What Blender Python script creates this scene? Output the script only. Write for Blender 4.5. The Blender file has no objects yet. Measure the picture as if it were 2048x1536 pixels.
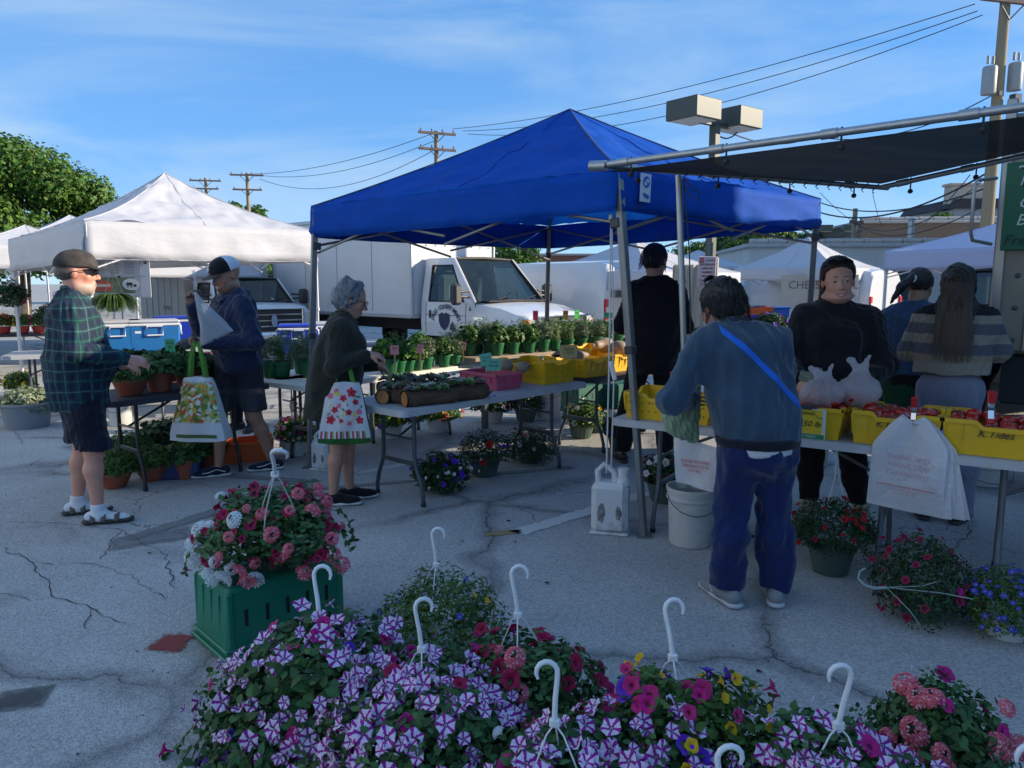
import bpy,math,random
import numpy as np
from mathutils import Vector,Matrix
from math import sin,cos,pi,radians
R=random.Random(7)
RNG=np.random.default_rng(11)
SC=bpy.context.scene
COL=SC.collection
CAMH,FPX,HOR=1.6,1500.0,565.0
PITCH=math.atan((768-HOR)/FPX)
cam=bpy.data.cameras.new('camera');camo=bpy.data.objects.new('camera',cam);COL.objects.link(camo)
cam.sensor_width=36.0;cam.lens=FPX/2048*36.0;cam.clip_start=0.05;cam.clip_end=3000
camo.location=(0,0,CAMH);camo.rotation_euler=(pi/2-PITCH,0,0)
SC.camera=camo
SUN_AZ=radians(86.5)
SUN_EL=radians(20)
SDIR=Vector((sin(SUN_AZ)*cos(SUN_EL),cos(SUN_AZ)*cos(SUN_EL),sin(SUN_EL)))
w=bpy.data.worlds.new('World');SC.world=w;w.use_nodes=True
nt=w.node_tree;bg=nt.nodes['Background']
sky=nt.nodes.new('ShaderNodeTexSky');sky.sky_type='NISHITA';sky.sun_disc=False
sky.sun_elevation=SUN_EL;sky.sun_rotation=SUN_AZ;sky.altitude=200;sky.air_density=0.6;sky.dust_density=0.0;sky.ozone_density=2.0
tc=nt.nodes.new('ShaderNodeTexCoord')
mp=nt.nodes.new('ShaderNodeMapping');mp.inputs['Scale'].default_value=(1.0,1.4,5.0);mp.inputs['Rotation'].default_value=(0.25,0.30,0.2)
n1=nt.nodes.new('ShaderNodeTexNoise');n1.inputs['Scale'].default_value=1.6;n1.inputs['Detail'].default_value=7;n1.inputs['Roughness'].default_value=.55;n1.inputs['Distortion'].default_value=.5
cr=nt.nodes.new('ShaderNodeValToRGB');cr.color_ramp.elements[0].position=.43;cr.color_ramp.elements[1].position=.76
cr.color_ramp.elements[0].color=(0,0,0,1);cr.color_ramp.elements[1].color=(.75,.75,.75,1)
mx=nt.nodes.new('ShaderNodeMixRGB');mx.inputs['Color2'].default_value=(1.05,1.36,1.58,1)
hs=nt.nodes.new('ShaderNodeHueSaturation');hs.inputs['Saturation'].default_value=2.25
L=nt.links.new
L(tc.outputs['Generated'],mp.inputs['Vector']);L(mp.outputs[0],n1.inputs['Vector']);L(n1.outputs['Fac'],cr.inputs[0])
L(cr.outputs[0],mx.inputs['Fac']);gm=nt.nodes.new('ShaderNodeGamma');gm.inputs['Gamma'].default_value=0.3;L(sky.outputs[0],gm.inputs['Color']);L(gm.outputs[0],hs.inputs['Color']);tn=nt.nodes.new('ShaderNodeMixRGB');tn.blend_type='MULTIPLY';tn.inputs[0].default_value=1;tn.inputs['Color2'].default_value=(.60,.82,1.08,1);L(hs.outputs[0],tn.inputs['Color1']);L(tn.outputs[0],mx.inputs['Color1']);L(mx.outputs[0],bg.inputs['Color'])
bg.inputs['Strength'].default_value=0.15
sl=bpy.data.lights.new('sun','SUN');so=bpy.data.objects.new('sun',sl);COL.objects.link(so)
sl.energy=2.0;sl.angle=radians(.53);sl.color=(1.0,.86,.66)
so.rotation_euler=SDIR.to_track_quat('Z','Y').to_euler();so.location=(6,-5,8)
vs=SC.view_settings;vs.view_transform='Standard';vs.look='None';vs.exposure=1.95;vs.gamma=1;vs.use_curve_mapping=False
def ray(px,py):
 cx=(px-1024)/FPX;cy=(768-py)/FPX
 return Vector((cx,cos(PITCH)+cy*sin(PITCH),-sin(PITCH)+cy*cos(PITCH)))
def hz(px,py,h=0.0):
 d=ray(px,py);t=(h-CAMH)/d.z
 return Vector((d.x*t,d.y*t,h))
def at(px,py,y):
 d=ray(px,py);t=y/d.y
 return Vector((d.x*t,y,CAMH+d.z*t))
def xat(px,y):
 return(px-1024)/FPX*y
GA=radians(43.5)
U=Vector((cos(GA),sin(GA),0));W=Vector((-sin(GA),cos(GA),0))
def tag(o,label=None,cat=None,group=None,kind=None):
 if label:o['label']=label
 if cat:o['category']=cat
 if group:o['group']=group
 if kind:o['kind']=kind
 return o
def empty(name,loc=(0,0,0),rz=0.0,label=None,cat=None,group=None):
 o=bpy.data.objects.new(name,None);COL.objects.link(o);o.location=loc;o.rotation_euler=(0,0,rz);o.empty_display_size=.1
 return tag(o,label,cat,group)
def mesh_np(name,v,f,smooth=True,mats=None,mi=None,fn=None):
 """v (n,3); f list of arrays (m,k)"""
 me=bpy.data.meshes.new(name)
 v=np.asarray(v,dtype=np.float32)
 if not isinstance(f,list):f=[f]
 f=[np.asarray(a,dtype=np.int32)for a in f if len(a)]
 loops=np.concatenate([a.ravel()for a in f]);tot=np.concatenate([np.full(len(a),a.shape[1],dtype=np.int32)for a in f])
 st=np.concatenate([[0],np.cumsum(tot)[:-1]]).astype(np.int32)
 me.vertices.add(len(v));me.vertices.foreach_set('co',v.ravel())
 me.loops.add(len(loops));me.loops.foreach_set('vertex_index',loops)
 me.polygons.add(len(tot));me.polygons.foreach_set('loop_start',st);me.polygons.foreach_set('loop_total',tot)
 if mi is not None:me.polygons.foreach_set('material_index',np.asarray(mi,dtype=np.int32))
 me.polygons.foreach_set('use_smooth',np.full(len(tot),smooth,dtype=bool))
 me.update(calc_edges=True)
 for m in(mats or[]):me.materials.append(m)
 return me
def link(name,me,parent=None,loc=None,rot=None,scale=None):
 o=bpy.data.objects.new(name,me);COL.objects.link(o)
 if parent:o.parent=parent
 if loc is not None:o.location=loc
 if rot is not None:o.rotation_euler=rot
 if scale is not None:o.scale=scale if hasattr(scale,'__len__')else(scale,)*3
 return o
def copy_tree(o,parent=None):
 c=o.copy();COL.objects.link(c);c.parent=parent
 for ch in list(o.children):copy_tree(ch,c)
 return c
class MB:
 """collects shapes into one mesh"""
 def __init__(s):s.v=[];s.f=[];s.m=[]
 def add(s,vs,fs,m=0):
  b=len(s.v);s.v+=[tuple(p)for p in vs]
  for f in fs:s.f.append(tuple(i+b for i in f));s.m.append(m)
  return s
 def box(s,c,d,ch=0.0,rot=None,m=0,top=1.0):
  hx,hy,hz_=d[0]/2,d[1]/2,d[2]/2
  ch=min(ch,hx*.9,hy*.9,hz_*.9)
  pts=[];fs=[]
  if ch<=0:
   for sz in(-1,1):
    t=top if sz>0 else 1
    for sx,sy in((-1,-1),(1,-1),(1,1),(-1,1)):pts.append((sx*hx*t,sy*hy*t,sz*hz_))
   fs=[(3,2,1,0),(4,5,6,7),(0,1,5,4),(1,2,6,5),(2,3,7,6),(3,0,4,7)]
  else:
   idx={}
   for sx in(-1,1):
    for sy in(-1,1):
     for sz in(-1,1):
      t=top if sz>0 else 1
      for ax in range(3):
       p=[sx*(hx*t-ch),sy*(hy*t-ch),sz*(hz_-ch)]
       p[ax]+=(sx,sy,sz)[ax]*ch
       idx[(sx,sy,sz,ax)]=len(pts);pts.append(tuple(p))
   def q(*k):
    fs.append(tuple(idx[a]for a in k))
   for ax in range(3):
    o1,o2=[(1,2),(0,2),(0,1)][ax]
    for sg in(-1,1):
     ks=[]
     for a,b in((-1,-1),(1,-1),(1,1),(-1,1)):
      t=[0,0,0];t[ax]=sg;t[o1]=a;t[o2]=b;ks.append((*t,ax))
     if(sg>0)!=(ax!=1):ks.reverse()
     q(*ks)
   for ax in range(3):
    o1,o2=[(1,2),(0,2),(0,1)][ax]
    for a in(-1,1):
     for b in(-1,1):
      t0=[0,0,0];t0[o1]=a;t0[o2]=b;t1=list(t0);t0[ax]=-1;t1[ax]=1
      ks=[(*t0,o1),(*t1,o1),(*t1,o2),(*t0,o2)]
      if(a*b>0)==(ax==1):ks.reverse()
      q(*ks)
   for sx in(-1,1):
    for sy in(-1,1):
     for sz in(-1,1):
      ks=[(sx,sy,sz,0),(sx,sy,sz,1),(sx,sy,sz,2)]
      if sx*sy*sz<0:ks.reverse()
      q(*ks)
  M=rot if rot is not None else Matrix.Identity(3)
  c=Vector(c)
  return s.add([c+M@Vector(p)for p in pts],fs,m)
 def tube(s,pts,r,n=8,m=0,caps=True,closed=False):
  pts=[Vector(p)for p in pts];N=len(pts)
  rs=r if hasattr(r,'__len__')else[r]*N
  ring=[];up=None
  for i,p in enumerate(pts):
   if closed:t=pts[(i+1)%N]-pts[i-1]
   else:t=pts[min(i+1,N-1)]-pts[max(i-1,0)]
   if t.length<1e-9:t=Vector((0,0,1))
   t.normalize()
   if up is None:
    up=Vector((0,0,1))if abs(t.z)<.9 else Vector((1,0,0))
   a=(up-t*up.dot(t)).normalized();up=a;b=t.cross(a)
   ring.append([p+(a*cos(2*pi*k/n)+b*sin(2*pi*k/n))*rs[i]for k in range(n)])
  vs=[q for g in ring for q in g];fs=[]
  for i in range(N if closed else N-1):
   j=(i+1)%N
   for k in range(n):fs.append((i*n+k,i*n+(k+1)%n,j*n+(k+1)%n,j*n+k))
  if caps and not closed:fs.append(tuple(range(n))[::-1]);fs.append(tuple((N-1)*n+k for k in range(n)))
  return s.add(vs,fs,m)
 def cyl(s,a,b,r0,r1=None,n=16,m=0,caps=True):return s.tube([a,b],[r0,r0 if r1 is None else r1],n,m,caps)
 def lathe(s,prof,n=24,c=(0,0,0),m=0,axis=None,sx=1,sy=1):
  vs=[];fs=[];c=Vector(c)
  for r,z in prof:
   for k in range(n):
    a=2*pi*k/n;vs.append(c+Vector((r*cos(a)*sx,r*sin(a)*sy,z)))
  for i in range(len(prof)-1):
   for k in range(n):fs.append((i*n+k,i*n+(k+1)%n,(i+1)*n+(k+1)%n,(i+1)*n+k))
  if axis is not None:
   q=Vector((0,0,1)).rotation_difference(Vector(axis));vs=[c+q@(v-c)for v in vs]
  return s.add(vs,fs,m)
 def prism(s,poly,a,b,ax='y',m=0):
  """poly of 2-D points extruded between a and b along an axis"""
  def P(p,t):return{'y':(p[0],t,p[1]),'x':(t,p[0],p[1]),'z':(p[0],p[1],t)}[ax]
  n=len(poly);vs=[P(p,a)for p in poly]+[P(p,b)for p in poly]
  fs=[tuple(range(n))[::-1],tuple(range(n,2*n))]+[(i,(i+1)%n,n+(i+1)%n,n+i)for i in range(n)]
  if ax=='y':fs=[f[::-1]for f in fs]
  return s.add(vs,fs,m)
 def grid(s,fn,nu,nv,m=0):
  vs=[fn(i/nu,j/nv)for j in range(nv+1)for i in range(nu+1)]
  fs=[(j*(nu+1)+i,j*(nu+1)+i+1,(j+1)*(nu+1)+i+1,(j+1)*(nu+1)+i)for j in range(nv)for i in range(nu)]
  return s.add(vs,fs,m)
 def mesh(s,name,mats,smooth=False):
  me=bpy.data.meshes.new(name);me.from_pydata(s.v,[],s.f)
  for m in(mats if isinstance(mats,(list,tuple))else[mats]):me.materials.append(m)
  me.polygons.foreach_set('material_index',s.m)
  me.polygons.foreach_set('use_smooth',[bool(smooth)]*len(s.f))
  me.update()
  if smooth and smooth!='full':
   try:me.set_sharp_from_angle(angle=radians(38))
   except Exception:pass
  return me
 def build(s,name,mats,parent=None,smooth=False,loc=None,rot=None):
  return link(name,s.mesh(name,mats,smooth),parent,loc,rot)
MATS={}
def mat(name,col=(.5,.5,.5),rough=.6,metal=0.0,var=0.0,vscale=6.0,bump=0.0,bscale=60.0,spec=.5,trans=0.0,island=0.0,dirt=None,dscale=3.0,damt=.5,sheen=0.0,coat=0.0,vcol=False,alpha=1.0,stretch=None,hue=0.0):
 if name in MATS:return MATS[name]
 m=bpy.data.materials.new(name);m.use_nodes=True;MATS[name]=m
 t=m.node_tree;N=t.nodes;Lk=t.links.new;b=N['Principled BSDF']
 b.inputs['Roughness'].default_value=rough;b.inputs['Metallic'].default_value=metal
 b.inputs['Specular IOR Level'].default_value=spec
 if sheen:b.inputs['Sheen Weight'].default_value=sheen;b.inputs['Sheen Roughness'].default_value=.5
 if coat:b.inputs['Coat Weight'].default_value=coat;b.inputs['Coat Roughness'].default_value=.08
 c=N.new('ShaderNodeRGB');c.outputs[0].default_value=(*col,1);out=c.outputs[0]
 tc=N.new('ShaderNodeTexCoord');vec=tc.outputs['Object']
 if stretch:
  mpn=N.new('ShaderNodeMapping');mpn.inputs['Scale'].default_value=stretch;Lk(vec,mpn.inputs['Vector']);vec=mpn.outputs[0]
 if vcol:
  at_=N.new('ShaderNodeAttribute');at_.attribute_name='col';out=at_.outputs['Color']
 if var>0:
  no=N.new('ShaderNodeTexNoise');no.inputs['Scale'].default_value=vscale;no.inputs['Detail'].default_value=6;no.inputs['Roughness'].default_value=.6
  Lk(vec,no.inputs['Vector'])
  mr=N.new('ShaderNodeMapRange');mr.inputs['From Min'].default_value=.25;mr.inputs['From Max'].default_value=.75;mr.inputs['To Min'].default_value=1-var;mr.inputs['To Max'].default_value=1+var
  Lk(no.outputs['Fac'],mr.inputs['Value'])
  mu=N.new('ShaderNodeVectorMath');mu.operation='SCALE';Lk(out,mu.inputs[0]);Lk(mr.outputs[0],mu.inputs['Scale']);out=mu.outputs[0]
 if island>0:
  ge=N.new('ShaderNodeNewGeometry');mr=N.new('ShaderNodeMapRange');mr.inputs['To Min'].default_value=1-island;mr.inputs['To Max'].default_value=1+island
  Lk(ge.outputs['Random Per Island'],mr.inputs['Value'])
  mu=N.new('ShaderNodeVectorMath');mu.operation='SCALE';Lk(out,mu.inputs[0]);Lk(mr.outputs[0],mu.inputs['Scale']);out=mu.outputs[0]
  if hue:
   h_=N.new('ShaderNodeHueSaturation');mh=N.new('ShaderNodeMath');mh.operation='MULTIPLY';mh.inputs[1].default_value=7.31;Lk(ge.outputs['Random Per Island'],mh.inputs[0])
   fr_=N.new('ShaderNodeMath');fr_.operation='FRACT';Lk(mh.outputs[0],fr_.inputs[0])
   m2=N.new('ShaderNodeMapRange');m2.inputs['To Min'].default_value=.5-hue;m2.inputs['To Max'].default_value=.5+hue;Lk(fr_.outputs[0],m2.inputs['Value'])
   Lk(m2.outputs[0],h_.inputs['Hue']);Lk(out,h_.inputs['Color']);out=h_.outputs[0]
 if dirt:
  no=N.new('ShaderNodeTexNoise');no.inputs['Scale'].default_value=dscale;no.inputs['Detail'].default_value=8;no.inputs['Roughness'].default_value=.7
  Lk(vec,no.inputs['Vector'])
  mr=N.new('ShaderNodeMapRange');mr.inputs['From Min'].default_value=.5;mr.inputs['From Max'].default_value=.75;mr.inputs['To Max'].default_value=damt
  Lk(no.outputs['Fac'],mr.inputs['Value'])
  mi=N.new('ShaderNodeMixRGB');mi.inputs['Color2'].default_value=(*dirt,1);Lk(mr.outputs[0],mi.inputs['Fac']);Lk(out,mi.inputs['Color1']);out=mi.outputs[0]
 Lk(out,b.inputs['Base Color'])
 if bump>0:
  nb=N.new('ShaderNodeTexNoise');nb.inputs['Scale'].default_value=bscale;nb.inputs['Detail'].default_value=5
  Lk(vec,nb.inputs['Vector'])
  bu=N.new('ShaderNodeBump');bu.inputs['Strength'].default_value=bump;bu.inputs['Distance'].default_value=.01
  Lk(nb.outputs['Fac'],bu.inputs['Height']);Lk(bu.outputs[0],b.inputs['Normal'])
 if trans>0:
  tr=N.new('ShaderNodeBsdfTranslucent');Lk(out,tr.inputs['Color'])
  ms=N.new('ShaderNodeMixShader');ms.inputs[0].default_value=trans
  Lk(b.outputs[0],ms.inputs[1]);Lk(tr.outputs[0],ms.inputs[2]);Lk(ms.outputs[0],N['Material Output'].inputs['Surface'])
 if alpha<1:
  tp=N.new('ShaderNodeBsdfTransparent');ms=N.new('ShaderNodeMixShader');ms.inputs[0].default_value=alpha
  src=N['Material Output'].inputs['Surface'].links[0].from_socket
  Lk(tp.outputs[0],ms.inputs[1]);Lk(src,ms.inputs[2]);Lk(ms.outputs[0],N['Material Output'].inputs['Surface'])
 return m
def glassy(name,tint=(.25,.33,.34),alpha=.45):
 if name in MATS:return MATS[name]
 m=bpy.data.materials.new(name);m.use_nodes=True;MATS[name]=m
 t=m.node_tree;N=t.nodes;Lk=t.links.new;N.remove(N['Principled BSDF'])
 tp=N.new('ShaderNodeBsdfTransparent');tp.inputs[0].default_value=(*tint,1)
 gl=N.new('ShaderNodeBsdfGlossy');gl.inputs['Roughness'].default_value=.03
 fr_=N.new('ShaderNodeMath');fr_.operation='POWER';fr_.inputs[1].default_value=3.5;lw=N.new('ShaderNodeLayerWeight');Lk(lw.outputs['Facing'],fr_.inputs[0])
 mr=N.new('ShaderNodeMapRange');mr.inputs['To Min'].default_value=.06;mr.inputs['To Max'].default_value=.8;Lk(fr_.outputs[0],mr.inputs['Value'])
 ms=N.new('ShaderNodeMixShader');Lk(mr.outputs[0],ms.inputs[0]);Lk(tp.outputs[0],ms.inputs[1]);Lk(gl.outputs[0],ms.inputs[2])
 Lk(ms.outputs[0],N['Material Output'].inputs['Surface'])
 return m
WHITE_PL=mat('white_plastic',(.72,.73,.74),.4,var=.05,dirt=(.35,.33,.30),damt=.25)
BLACK_PL=mat('black_plastic',(.02,.02,.022),.45,var=.15)
STEEL=mat('galvanised_steel',(.42,.43,.44),.38,.85,var=.12,vscale=20)
GREYTUBE=mat('grey_painted_tube',(.13,.145,.16),.4,.2,var=.1)
DARKSTEEL=mat('dark_steel_tube',(.07,.085,.10),.4,.3,var=.1)
ALU=mat('brushed_aluminium',(.50,.49,.46),.36,.9,var=.10,vscale=4,bump=.05,bscale=200,stretch=(1,1,12))
WOOD=mat('weathered_wood',(.34,.26,.19),.8,var=.3,vscale=5,stretch=(1,12,12),bump=.3,bscale=30,dirt=(.16,.13,.11),damt=.5)
INK=mat('black_ink',(.015,.015,.02),.6)
GREENLEAF=mat('leaf_green',(.055,.12,.028),.5,trans=.22,island=.45,hue=.02,spec=.35)
ROPE=mat('white_rope',(.6,.6,.58),.8)
def ink(name,c):return mat('print_'+name,c,.55)
def text_mesh(s,size,mt,ext=.0015,align='CENTER',shear=0.0,space=1.0,off=0.0):
 cu=bpy.data.curves.new('lettering','FONT');cu.body=s;cu.size=size;cu.extrude=ext;cu.align_x=align;cu.align_y='CENTER';cu.shear=shear;cu.space_character=space;cu.resolution_u=2;cu.offset=off
 o=bpy.data.objects.new('lettering',cu);COL.objects.link(o)
 dg=bpy.context.evaluated_depsgraph_get();me=bpy.data.meshes.new_from_object(o.evaluated_get(dg))
 bpy.data.objects.remove(o);bpy.data.curves.remove(cu)
 me.materials.clear();me.materials.append(mt)
 return me
def put_text(s,size,mt,parent,loc,rot=(pi/2,0,0),name='lettering',**k):
 """text facing -Y of its parent by default"""
 return link(name,text_mesh(s,size,mt,**k),parent,loc,rot)
def frames(nrm,spin):
 """orthonormal frames with z = nrm, random spin"""
 n=nrm/np.linalg.norm(nrm,axis=1,keepdims=True)
 a=np.where(np.abs(n[:,2:3])<.9,np.array([[0,0,1.]]),np.array([[1.,0,0]]))
 x=np.cross(a,n);x/=np.linalg.norm(x,axis=1,keepdims=True);y=np.cross(n,x)
 c,s_=np.cos(spin)[:,None],np.sin(spin)[:,None]
 X=x*c+y*s_;Y=-x*s_+y*c
 return np.stack([X,Y,n],axis=2)
def scatter(tv,tf,pos,F,sc):
 """tv (k,3) template, tf list of (m,q) faces -> verts, faces"""
 sc=sc[:,None,None]if sc.ndim==1 else sc[:,None,:]
 V=np.einsum('nij,nkj->nki',F,tv[None]*sc)+pos[:,None,:]
 n,k=len(pos),len(tv)
 off=(np.arange(n)*k)[:,None,None]
 return V.reshape(-1,3),[(t[None]+off).reshape(-1,t.shape[1])for t in tf]
def leaf_t(l=1.0,w=.5,fold=.12,droop=.25):
 """leaf growing along +x from origin, lying in xy"""
 xs=[0,.28,.62,1.0];ws=[0.05,.48,.42,0.0]
 v=[]
 for x,ww in zip(xs,ws):
  z=-droop*x*x
  v+=[(x*l,-ww*w*1.0,z+fold*ww),(x*l,0,z),(x*l,ww*w,z+fold*ww)]
 f=[]
 for i in range(3):
  b=i*3;f+=[(b,b+3,b+4,b+1),(b+1,b+4,b+5,b+2)]
 return np.array(v,float),[np.array(f)]
LEAF=leaf_t(1,.62);LEAF_N=leaf_t(1,.22,.05,.4);LEAF_R=leaf_t(1,.95,.2,.3)
def dirs(n,zmin=-1.0,rng=RNG):
 z=rng.uniform(zmin,1,n);a=rng.uniform(0,2*pi,n);r=np.sqrt(1-z*z)
 return np.stack([r*np.cos(a),r*np.sin(a),z],1)
def lump(d,seed,amp=.18,k=2.6):
 g=np.random.default_rng(seed);s=np.zeros(len(d))
 for i in range(6):
  kv=g.normal(size=3)*k*(1+.35*i);s+=np.sin(d@kv+g.uniform(0,6.28))/(1+.5*i)
 return 1+amp*s/2
def foliage(seed,n,rx,rz,size,t=LEAF,zmin=-.45,inner=.45,amp=.18,up=.35,zc=0.0,jit=.55):
 g=np.random.default_rng(seed);d=dirs(n,zmin,g)
 rad=lump(d,seed,amp)*(inner+(1-inner)*g.uniform(0,1,n)**.45)
 pos=d*rad[:,None]*np.array([rx,rx,rz]);pos[:,2]+=zc
 nr=d*1.0+g.normal(size=(n,3))*jit;nr[:,2]+=up
 F=frames(nr,g.uniform(0,2*pi,n))
 sc=size*g.uniform(.55,1.25,n)
 return scatter(t[0],t[1],pos,F,sc)
# the ground
def asphalt():
 m=bpy.data.materials.new('asphalt');m.use_nodes=True;t=m.node_tree;N=t.nodes;Lk=t.links.new;b=N['Principled BSDF']
 b.inputs['Roughness'].default_value=.9;b.inputs['Specular IOR Level'].default_value=.3
 tc=N.new('ShaderNodeTexCoord');V0=tc.outputs['Object']
 def noise(sc,det=4,ro=.6,dist=0,vec=V0):
  n=N.new('ShaderNodeTexNoise');n.inputs['Scale'].default_value=sc;n.inputs['Detail'].default_value=det;n.inputs['Roughness'].default_value=ro;n.inputs['Distortion'].default_value=dist;Lk(vec,n.inputs['Vector']);return n
 def rng(src,a,b_,c=0,d=1):
  r=N.new('ShaderNodeMapRange');r.inputs['From Min'].default_value=a;r.inputs['From Max'].default_value=b_;r.inputs['To Min'].default_value=c;r.inputs['To Max'].default_value=d;Lk(src,r.inputs['Value']);return r.outputs[0]
 def mix(f,a,b_,mode='MIX'):
  x=N.new('ShaderNodeMixRGB');x.blend_type=mode
  if isinstance(f,float):x.inputs[0].default_value=f
  else:Lk(f,x.inputs[0])
  for i,s in((1,a),(2,b_)):
   if isinstance(s,tuple):x.inputs[i].default_value=(*s,1)
   else:Lk(s,x.inputs[i])
  return x.outputs[0]
 def math_(op,a,b_=None):
  x=N.new('ShaderNodeMath');x.operation=op
  for i,s in((0,a),(1,b_)):
   if s is None:continue
   if isinstance(s,(int,float)):x.inputs[i].default_value=s
   else:Lk(s,x.inputs[i])
  return x.outputs[0]
 vo=N.new('ShaderNodeTexVoronoi');vo.inputs['Scale'].default_value=115;Lk(V0,vo.inputs['Vector'])
 sep=N.new('ShaderNodeSeparateColor');Lk(vo.outputs['Color'],sep.inputs[0])
 stone=rng(sep.outputs[0],0,1,.76,1.22)
 base=mix(rng(noise(.9,5).outputs['Fac'],.35,.65),(.38,.375,.365),(.47,.465,.45))
 base=mix(rng(noise(.22,4,.5,.6).outputs['Fac'],.42,.66,0,.5),base,(.29,.29,.28))
 sc=N.new('ShaderNodeVectorMath');sc.operation='SCALE';Lk(base,sc.inputs[0]);Lk(stone,sc.inputs['Scale']);col=sc.outputs[0]
 spk=noise(260,2)
 col=mix(rng(spk.outputs['Fac'],.60,.72,0,.6),col,(.09,.09,.09))
 nd=noise(2.2,5,.65);wv=N.new('ShaderNodeVectorMath');wv.operation='MULTIPLY_ADD';wv.inputs[1].default_value=(.35,.35,.35);Lk(nd.outputs['Color'],wv.inputs[0]);Lk(V0,wv.inputs[2])
 def cracks(scale,w0,w1,lo,hi,msk):
  v=N.new('ShaderNodeTexVoronoi');v.feature='DISTANCE_TO_EDGE';v.inputs['Scale'].default_value=scale;Lk(wv.outputs[0],v.inputs['Vector'])
  return math_('MULTIPLY',rng(v.outputs[0],w0,w1,1,0),rng(noise(msk,3).outputs['Fac'],lo,hi))
 c1=cracks(.55,.001,.0035,.46,.56,.35);c2=cracks(1.7,.003,.010,.54,.62,.5)
 c3=math_('MULTIPLY',cracks(.55,.006,.05,.40,.50,.35),.45)
 ck=math_('MAXIMUM',c1,c2)
 col=mix(math_('MULTIPLY',c3,1.0),col,(.06,.06,.06));col=mix(math_('MULTIPLY',ck,.55),col,(.014,.014,.015))
 Lk(col,b.inputs['Base Color'])
 bu=N.new('ShaderNodeBump');bu.inputs['Strength'].default_value=.7;bu.inputs['Distance'].default_value=.006;hh=math_('SUBTRACT',math_('MULTIPLY',rng(vo.outputs['Distance'],0,.6,1,0),.6),math_('MULTIPLY',ck,2.0));Lk(hh,bu.inputs['Height']);Lk(bu.outputs[0],b.inputs['Normal'])
 return m
m=MB();m.add([(-400,-60,0),(400,-60,0),(400,700,0),(-400,700,0)],[(0,1,2,3)])
tag(m.build('ground',asphalt()),kind='structure')
def worn(name,col,thr=.5,sc=9,soft=.08):
 m=bpy.data.materials.new(name);m.use_nodes=True;t=m.node_tree;N=t.nodes;Lk=t.links.new;b=N['Principled BSDF'];b.inputs['Base Color'].default_value=(*col,1);b.inputs['Roughness'].default_value=.85
 tc=N.new('ShaderNodeTexCoord');n=N.new('ShaderNodeTexNoise');n.inputs['Scale'].default_value=sc;n.inputs['Detail'].default_value=9;n.inputs['Roughness'].default_value=.75;Lk(tc.outputs['Object'],n.inputs['Vector'])
 at_=N.new('ShaderNodeAttribute');at_.attribute_name='edge';ad=N.new('ShaderNodeMath');ad.operation='MULTIPLY_ADD';ad.inputs[1].default_value=.35;Lk(at_.outputs['Fac'],ad.inputs[0]);Lk(n.outputs['Fac'],ad.inputs[2])
 r=N.new('ShaderNodeMapRange');r.inputs['From Min'].default_value=thr+.175-soft;r.inputs['From Max'].default_value=thr+.175+soft;Lk(ad.outputs[0],r.inputs['Value'])
 tp=N.new('ShaderNodeBsdfTransparent');ms=N.new('ShaderNodeMixShader');Lk(r.outputs[0],ms.inputs[0]);Lk(tp.outputs[0],ms.inputs[1]);Lk(b.outputs[0],ms.inputs[2]);Lk(ms.outputs[0],N['Material Output'].inputs['Surface']);return m
def patch(name,a,b,wd,mt,z=.004,n=24,k=6,jag=.02):
 """strip from a to b with soft worn borders (attribute edge 0 at the border, 1 in the middle)"""
 a=Vector(a);b=Vector(b);d=(b-a);s=Vector((-d.y,d.x,0)).normalized();vs=[];ed=[];g=random.Random(3)
 for i in range(n+1):
  for j in range(k+1):
   t_=i/n;u=(j/k-.5);p=a+d*t_+s*wd*(u+g.uniform(-jag,jag));vs.append((p.x,p.y,z));ed.append(min(1,3*min(t_*d.length/wd,(1-t_)*d.length/wd,.5-abs(u))))
 fs=[(i*(k+1)+j,(i+1)*(k+1)+j,(i+1)*(k+1)+j+1,i*(k+1)+j+1)for i in range(n)for j in range(k)]
 me=bpy.data.meshes.new(name);me.from_pydata(vs,[],fs);me.materials.append(mt);at_=me.attributes.new('edge','FLOAT','POINT');at_.data.foreach_set('value',ed);me.update()
 return tag(link(name,me),kind='structure')
WL=worn('worn_white_paint',(.50,.50,.48),.44);TAR=worn('tar_stain',(.21,.21,.205),.47,4.0,.2)
patch('painted_line',hz(700,950),hz(1330,828),.13,WL)
patch('painted_line',hz(1030,1068),hz(1300,985),.14,worn('worn_white_paint_b',(.55,.55,.53),.36));patch('painted_line',hz(965,1070),hz(1045,1064),.10,worn('worn_yellow_paint',(.30,.22,.10),.47))
patch('oil_stain',hz(-20,1408),hz(100,1392),.17,worn('oil_stain',(.08,.08,.08),.45,7,.3),.004)
patch('red_paint_patch',hz(306,1285),hz(384,1288),.19,worn('red_ground_paint',(.26,.045,.04),.40,14),.004)
patch('tar_seam',hz(250,1080),hz(560,985),.16,TAR,.0045);patch('tar_seam',hz(215,1090),hz(385,1065),.28,TAR,.004);patch('tar_seam',hz(560,985),hz(1150,935),.10,TAR,.0045)
patch('tar_seam',hz(290,940),hz(640,965),.12,TAR,.004)
CRK=mat('crack_dark',(.035,.035,.036),.95)
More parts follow.
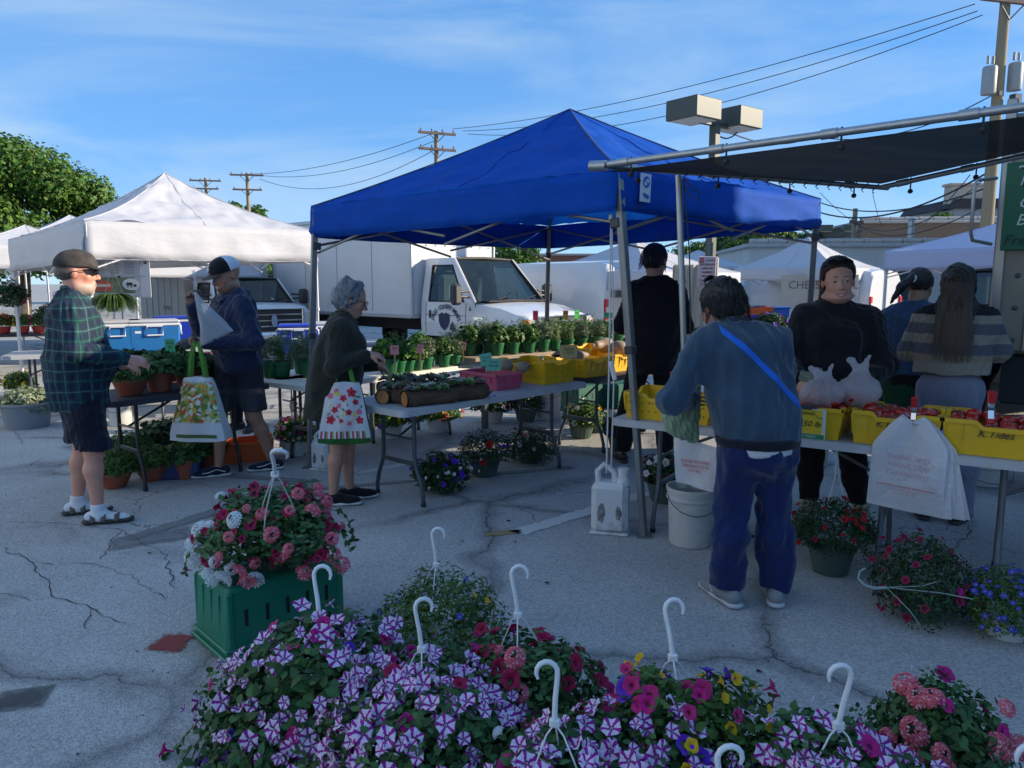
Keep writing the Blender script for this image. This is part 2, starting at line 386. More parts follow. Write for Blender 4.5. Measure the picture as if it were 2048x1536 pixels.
def crack(pts,wd=.008,seed=1):
 g=random.Random(seed);P=[hz(x,y,.005)for x,y in pts];Q=[]
 for a,b in zip(P,P[1:]):
  n=max(3,int((b-a).length/.05));s=Vector((-(b-a).y,(b-a).x,0)).normalized()
  for i in range(n):Q.append(a.lerp(b,i/n)+s*g.uniform(-.018,.018))
 Q.append(P[-1]);vs=[];fs=[]
 for i,q in enumerate(Q):
  d=(Q[min(i+1,len(Q)-1)]-Q[max(i-1,0)]);s=Vector((-d.y,d.x,0)).normalized()*wd*g.uniform(.15,.8)*(1 if 0<i<len(Q)-1 else.1);vs+=[tuple(q-s),tuple(q+s)]
 fs=[(2*i,2*i+2,2*i+3,2*i+1)for i in range(len(Q)-1)]
 me=bpy.data.meshes.new('crack');me.from_pydata(vs,[],fs);me.materials.append(CRK);tag(link('pavement_crack',me),kind='structure')
for i,c in enumerate([[(0,1043),(120,1045),(240,1060),(330,1110),(350,1180)],[(110,1130),(180,1125),(260,1150),(330,1200)],[(0,1095),(60,1120),(110,1190),(180,1215),(260,1250)],[(60,1120),(110,1130)],[(0,940),(50,935),(90,915)],[(0,830),(20,842),(45,890)],[(240,1060),(200,1120)],[(950,990),(1010,1000),(1060,1025),(1080,1050)],[(1070,960),(1130,985),(1200,985)],[(1800,1100),(1860,1085),(1900,1105),(1930,1140),(2048,1150)],[(1900,1105),(1935,1070),(1950,1040)],[(1960,1080),(2048,1112)],[(180,1215),(175,1260)],[(0,1185),(60,1200),(110,1190)]]):crack(c,.0045,i)
# leafy trees
BARK=mat('bark',(.10,.075,.05),.9,var=.3,bump=.6,bscale=30)
def tree(loc,h,rx,rz,label,seed,leaf=.22,n=15000,mt=None,clumps=42,trunk=.25,group='trees beyond the market',shade=None):
 g=np.random.default_rng(seed);e=empty('tree',loc,0,label,'tree',group);zc=h-rz
 cd=dirs(clumps,-.75,g);cp_=cd*lump(cd,seed,.15)[:,None]*np.array([rx,rx,rz])*(.45+.5*g.uniform(0,1,clumps)[:,None]**.5)+np.array([0,0,zc])
 cr_=g.uniform(.22,.42,clumps)*min(rx,rz)
 m=MB();m.tube([(0,0,0),(.05*rx,0,zc*.5),(0,0,zc)],[trunk,trunk*.75,trunk*.5],10)
 m.build('trunk',BARK,e,True)
 m=MB()
 for i in range(min(clumps,22)):
  a=Vector((0,0,zc*.55+.4*rz*g.uniform(-.6,.6)));b=Vector(cp_[i]);mid=a.lerp(b,.5)+Vector(g.normal(size=3))*rx*.06
  m.tube([a,mid,b],[trunk*.35,trunk*.2,trunk*.06],6)
 m.build('limbs',BARK,e,True)
 w_=cr_**2;w_=w_/w_.sum();ci=g.choice(clumps,n,p=w_);d=dirs(n,-.8,g)
 pos=cp_[ci]+d*(cr_[ci]*(.35+.75*g.uniform(0,1,n)**.6))[:,None]*np.array([1,1,.8])
 nr=d+g.normal(size=(n,3))*.5;nr[:,2]+=.5
 V,F=scatter(LEAF[0],LEAF[1],pos,frames(nr,g.uniform(0,6.28,n)),leaf*g.uniform(.6,1.3,n))
 o=link('crown',mesh_np('crown',V,F,False,[mt or mat('tree_leaf',(.085,.17,.028),.5,trans=.30,island=.5,hue=.025,spec=.3)]),e);o['kind']='stuff'
 return e
TL2=mat('tree_leaf_dark',(.055,.115,.022),.5,trans=.25,island=.5,hue=.02,spec=.3)
tree(tuple(at(40,565,34))[:2]+(0,),7.75,4.1,3.3,'large bright green tree behind the white tents at the far left',21,.21,46000,clumps=85,trunk=.35)
tree(tuple(at(-150,565,40))[:2]+(0,),7.6,4.5,3.5,'green tree at the left border behind the bigger tree',22,.24,18000)
tree(tuple(at(480,565,60))[:2]+(0,),7.8,2.6,1.9,'small tree showing above the white canopy under the twin utility poles',23,.34,5000)
tree(tuple(at(520,565,30))[:2]+(0,),2.6,1.8,1.2,'low bush seen between the white pickup and the box truck',24,.16,5000,trunk=.1)
tree(tuple(at(1035,565,42))[:2]+(0,),4.2,1.3,1.4,'slim yellow green tree above the box truck cab',25,.2,4000,trunk=.12)
tree(tuple(at(1480,565,46))[:2]+(0,),4.9,2.6,2.2,'dark rounded tree behind the no parking sign post',26,.22,12000,TL2)
tree(tuple(at(1560,565,52))[:2]+(0,),5.5,3.4,2.6,'dark tree behind the pointed white tent, beneath the blue valance corner',27,.24,12000,TL2)
tree(tuple(at(1390,565,60))[:2]+(0,),4.6,2.4,1.9,'pale small tree left of the dark rounded one',28,.24,6000)
tree(tuple(at(1640,565,60))[:2]+(0,),5.4,2.0,1.7,'tree crown right of the blue canopy corner',29,.24,6000,TL2)
tree(tuple(at(1885,565,48))[:2]+(0,),5.9,1.1,1.0,'little yellow green sapling on the brick roof line',30,.2,1800,trunk=.06)
# buildings
def window(par,x,z,w_,h_,y,fm,gm):
 o=MB();
 for a,b,c,d in((x,z+h_/2,w_+.16,.1),(x,z-h_/2,w_+.2,.12),(x-w_/2,z,.1,h_),(x+w_/2,z,.1,h_)):o.box((a,y-.04,b),(c,.12,d),.01)
 f=o.build('window',fm,par);MB().box((x,y+.0,z),(w_,.04,h_)).build('pane',gm,f)
GLS=mat('dark_window_glass',(.03,.04,.05),.08,spec=.8);FRM=mat('window_frame_white',(.6,.6,.58),.6)
STUC=mat('pale_stucco',(.55,.54,.51),.85,var=.08,vscale=.8,dirt=(.35,.33,.3),dscale=.6,damt=.4)
BRK=mat('brown_brick',(.20,.14,.10),.9,var=.25,vscale=14,dirt=(.10,.08,.06),dscale=.7,damt=.5)
RBRK=mat('red_brick',(.28,.11,.07),.9,var=.2,vscale=9)
def building(name,c,size,rz,m,label,roof=None,cope=None,win=(),cornice=True,tiles=0):
 e=empty(name,(c[0],c[1],0),rz,label,'building',None);sx,sy,h=size
 MB().box((0,0,h/2),(sx,sy,h)).build('wall',m,e)
 MB().box((0,0,h+.08),(sx+.3,sy+.3,.16),.03).build('coping',cope or mat('coping_stone',(.42,.41,.39),.8,var=.15),e)
 for x,z,w_,hh in win:window(e,x,z,w_,hh,-sy/2-.02,FRM,GLS)
 if tiles:
  tm=MB();tm.cyl((-.5*sx/tiles,0,0),(.47*sx/tiles,0,0),.13,.11,8);me=tm.mesh('tile',mat('clay_coping_tile',(.45,.40,.36),.7,var=.2))
  for i in range(tiles):link('tile',me,e,(-sx/2+(i+.5)*sx/tiles,-sy/2+.05,h+.25))
 return e
c=at(1900,565,30);building('shop_row',(c.x+3.0,c.y+5),(20,8,3.05),radians(-6),STUC,'long low pale stucco shop building behind the small white van',tiles=26,win=[(-4,1.5,1.6,1.4),(2,1.5,2.2,1.6)])
c=at(1880,565,44);building('brick_building',(c.x+2.2,c.y+4),(13,8,5.0),radians(-4),BRK,'brown brick building with flat roof standing behind the shop row',tiles=16)
c=at(1945,565,56);e=building('roof_house',(c.x+2.0,c.y+4),(7,7,7.0),0,mat('grey_siding',(.3,.32,.34),.8),'grey sided house with cream chimney above the brick roof',win=[(0,5.2,1.0,1.2)])
MB().box((-2.2,-2.5,7.8),(2.6,1.0,1.8),.03).box((-2.2,-2.5,8.8),(2.9,1.2,.2),.03).build('chimney',mat('cream_brick',(.52,.42,.32),.9,var=.2,vscale=10),e)
MB().prism([(-3.8,7.0),(3.8,7.0),(3.3,7.7),(-3.3,7.7)],-3.8,3.8).build('roof',mat('dark_shingle',(.05,.045,.045),.9,var=.3),e)
c=at(1670,565,70);building('far_building',(c.x,c.y+4),(9,8,4.9),radians(3),mat('far_stone',(.33,.33,.34),.85),'far grey building with dark windows beside the distant lamp',win=[(x,3.7,.9,1.2)for x in(-3,-1,1,3)])
c=at(1075,565,55);e=building('brick_shop',(c.x+2.2,c.y+6),(10,8,3.6),radians(4),RBRK,'low red brick building with pale roof above the box truck hood',win=[(-2,1.8,1.8,1.4),(2,1.8,1.8,1.4)])
c=at(2095,565,26);e=building('tall_building',(22.35,27.9),(6.6,9,10.1),radians(-34),mat('white_render',(.62,.62,.62),.85,var=.06,dirt=(.4,.4,.4),dscale=.8,damt=.3),'tall white walled building rising at the right border of the photo',win=[(1,5,1.2,1.6)])
m=MB();m.box((-2.2,-3.6,10.5),(.9,.9,.7),.05).box((-2.2,-3.6,10.95),(1.3,1.3,.14),.03);m.build('vent_hood',mat('grey_vent',(.30,.31,.32),.6),e)
MB().cyl((0,-4.6,3),(0,-4.6,10),.06).build('downpipe',mat('pipe_grey',(.3,.3,.3),.6),e)
c=at(1845,565,31);e=empty('roof_vent_pipe',(c.x,c.y+1.2,3.0),0,'metal vent pipe with a cap standing on the pale shop roof','vent pipe');MB().cyl((0,0,0),(0,0,1.25),.12).build('pipe',STEEL,e,True);MB().lathe([(.0,1.34),(.22,1.24),(.2,1.2),(.0,1.2)],16).build('cap',STEEL,e,True)
m=empty('shade_building',(21,-4.3,0),0,'pale unseen building added outside the right border to shade the near stalls','building')  # unseen building added off frame, sized so its shadow covers the foreground
MB().box((0,0,3.6),(14,21.6,7.2)).build('wall',STUC,m)
for j in range(2):
 for i in range(6):MB().box((-7.03,-9+3.5*i,2+3*j),(.1,1.6,1.7),.02).build('window',GLS,m)
m=empty('bounce_building',(-15.2,.2,0),0,'pale blue unseen building added outside the left border to bounce sunlight','building')  # added out of view: sunlit wall throws bounced light into the shade
MB().box((0,0,5.5),(8,28.6,11)).build('wall',mat('pale_blue_render',(.38,.47,.58),.85,var=.05),m);MB().box((0,0,11.1),(8.4,29,.3),.03).build('coping',FRM,m)
for j in range(4):
 for i in range(9):MB().box((4.03,-12.8+3.2*i,1.6+2.6*j),(.1,1.3,1.6),.02).build('window',GLS,m)
# poles and wires
POLEW=mat('pole_wood',(.30,.24,.15),.85,var=.25,vscale=3,stretch=(10,10,1),bump=.4,bscale=20,dirt=(.12,.10,.08),damt=.5)
INS=mat('insulator_grey',(.25,.22,.22),.4)
def upole(base,h,r,arms,label,kind=0,rz=0,group='utility poles'):
 e=empty('utility_pole',base,rz,label,'utility pole',group)
 MB().tube([(0,0,0),(0,0,h)],[r*1.2,r*.8],12).build('pole',POLEW,e,True)
 for(z,half,n)in arms:
  a=MB().box((0,-r-.06,z),(half*2,.1,.12),.01).build('crossarm',mat('arm_wood',(.17,.12,.10),.85,var=.2),e)
  k=MB()
  for s in(-1,1):k.tube([(s*half*.45,-r-.06,z),(0,-r-.02,z-half*.45)],.02,6)
  k.build('brace',DARKSTEEL,a)
  for i in range(n):
   x=-half+.12+(2*half-.24)*i/(n-1)
   MB().lathe([(.02,.06),(.05,.08),(.03,.12),(.055,.15),(.03,.2),(0,.22)],10,(x,-r-.06,z)).build('insulator',INS,a,True)
 return e
def top(px,py,y):return at(px,py,y)
t0=top(1990,-60,21);ep=upole((at(1964,565,21).x,21,0),t0.z,.155,[(at(1985,8,21).z,1.0,4)],'big wooden utility pole with grey transformers at the upper right',rz=.25)
z1=at(1985,165,21).z;z2=at(1985,125,21).z
for x,z in((-.42,z1),(.42,z1+.15)):
 k=MB();k.lathe([(0,-.36),(.17,-.36),(.18,-.33),(.18,.30),(.16,.35),(0,.38)],18,(x,-.1,z));k.cyl((x-.08,-.1,z+.42),(x-.08,-.1,z+.62),.035);k.cyl((x+.08,-.1,z+.42),(x+.08,-.1,z+.62),.035);k.build('transformer',mat('transformer_grey',(.33,.34,.33),.5),ep,True)
MB().box((-.2,-.26,z1-.35),(.10,.06,.12)).box((.3,-.28,z1-.5),(.25,.2,.3),.02).build('junction_box',DARKSTEEL,ep)
upole((at(1998,565,30).x,30,0),at(1998,345,30).z,.13,[(at(1998,400,30).z,.35,2)],'slim weathered pole just right of the big utility pole',rz=.1)
upole((at(1702,565,33).x,33,0),at(1702,417,33).z,.12,[(at(1702,445,33).z,.3,2)],'short bare wooden pole above the roof with clay tiles')
t0=top(872,262,38);upole((t0.x,38,0),t0.z,.13,[(at(900,268,38).z,.95,4),(at(900,300,38).z,.95,4)],'utility pole with paired crossarms above the blue canopy',rz=.4)
t0=top(411,356,62);upole((t0.x,62,0),t0.z,.15,[(at(411,362,62).z,1.2,4),(at(411,378,62).z,1.0,3)],'left pole of the distant pair behind the white canopy',rz=.2)
t0=top(494,346,55);upole((t0.x,55,0),t0.z,.15,[(at(494,351,55).z,1.15,4),(at(494,380,55).z,1.0,3)],'right pole of the distant pair behind the white canopy',rz=.2)
WIRE=mat('wire_black',(.02,.02,.022),.6)
def wire(a,b,sag=.6,r=.012,label='thin overhead wire',n=24,name='overhead_wire',bits=None):
 a,b=Vector(a),Vector(b);m=MB();pts=[]
 for i in range(n+1):
  t_=i/n;p=a.lerp(b,t_);p.z-=sag*4*t_*(1-t_);pts.append(p)
 m.tube(pts,r,5)
 return tag(m.build(name,WIRE,None,True),label,'wire','overhead wires')
for i,(a,b,s_,l_)in enumerate([((1950,8),(905,258),.5,'highest wire from the big pole to the pole over the blue canopy'),((1955,22),(925,262),.7,'second wire from the big pole to the pole over the blue canopy'),((1965,30),(935,268),1.0,'lowest wire from the big pole to the pole over the blue canopy')]):
 wire(at(*a,21),at(*b,38),s_,.013,l_)
for i,(a,b,s_,l_)in enumerate([((868,266),(494,348),.5,'highest wire running left from the pole over the blue canopy'),((868,282),(515,350),.7,'middle wire running left from the pole over the blue canopy'),((868,300),(520,358),1.2,'lowest wire running left from the pole over the blue canopy')]):
 wire(at(*a,38),at(*b,55),s_,.016,l_)
for a,b,ya,yb_,s_,r_,l_ in[((1975,375),(1640,405),21,33,.5,.03,'thick cable bundle crossing under the black awning'),((1975,345),(1640,425),21,30,.6,.035,'heavy cable from the big pole sagging to the blue canopy corner'),((1700,440),(1975,352),33,21,.9,.018,'cable from the short pole up to the big pole'),((1640,385),(1760,470),26,30,.2,.012,'thin wire slanting down left of the short pole'),((1745,385),(1765,455),24,30,.1,.012,'nearly upright guy wire above the shop roof'),((1940,350),(1850,445),22,30,.1,.018,'guy wire falling from the big pole to the vent pipe'),((1960,415),(1760,470),24,31,.3,.022,'pale service wire drooping over the brick building'),((1640,478),(1760,448),28,30,.1,.012,'thin wire behind the short pole, near the distant lamp'),((1420,248),(1480,258),17.0,17.2,.25,.02,'loose cable tied between the two parking lot lamp heads'),((1440,256),(1625,272),17,26,.3,.02,'slack cable leaving the parking lot lamp to the right'),((1625,272),(1985,190),26,21,.5,.02,'slack cable joining the big utility pole behind the awning'),((1100,300),(1060,330),30,32,.1,.001,None)]:
 if l_:wire(at(*a,ya),at(*b,yb_),s_,r_*.8,l_)
def lamp(base,h,s,rz,label,pr_=.09):
 e=empty('parking_lot_lamp',base,rz,label,'street lamp','twin shoebox lamps of the parking lot');G_=mat('lamp_grey_green',(.055,.07,.06),.5,var=.06)
 MB().box((0,0,h/2-.2*s),(pr_*2,pr_*2,h-.4*s),.01).build('pole',G_,e)
 MB().box((0,0,h-.38*s),(1.0*s,.09,.09),.01).build('arm',G_,e)
 for sg in(-1,1):
  hd=MB().box((sg*.72*s,0,h-.2*s),(.80*s,.80*s,.40*s),.012).build('lamp_head',G_,e)
  MB().box((sg*.72*s,0,h-.405*s),(.66*s,.66*s,.03*s),.01).build('lens',mat('lamp_lens',(.55,.53,.50),.25),hd)
 return e
lamp(tuple(at(1419,565,16.5))[:2]+(0,),at(1419,222,17).z,1.0,radians(38),'grey twin headed parking lot lamp rising behind the blue canopy',.085)
lamp(tuple(at(1668,565,42))[:2]+(0,),at(1668,450,42).z,.85,radians(-10),'distant twin headed lamp beside the short wooden pole')
# smooth bodies
def rotm(yaw=0,pitch=0,roll=0):
 """columns are the frame axes; yaw about z, pitch about x (positive looks up), roll about y"""
 return np.array(Matrix.Rotation(yaw,3,'Z')@Matrix.Rotation(pitch,3,'X')@Matrix.Rotation(roll,3,'Y'))
def pr(a,b,ra,rb=None,s=(1,1,1),k=.02,Rm=None,neg=False):
 return dict(a=np.array(a,float),b=np.array(b,float),ra=ra,rb=ra if rb is None else rb,s=np.array(s,float),k=k,R=np.eye(3)if Rm is None else Rm,neg=neg)
def ell(c,r,k=.02,Rm=None,neg=False):
 c=np.array(c,float);m=max(r)
 return dict(a=c,b=c,ra=m,rb=m,s=np.array(r,float)/m,k=k,R=np.eye(3)if Rm is None else Rm,neg=neg)
def prim_eval(p,P):
 q=((P-p['a'])@p['R'])/p['s'];B=((p['b']-p['a'])@p['R'])/p['s'];bb=B@B
 if bb>1e-12:
  h=np.clip((q@B)/bb,0,1);d=np.linalg.norm(q-h[...,None]*B,axis=-1)-(p['ra']+(p['rb']-p['ra'])*h)
 else:d=np.linalg.norm(q,axis=-1)-p['ra']
 return d*p['s'].min()
def infl(p,t):
 q=dict(p);m=1.0;q['ra']=p['ra']+t/p['s'].min()*0.8;q['rb']=p['rb']+t/p['s'].min()*0.8
 return q
def sdf_mesh(prims,res=.008,cuts=(),pad=.03):
 """cuts: list of functions P -> d (solid kept where d<0)"""
 lo=np.min([np.minimum(p['a'],p['b'])-max(p['ra'],p['rb'])*p['s'].max()for p in prims if not p['neg']],axis=0)-pad
 hi=np.max([np.maximum(p['a'],p['b'])+max(p['ra'],p['rb'])*p['s'].max()for p in prims if not p['neg']],axis=0)+pad
 n=np.ceil((hi-lo)/res).astype(int)+1
 xs=[lo[i]+res*np.arange(n[i])for i in range(3)]
 D=np.full(n,.25,dtype=np.float32)
 for p in prims:
  e=max(p['ra'],p['rb'])*p['s'].max()+.05+p['k']
  a=np.clip(((np.minimum(p['a'],p['b'])-e-lo)/res).astype(int),0,n-1);b=np.clip(((np.maximum(p['a'],p['b'])+e-lo)/res).astype(int)+2,1,n)
  if(b<=a).any():continue
  G=np.stack(np.meshgrid(xs[0][a[0]:b[0]],xs[1][a[1]:b[1]],xs[2][a[2]:b[2]],indexing='ij'),-1)
  d=prim_eval(p,G).astype(np.float32)
  sl_=(slice(a[0],b[0]),slice(a[1],b[1]),slice(a[2],b[2]));c=D[sl_];k=p['k']
  if p['neg']:
   d=-d;h=np.clip(.5-.5*(c-d)/k*1.0,0,1);h=1-h
   h=np.clip(.5+.5*(c-d)/k,0,1);D[sl_]=d*(1-h)+c*h+k*h*(1-h)
  else:
   h=np.clip(.5+.5*(c-d)/k,0,1);D[sl_]=c*(1-h)+d*h-k*h*(1-h)
 if cuts:
  G=np.stack(np.meshgrid(*xs,indexing='ij'),-1)
  for cfn in cuts:D=np.maximum(D,cfn(G).astype(np.float32))
 D[0]=D[-1]=.1;D[:,0]=D[:,-1]=.1;D[:,:,0]=D[:,:,-1]=.1
 S=D<0
 c=S[:-1,:-1,:-1].astype(np.int8)
 tot=sum(S[i:n[0]-1+i,j:n[1]-1+j,k_:n[2]-1+k_].astype(np.int8)for i in(0,1)for j in(0,1)for k_ in(0,1))
 act=(tot>0)&(tot<8)
 idx=np.full(act.shape,-1,np.int64);ii=np.argwhere(act);idx[act]=np.arange(len(ii))
 acc=np.zeros((len(ii),3));cnt=np.zeros(len(ii))
 I,J,K=ii.T
 for ax in range(3):
  o=[(0,0),(0,1),(1,0),(1,1)]
  for u_,v_ in o:
   s0=[0,0,0];oth=[x for x in range(3)if x!=ax];s0[oth[0]]=u_;s0[oth[1]]=v_;s1=list(s0);s1[ax]=1
   d0=D[I+s0[0],J+s0[1],K+s0[2]];d1=D[I+s1[0],J+s1[1],K+s1[2]]
   m=(d0<0)!=(d1<0);t=np.where(m,d0/np.where(m,d0-d1,1),0)
   pnt=np.tile(np.array(s0,float),(len(ii),1));pnt[:,ax]=t
   acc+=pnt*m[:,None];cnt+=m
 V=lo+res*(ii+acc/cnt[:,None])
 F=[]
 for ax in range(3):
  A=S;sl0=[slice(1,-1)]*3;sl0[ax]=slice(0,-1);sl1=[slice(1,-1)]*3;sl1[ax]=slice(1,None)
  a0=A[tuple(sl0)];a1=A[tuple(sl1)]
  e=np.argwhere(a0!=a1);off=np.array([1,1,1]);off[ax]=0;e=e+off
  if not len(e):continue
  ins=A[e[:,0],e[:,1],e[:,2]]
  b_,c_=[(1,2),(2,0),(0,1)][ax]
  def at_(db,dc):
   q=e.copy();q[:,b_]-=db;q[:,c_]-=dc;return idx[q[:,0],q[:,1],q[:,2]]
  quad=np.stack([at_(1,1),at_(0,1),at_(0,0),at_(1,0)],1)
  quad[~ins]=quad[~ins][:,::-1]
  F.append(quad)
 return V,np.concatenate(F)
def vnormals(V,F):
 n=np.cross(V[F[:,2]]-V[F[:,0]],V[F[:,3]]-V[F[:,1]]);N=np.zeros_like(V)
 for i in range(4):np.add.at(N,F[:,i],n)
 return N/np.maximum(np.linalg.norm(N,axis=1,keepdims=True),1e-9)
def smooth_v(V,F,it=1):
 for _ in range(it):
  A=np.zeros_like(V);c=np.zeros(len(V))
  for i in range(4):
   for j in((i+1)%4,(i-1)%4):np.add.at(A,F[:,i],V[F[:,j]]);np.add.at(c,F[:,i],1)
  V=V*.5+.5*A/c[:,None]
 return V
def folds(V,seed,amp=.006,k=22,dirn=None,stretch=(1,1,.55)):
 g=np.random.default_rng(seed);P=V*np.array(stretch);s=np.zeros(len(V))
 wv=sum(np.stack([np.sin(P@(g.normal(size=3)*k*.35)+g.uniform(0,6))for _ in range(3)],1)for _ in range(2))*.04
 P=P+wv
 for i in range(5):
  kv=g.normal(size=3)*k*(.6+.3*i);s+=(1-2*np.abs(np.sin(P@kv+g.uniform(0,6))))/(1+.6*i)
 for i in range(3):
  kv=g.normal(size=3)*k*(2.6+.8*i);s+=.28*(1-2*np.abs(np.sin(P@kv+wv[:,0]*60+g.uniform(0,6))))
 return amp*s*.5
def body_mesh(name,prims,mats,res=.008,cuts=(),sm=1,fold=None,colfn=None):
 V,F=sdf_mesh(prims,res,cuts);V=smooth_v(V,F,sm)
 if fold:
  N=vnormals(V,F);V=V+N*folds(V,**fold)[:,None]
 me=mesh_np(name,V,F,True,mats if isinstance(mats,list)else[mats])
 if colfn is not None:
  c=colfn(V);ca=me.color_attributes.new('col','FLOAT_COLOR','POINT')
  ca.data.foreach_set('color',np.concatenate([c,np.ones((len(c),1))],1).astype(np.float32).ravel())
 return me
SKIN=mat('skin',(1,1,1),.5,vcol=True,var=.06,vscale=40,bump=.08,bscale=300)
def A3(*v):return np.array(v,float)
def hand_prims(wr,fdir,pdir,sc=1.0,curl=.5,side=1,spread=.12,fist=False):
 """wr wrist, fdir direction of the fingers, pdir palm normal (side the fingers curl towards), side: +1 puts the thumb on f x p"""
 f=np.array(fdir,float);f/=np.linalg.norm(f);p=np.array(pdir,float);p-=f*(p@f);p/=np.linalg.norm(p)
 s=np.cross(f,p)*side
 out=[pr(wr,wr+f*.03*sc,.026*sc,.027*sc,k=.02)]
 pc=wr+f*.055*sc
 Rm=np.stack([s,f,p],1)
 out.append(ell(pc,(.041*sc,.052*sc,.017*sc),.015,Rm))
 lens=[.072,.08,.075,.058]
 for i,l in enumerate(lens):
  o=(i-1.5)*-.0205*sc
  b=wr+f*(.095-.004*abs(i-1))*sc+s*o;c0=curl*(1+.08*i);d0=f*cos(c0*.8)+p*sin(c0*.8)+s*(-spread*(i-1.5)*.5);m=b+d0*l*.48*sc
  d1=f*cos(c0*2.0)+p*sin(c0*2.0);m2=m+d1*l*.32*sc;d2=f*cos(c0*2.9)+p*sin(c0*2.9);e=m2+d2*l*.25*sc
  out+=[pr(b-f*.02*sc,m,.0095*sc,.0088*sc,k=.004),pr(m,m2,.0086*sc,.0078*sc,k=.003),pr(m2,e,.0076*sc,.0068*sc,k=.003)]
 t0=wr+f*.03*sc+s*.028*sc;td=(f*.62+s*.6+p*.5);td/=np.linalg.norm(td);t1=t0+td*.042*sc;t2=t1+(f*.8+s*.05+p*.55)*.032*sc
 out+=[pr(t0,t1,.014*sc,.011*sc,k=.012),pr(t1,t2,.0105*sc,.0085*sc,k=.004)]
 return out
def head_prims(c,Rm,sc=1.0,fem=False,chin=1.0,jowl=0.0):
 """c head centre, Rm columns right/forward/up"""
 def T(x,y,z):return c+Rm@A3(x,y,z)*sc
 o=[ell(T(0,-.012,.030),(.076*sc,.094*sc,.088*sc),.02,Rm),ell(T(0,.022,-.030),((.060 if not fem else.057)*sc,.070*sc,.078*sc),.03,Rm),ell(T(0,.056,-.088),(.030*sc*chin,.026*sc,.022*sc),.03,Rm),pr(T(.046,.0,-.07),T(.02,.055,-.09),.022*sc,.018*sc,k=.025),pr(T(-.046,.0,-.07),T(-.02,.055,-.09),.022*sc,.018*sc,k=.025),ell(T(.036,.058,-.028),(.024*sc,.020*sc,.022*sc),.02,Rm),ell(T(-.036,.058,-.028),(.024*sc,.020*sc,.022*sc),.02,Rm),pr(T(-.035,.076,.024),T(.035,.076,.024),.010*sc,.010*sc,k=.015)]
 for s in(-1,1):
  o.append(dict(ell(T(.031*s,.098,.004),(.017*sc,.014*sc,.011*sc),.012,Rm),neg=True))
  o.append(ell(T(.031*s,.076,.003),(.0135*sc,.0125*sc,.0115*sc),.004,Rm))
  o.append(ell(T(.078*s,-.006,-.008),(.008*sc,.018*sc,.030*sc),.006,Rm))
  o.append(ell(T(.012*s,.098,-.034),(.009*sc,.010*sc,.008*sc),.006,Rm))
 o.append(pr(T(0,.084,.012),T(0,.111,-.028),.0085*sc,.0125*sc,k=.010))
 o.append(ell(T(0,.087,-.060),(.026*sc,.011*sc,.0065*sc),.006,Rm));o.append(ell(T(0,.085,-.073),(.021*sc,.011*sc,.0075*sc),.006,Rm))
 if jowl:o.append(ell(T(0,.01,-.085),(.06*sc,.06*sc,.035*sc*jowl),.04,Rm))
 return o
def shoe_prims(an,toe,sc=1.0,h=.0):
 an=np.array(an,float);toe=np.array(toe,float);d=toe-an;d[2]=0;L_=np.linalg.norm(d);d/=L_
 s=np.cross(d,A3(0,0,1));g=A3(an[0],an[1],0)
 up=[pr(g-d*.055*sc+A3(0,0,.05),g+d*.03+A3(0,0,.055),.040*sc,.042*sc,k=.03),pr(g+A3(0,0,.05)+d*.02,g+d*.15*sc+A3(0,0,.034),.043*sc,.034*sc,s=(1,1,.9),k=.03),pr(g+d*.10*sc+A3(0,0,.032),g+d*.165*sc+A3(0,0,.030),.042*sc,.036*sc,s=(1,1,.75),k=.02)]
 so_=[pr(g-d*.062*sc+A3(0,0,.017),g+d*.06*sc+A3(0,0,.017),.043*sc,.041*sc,s=(1,1,.42),k=.01),pr(g+d*.06*sc+A3(0,0,.017),g+d*.172*sc+A3(0,0,.020),.044*sc,.042*sc,s=(1,1,.42),k=.01)]
 return up,so_
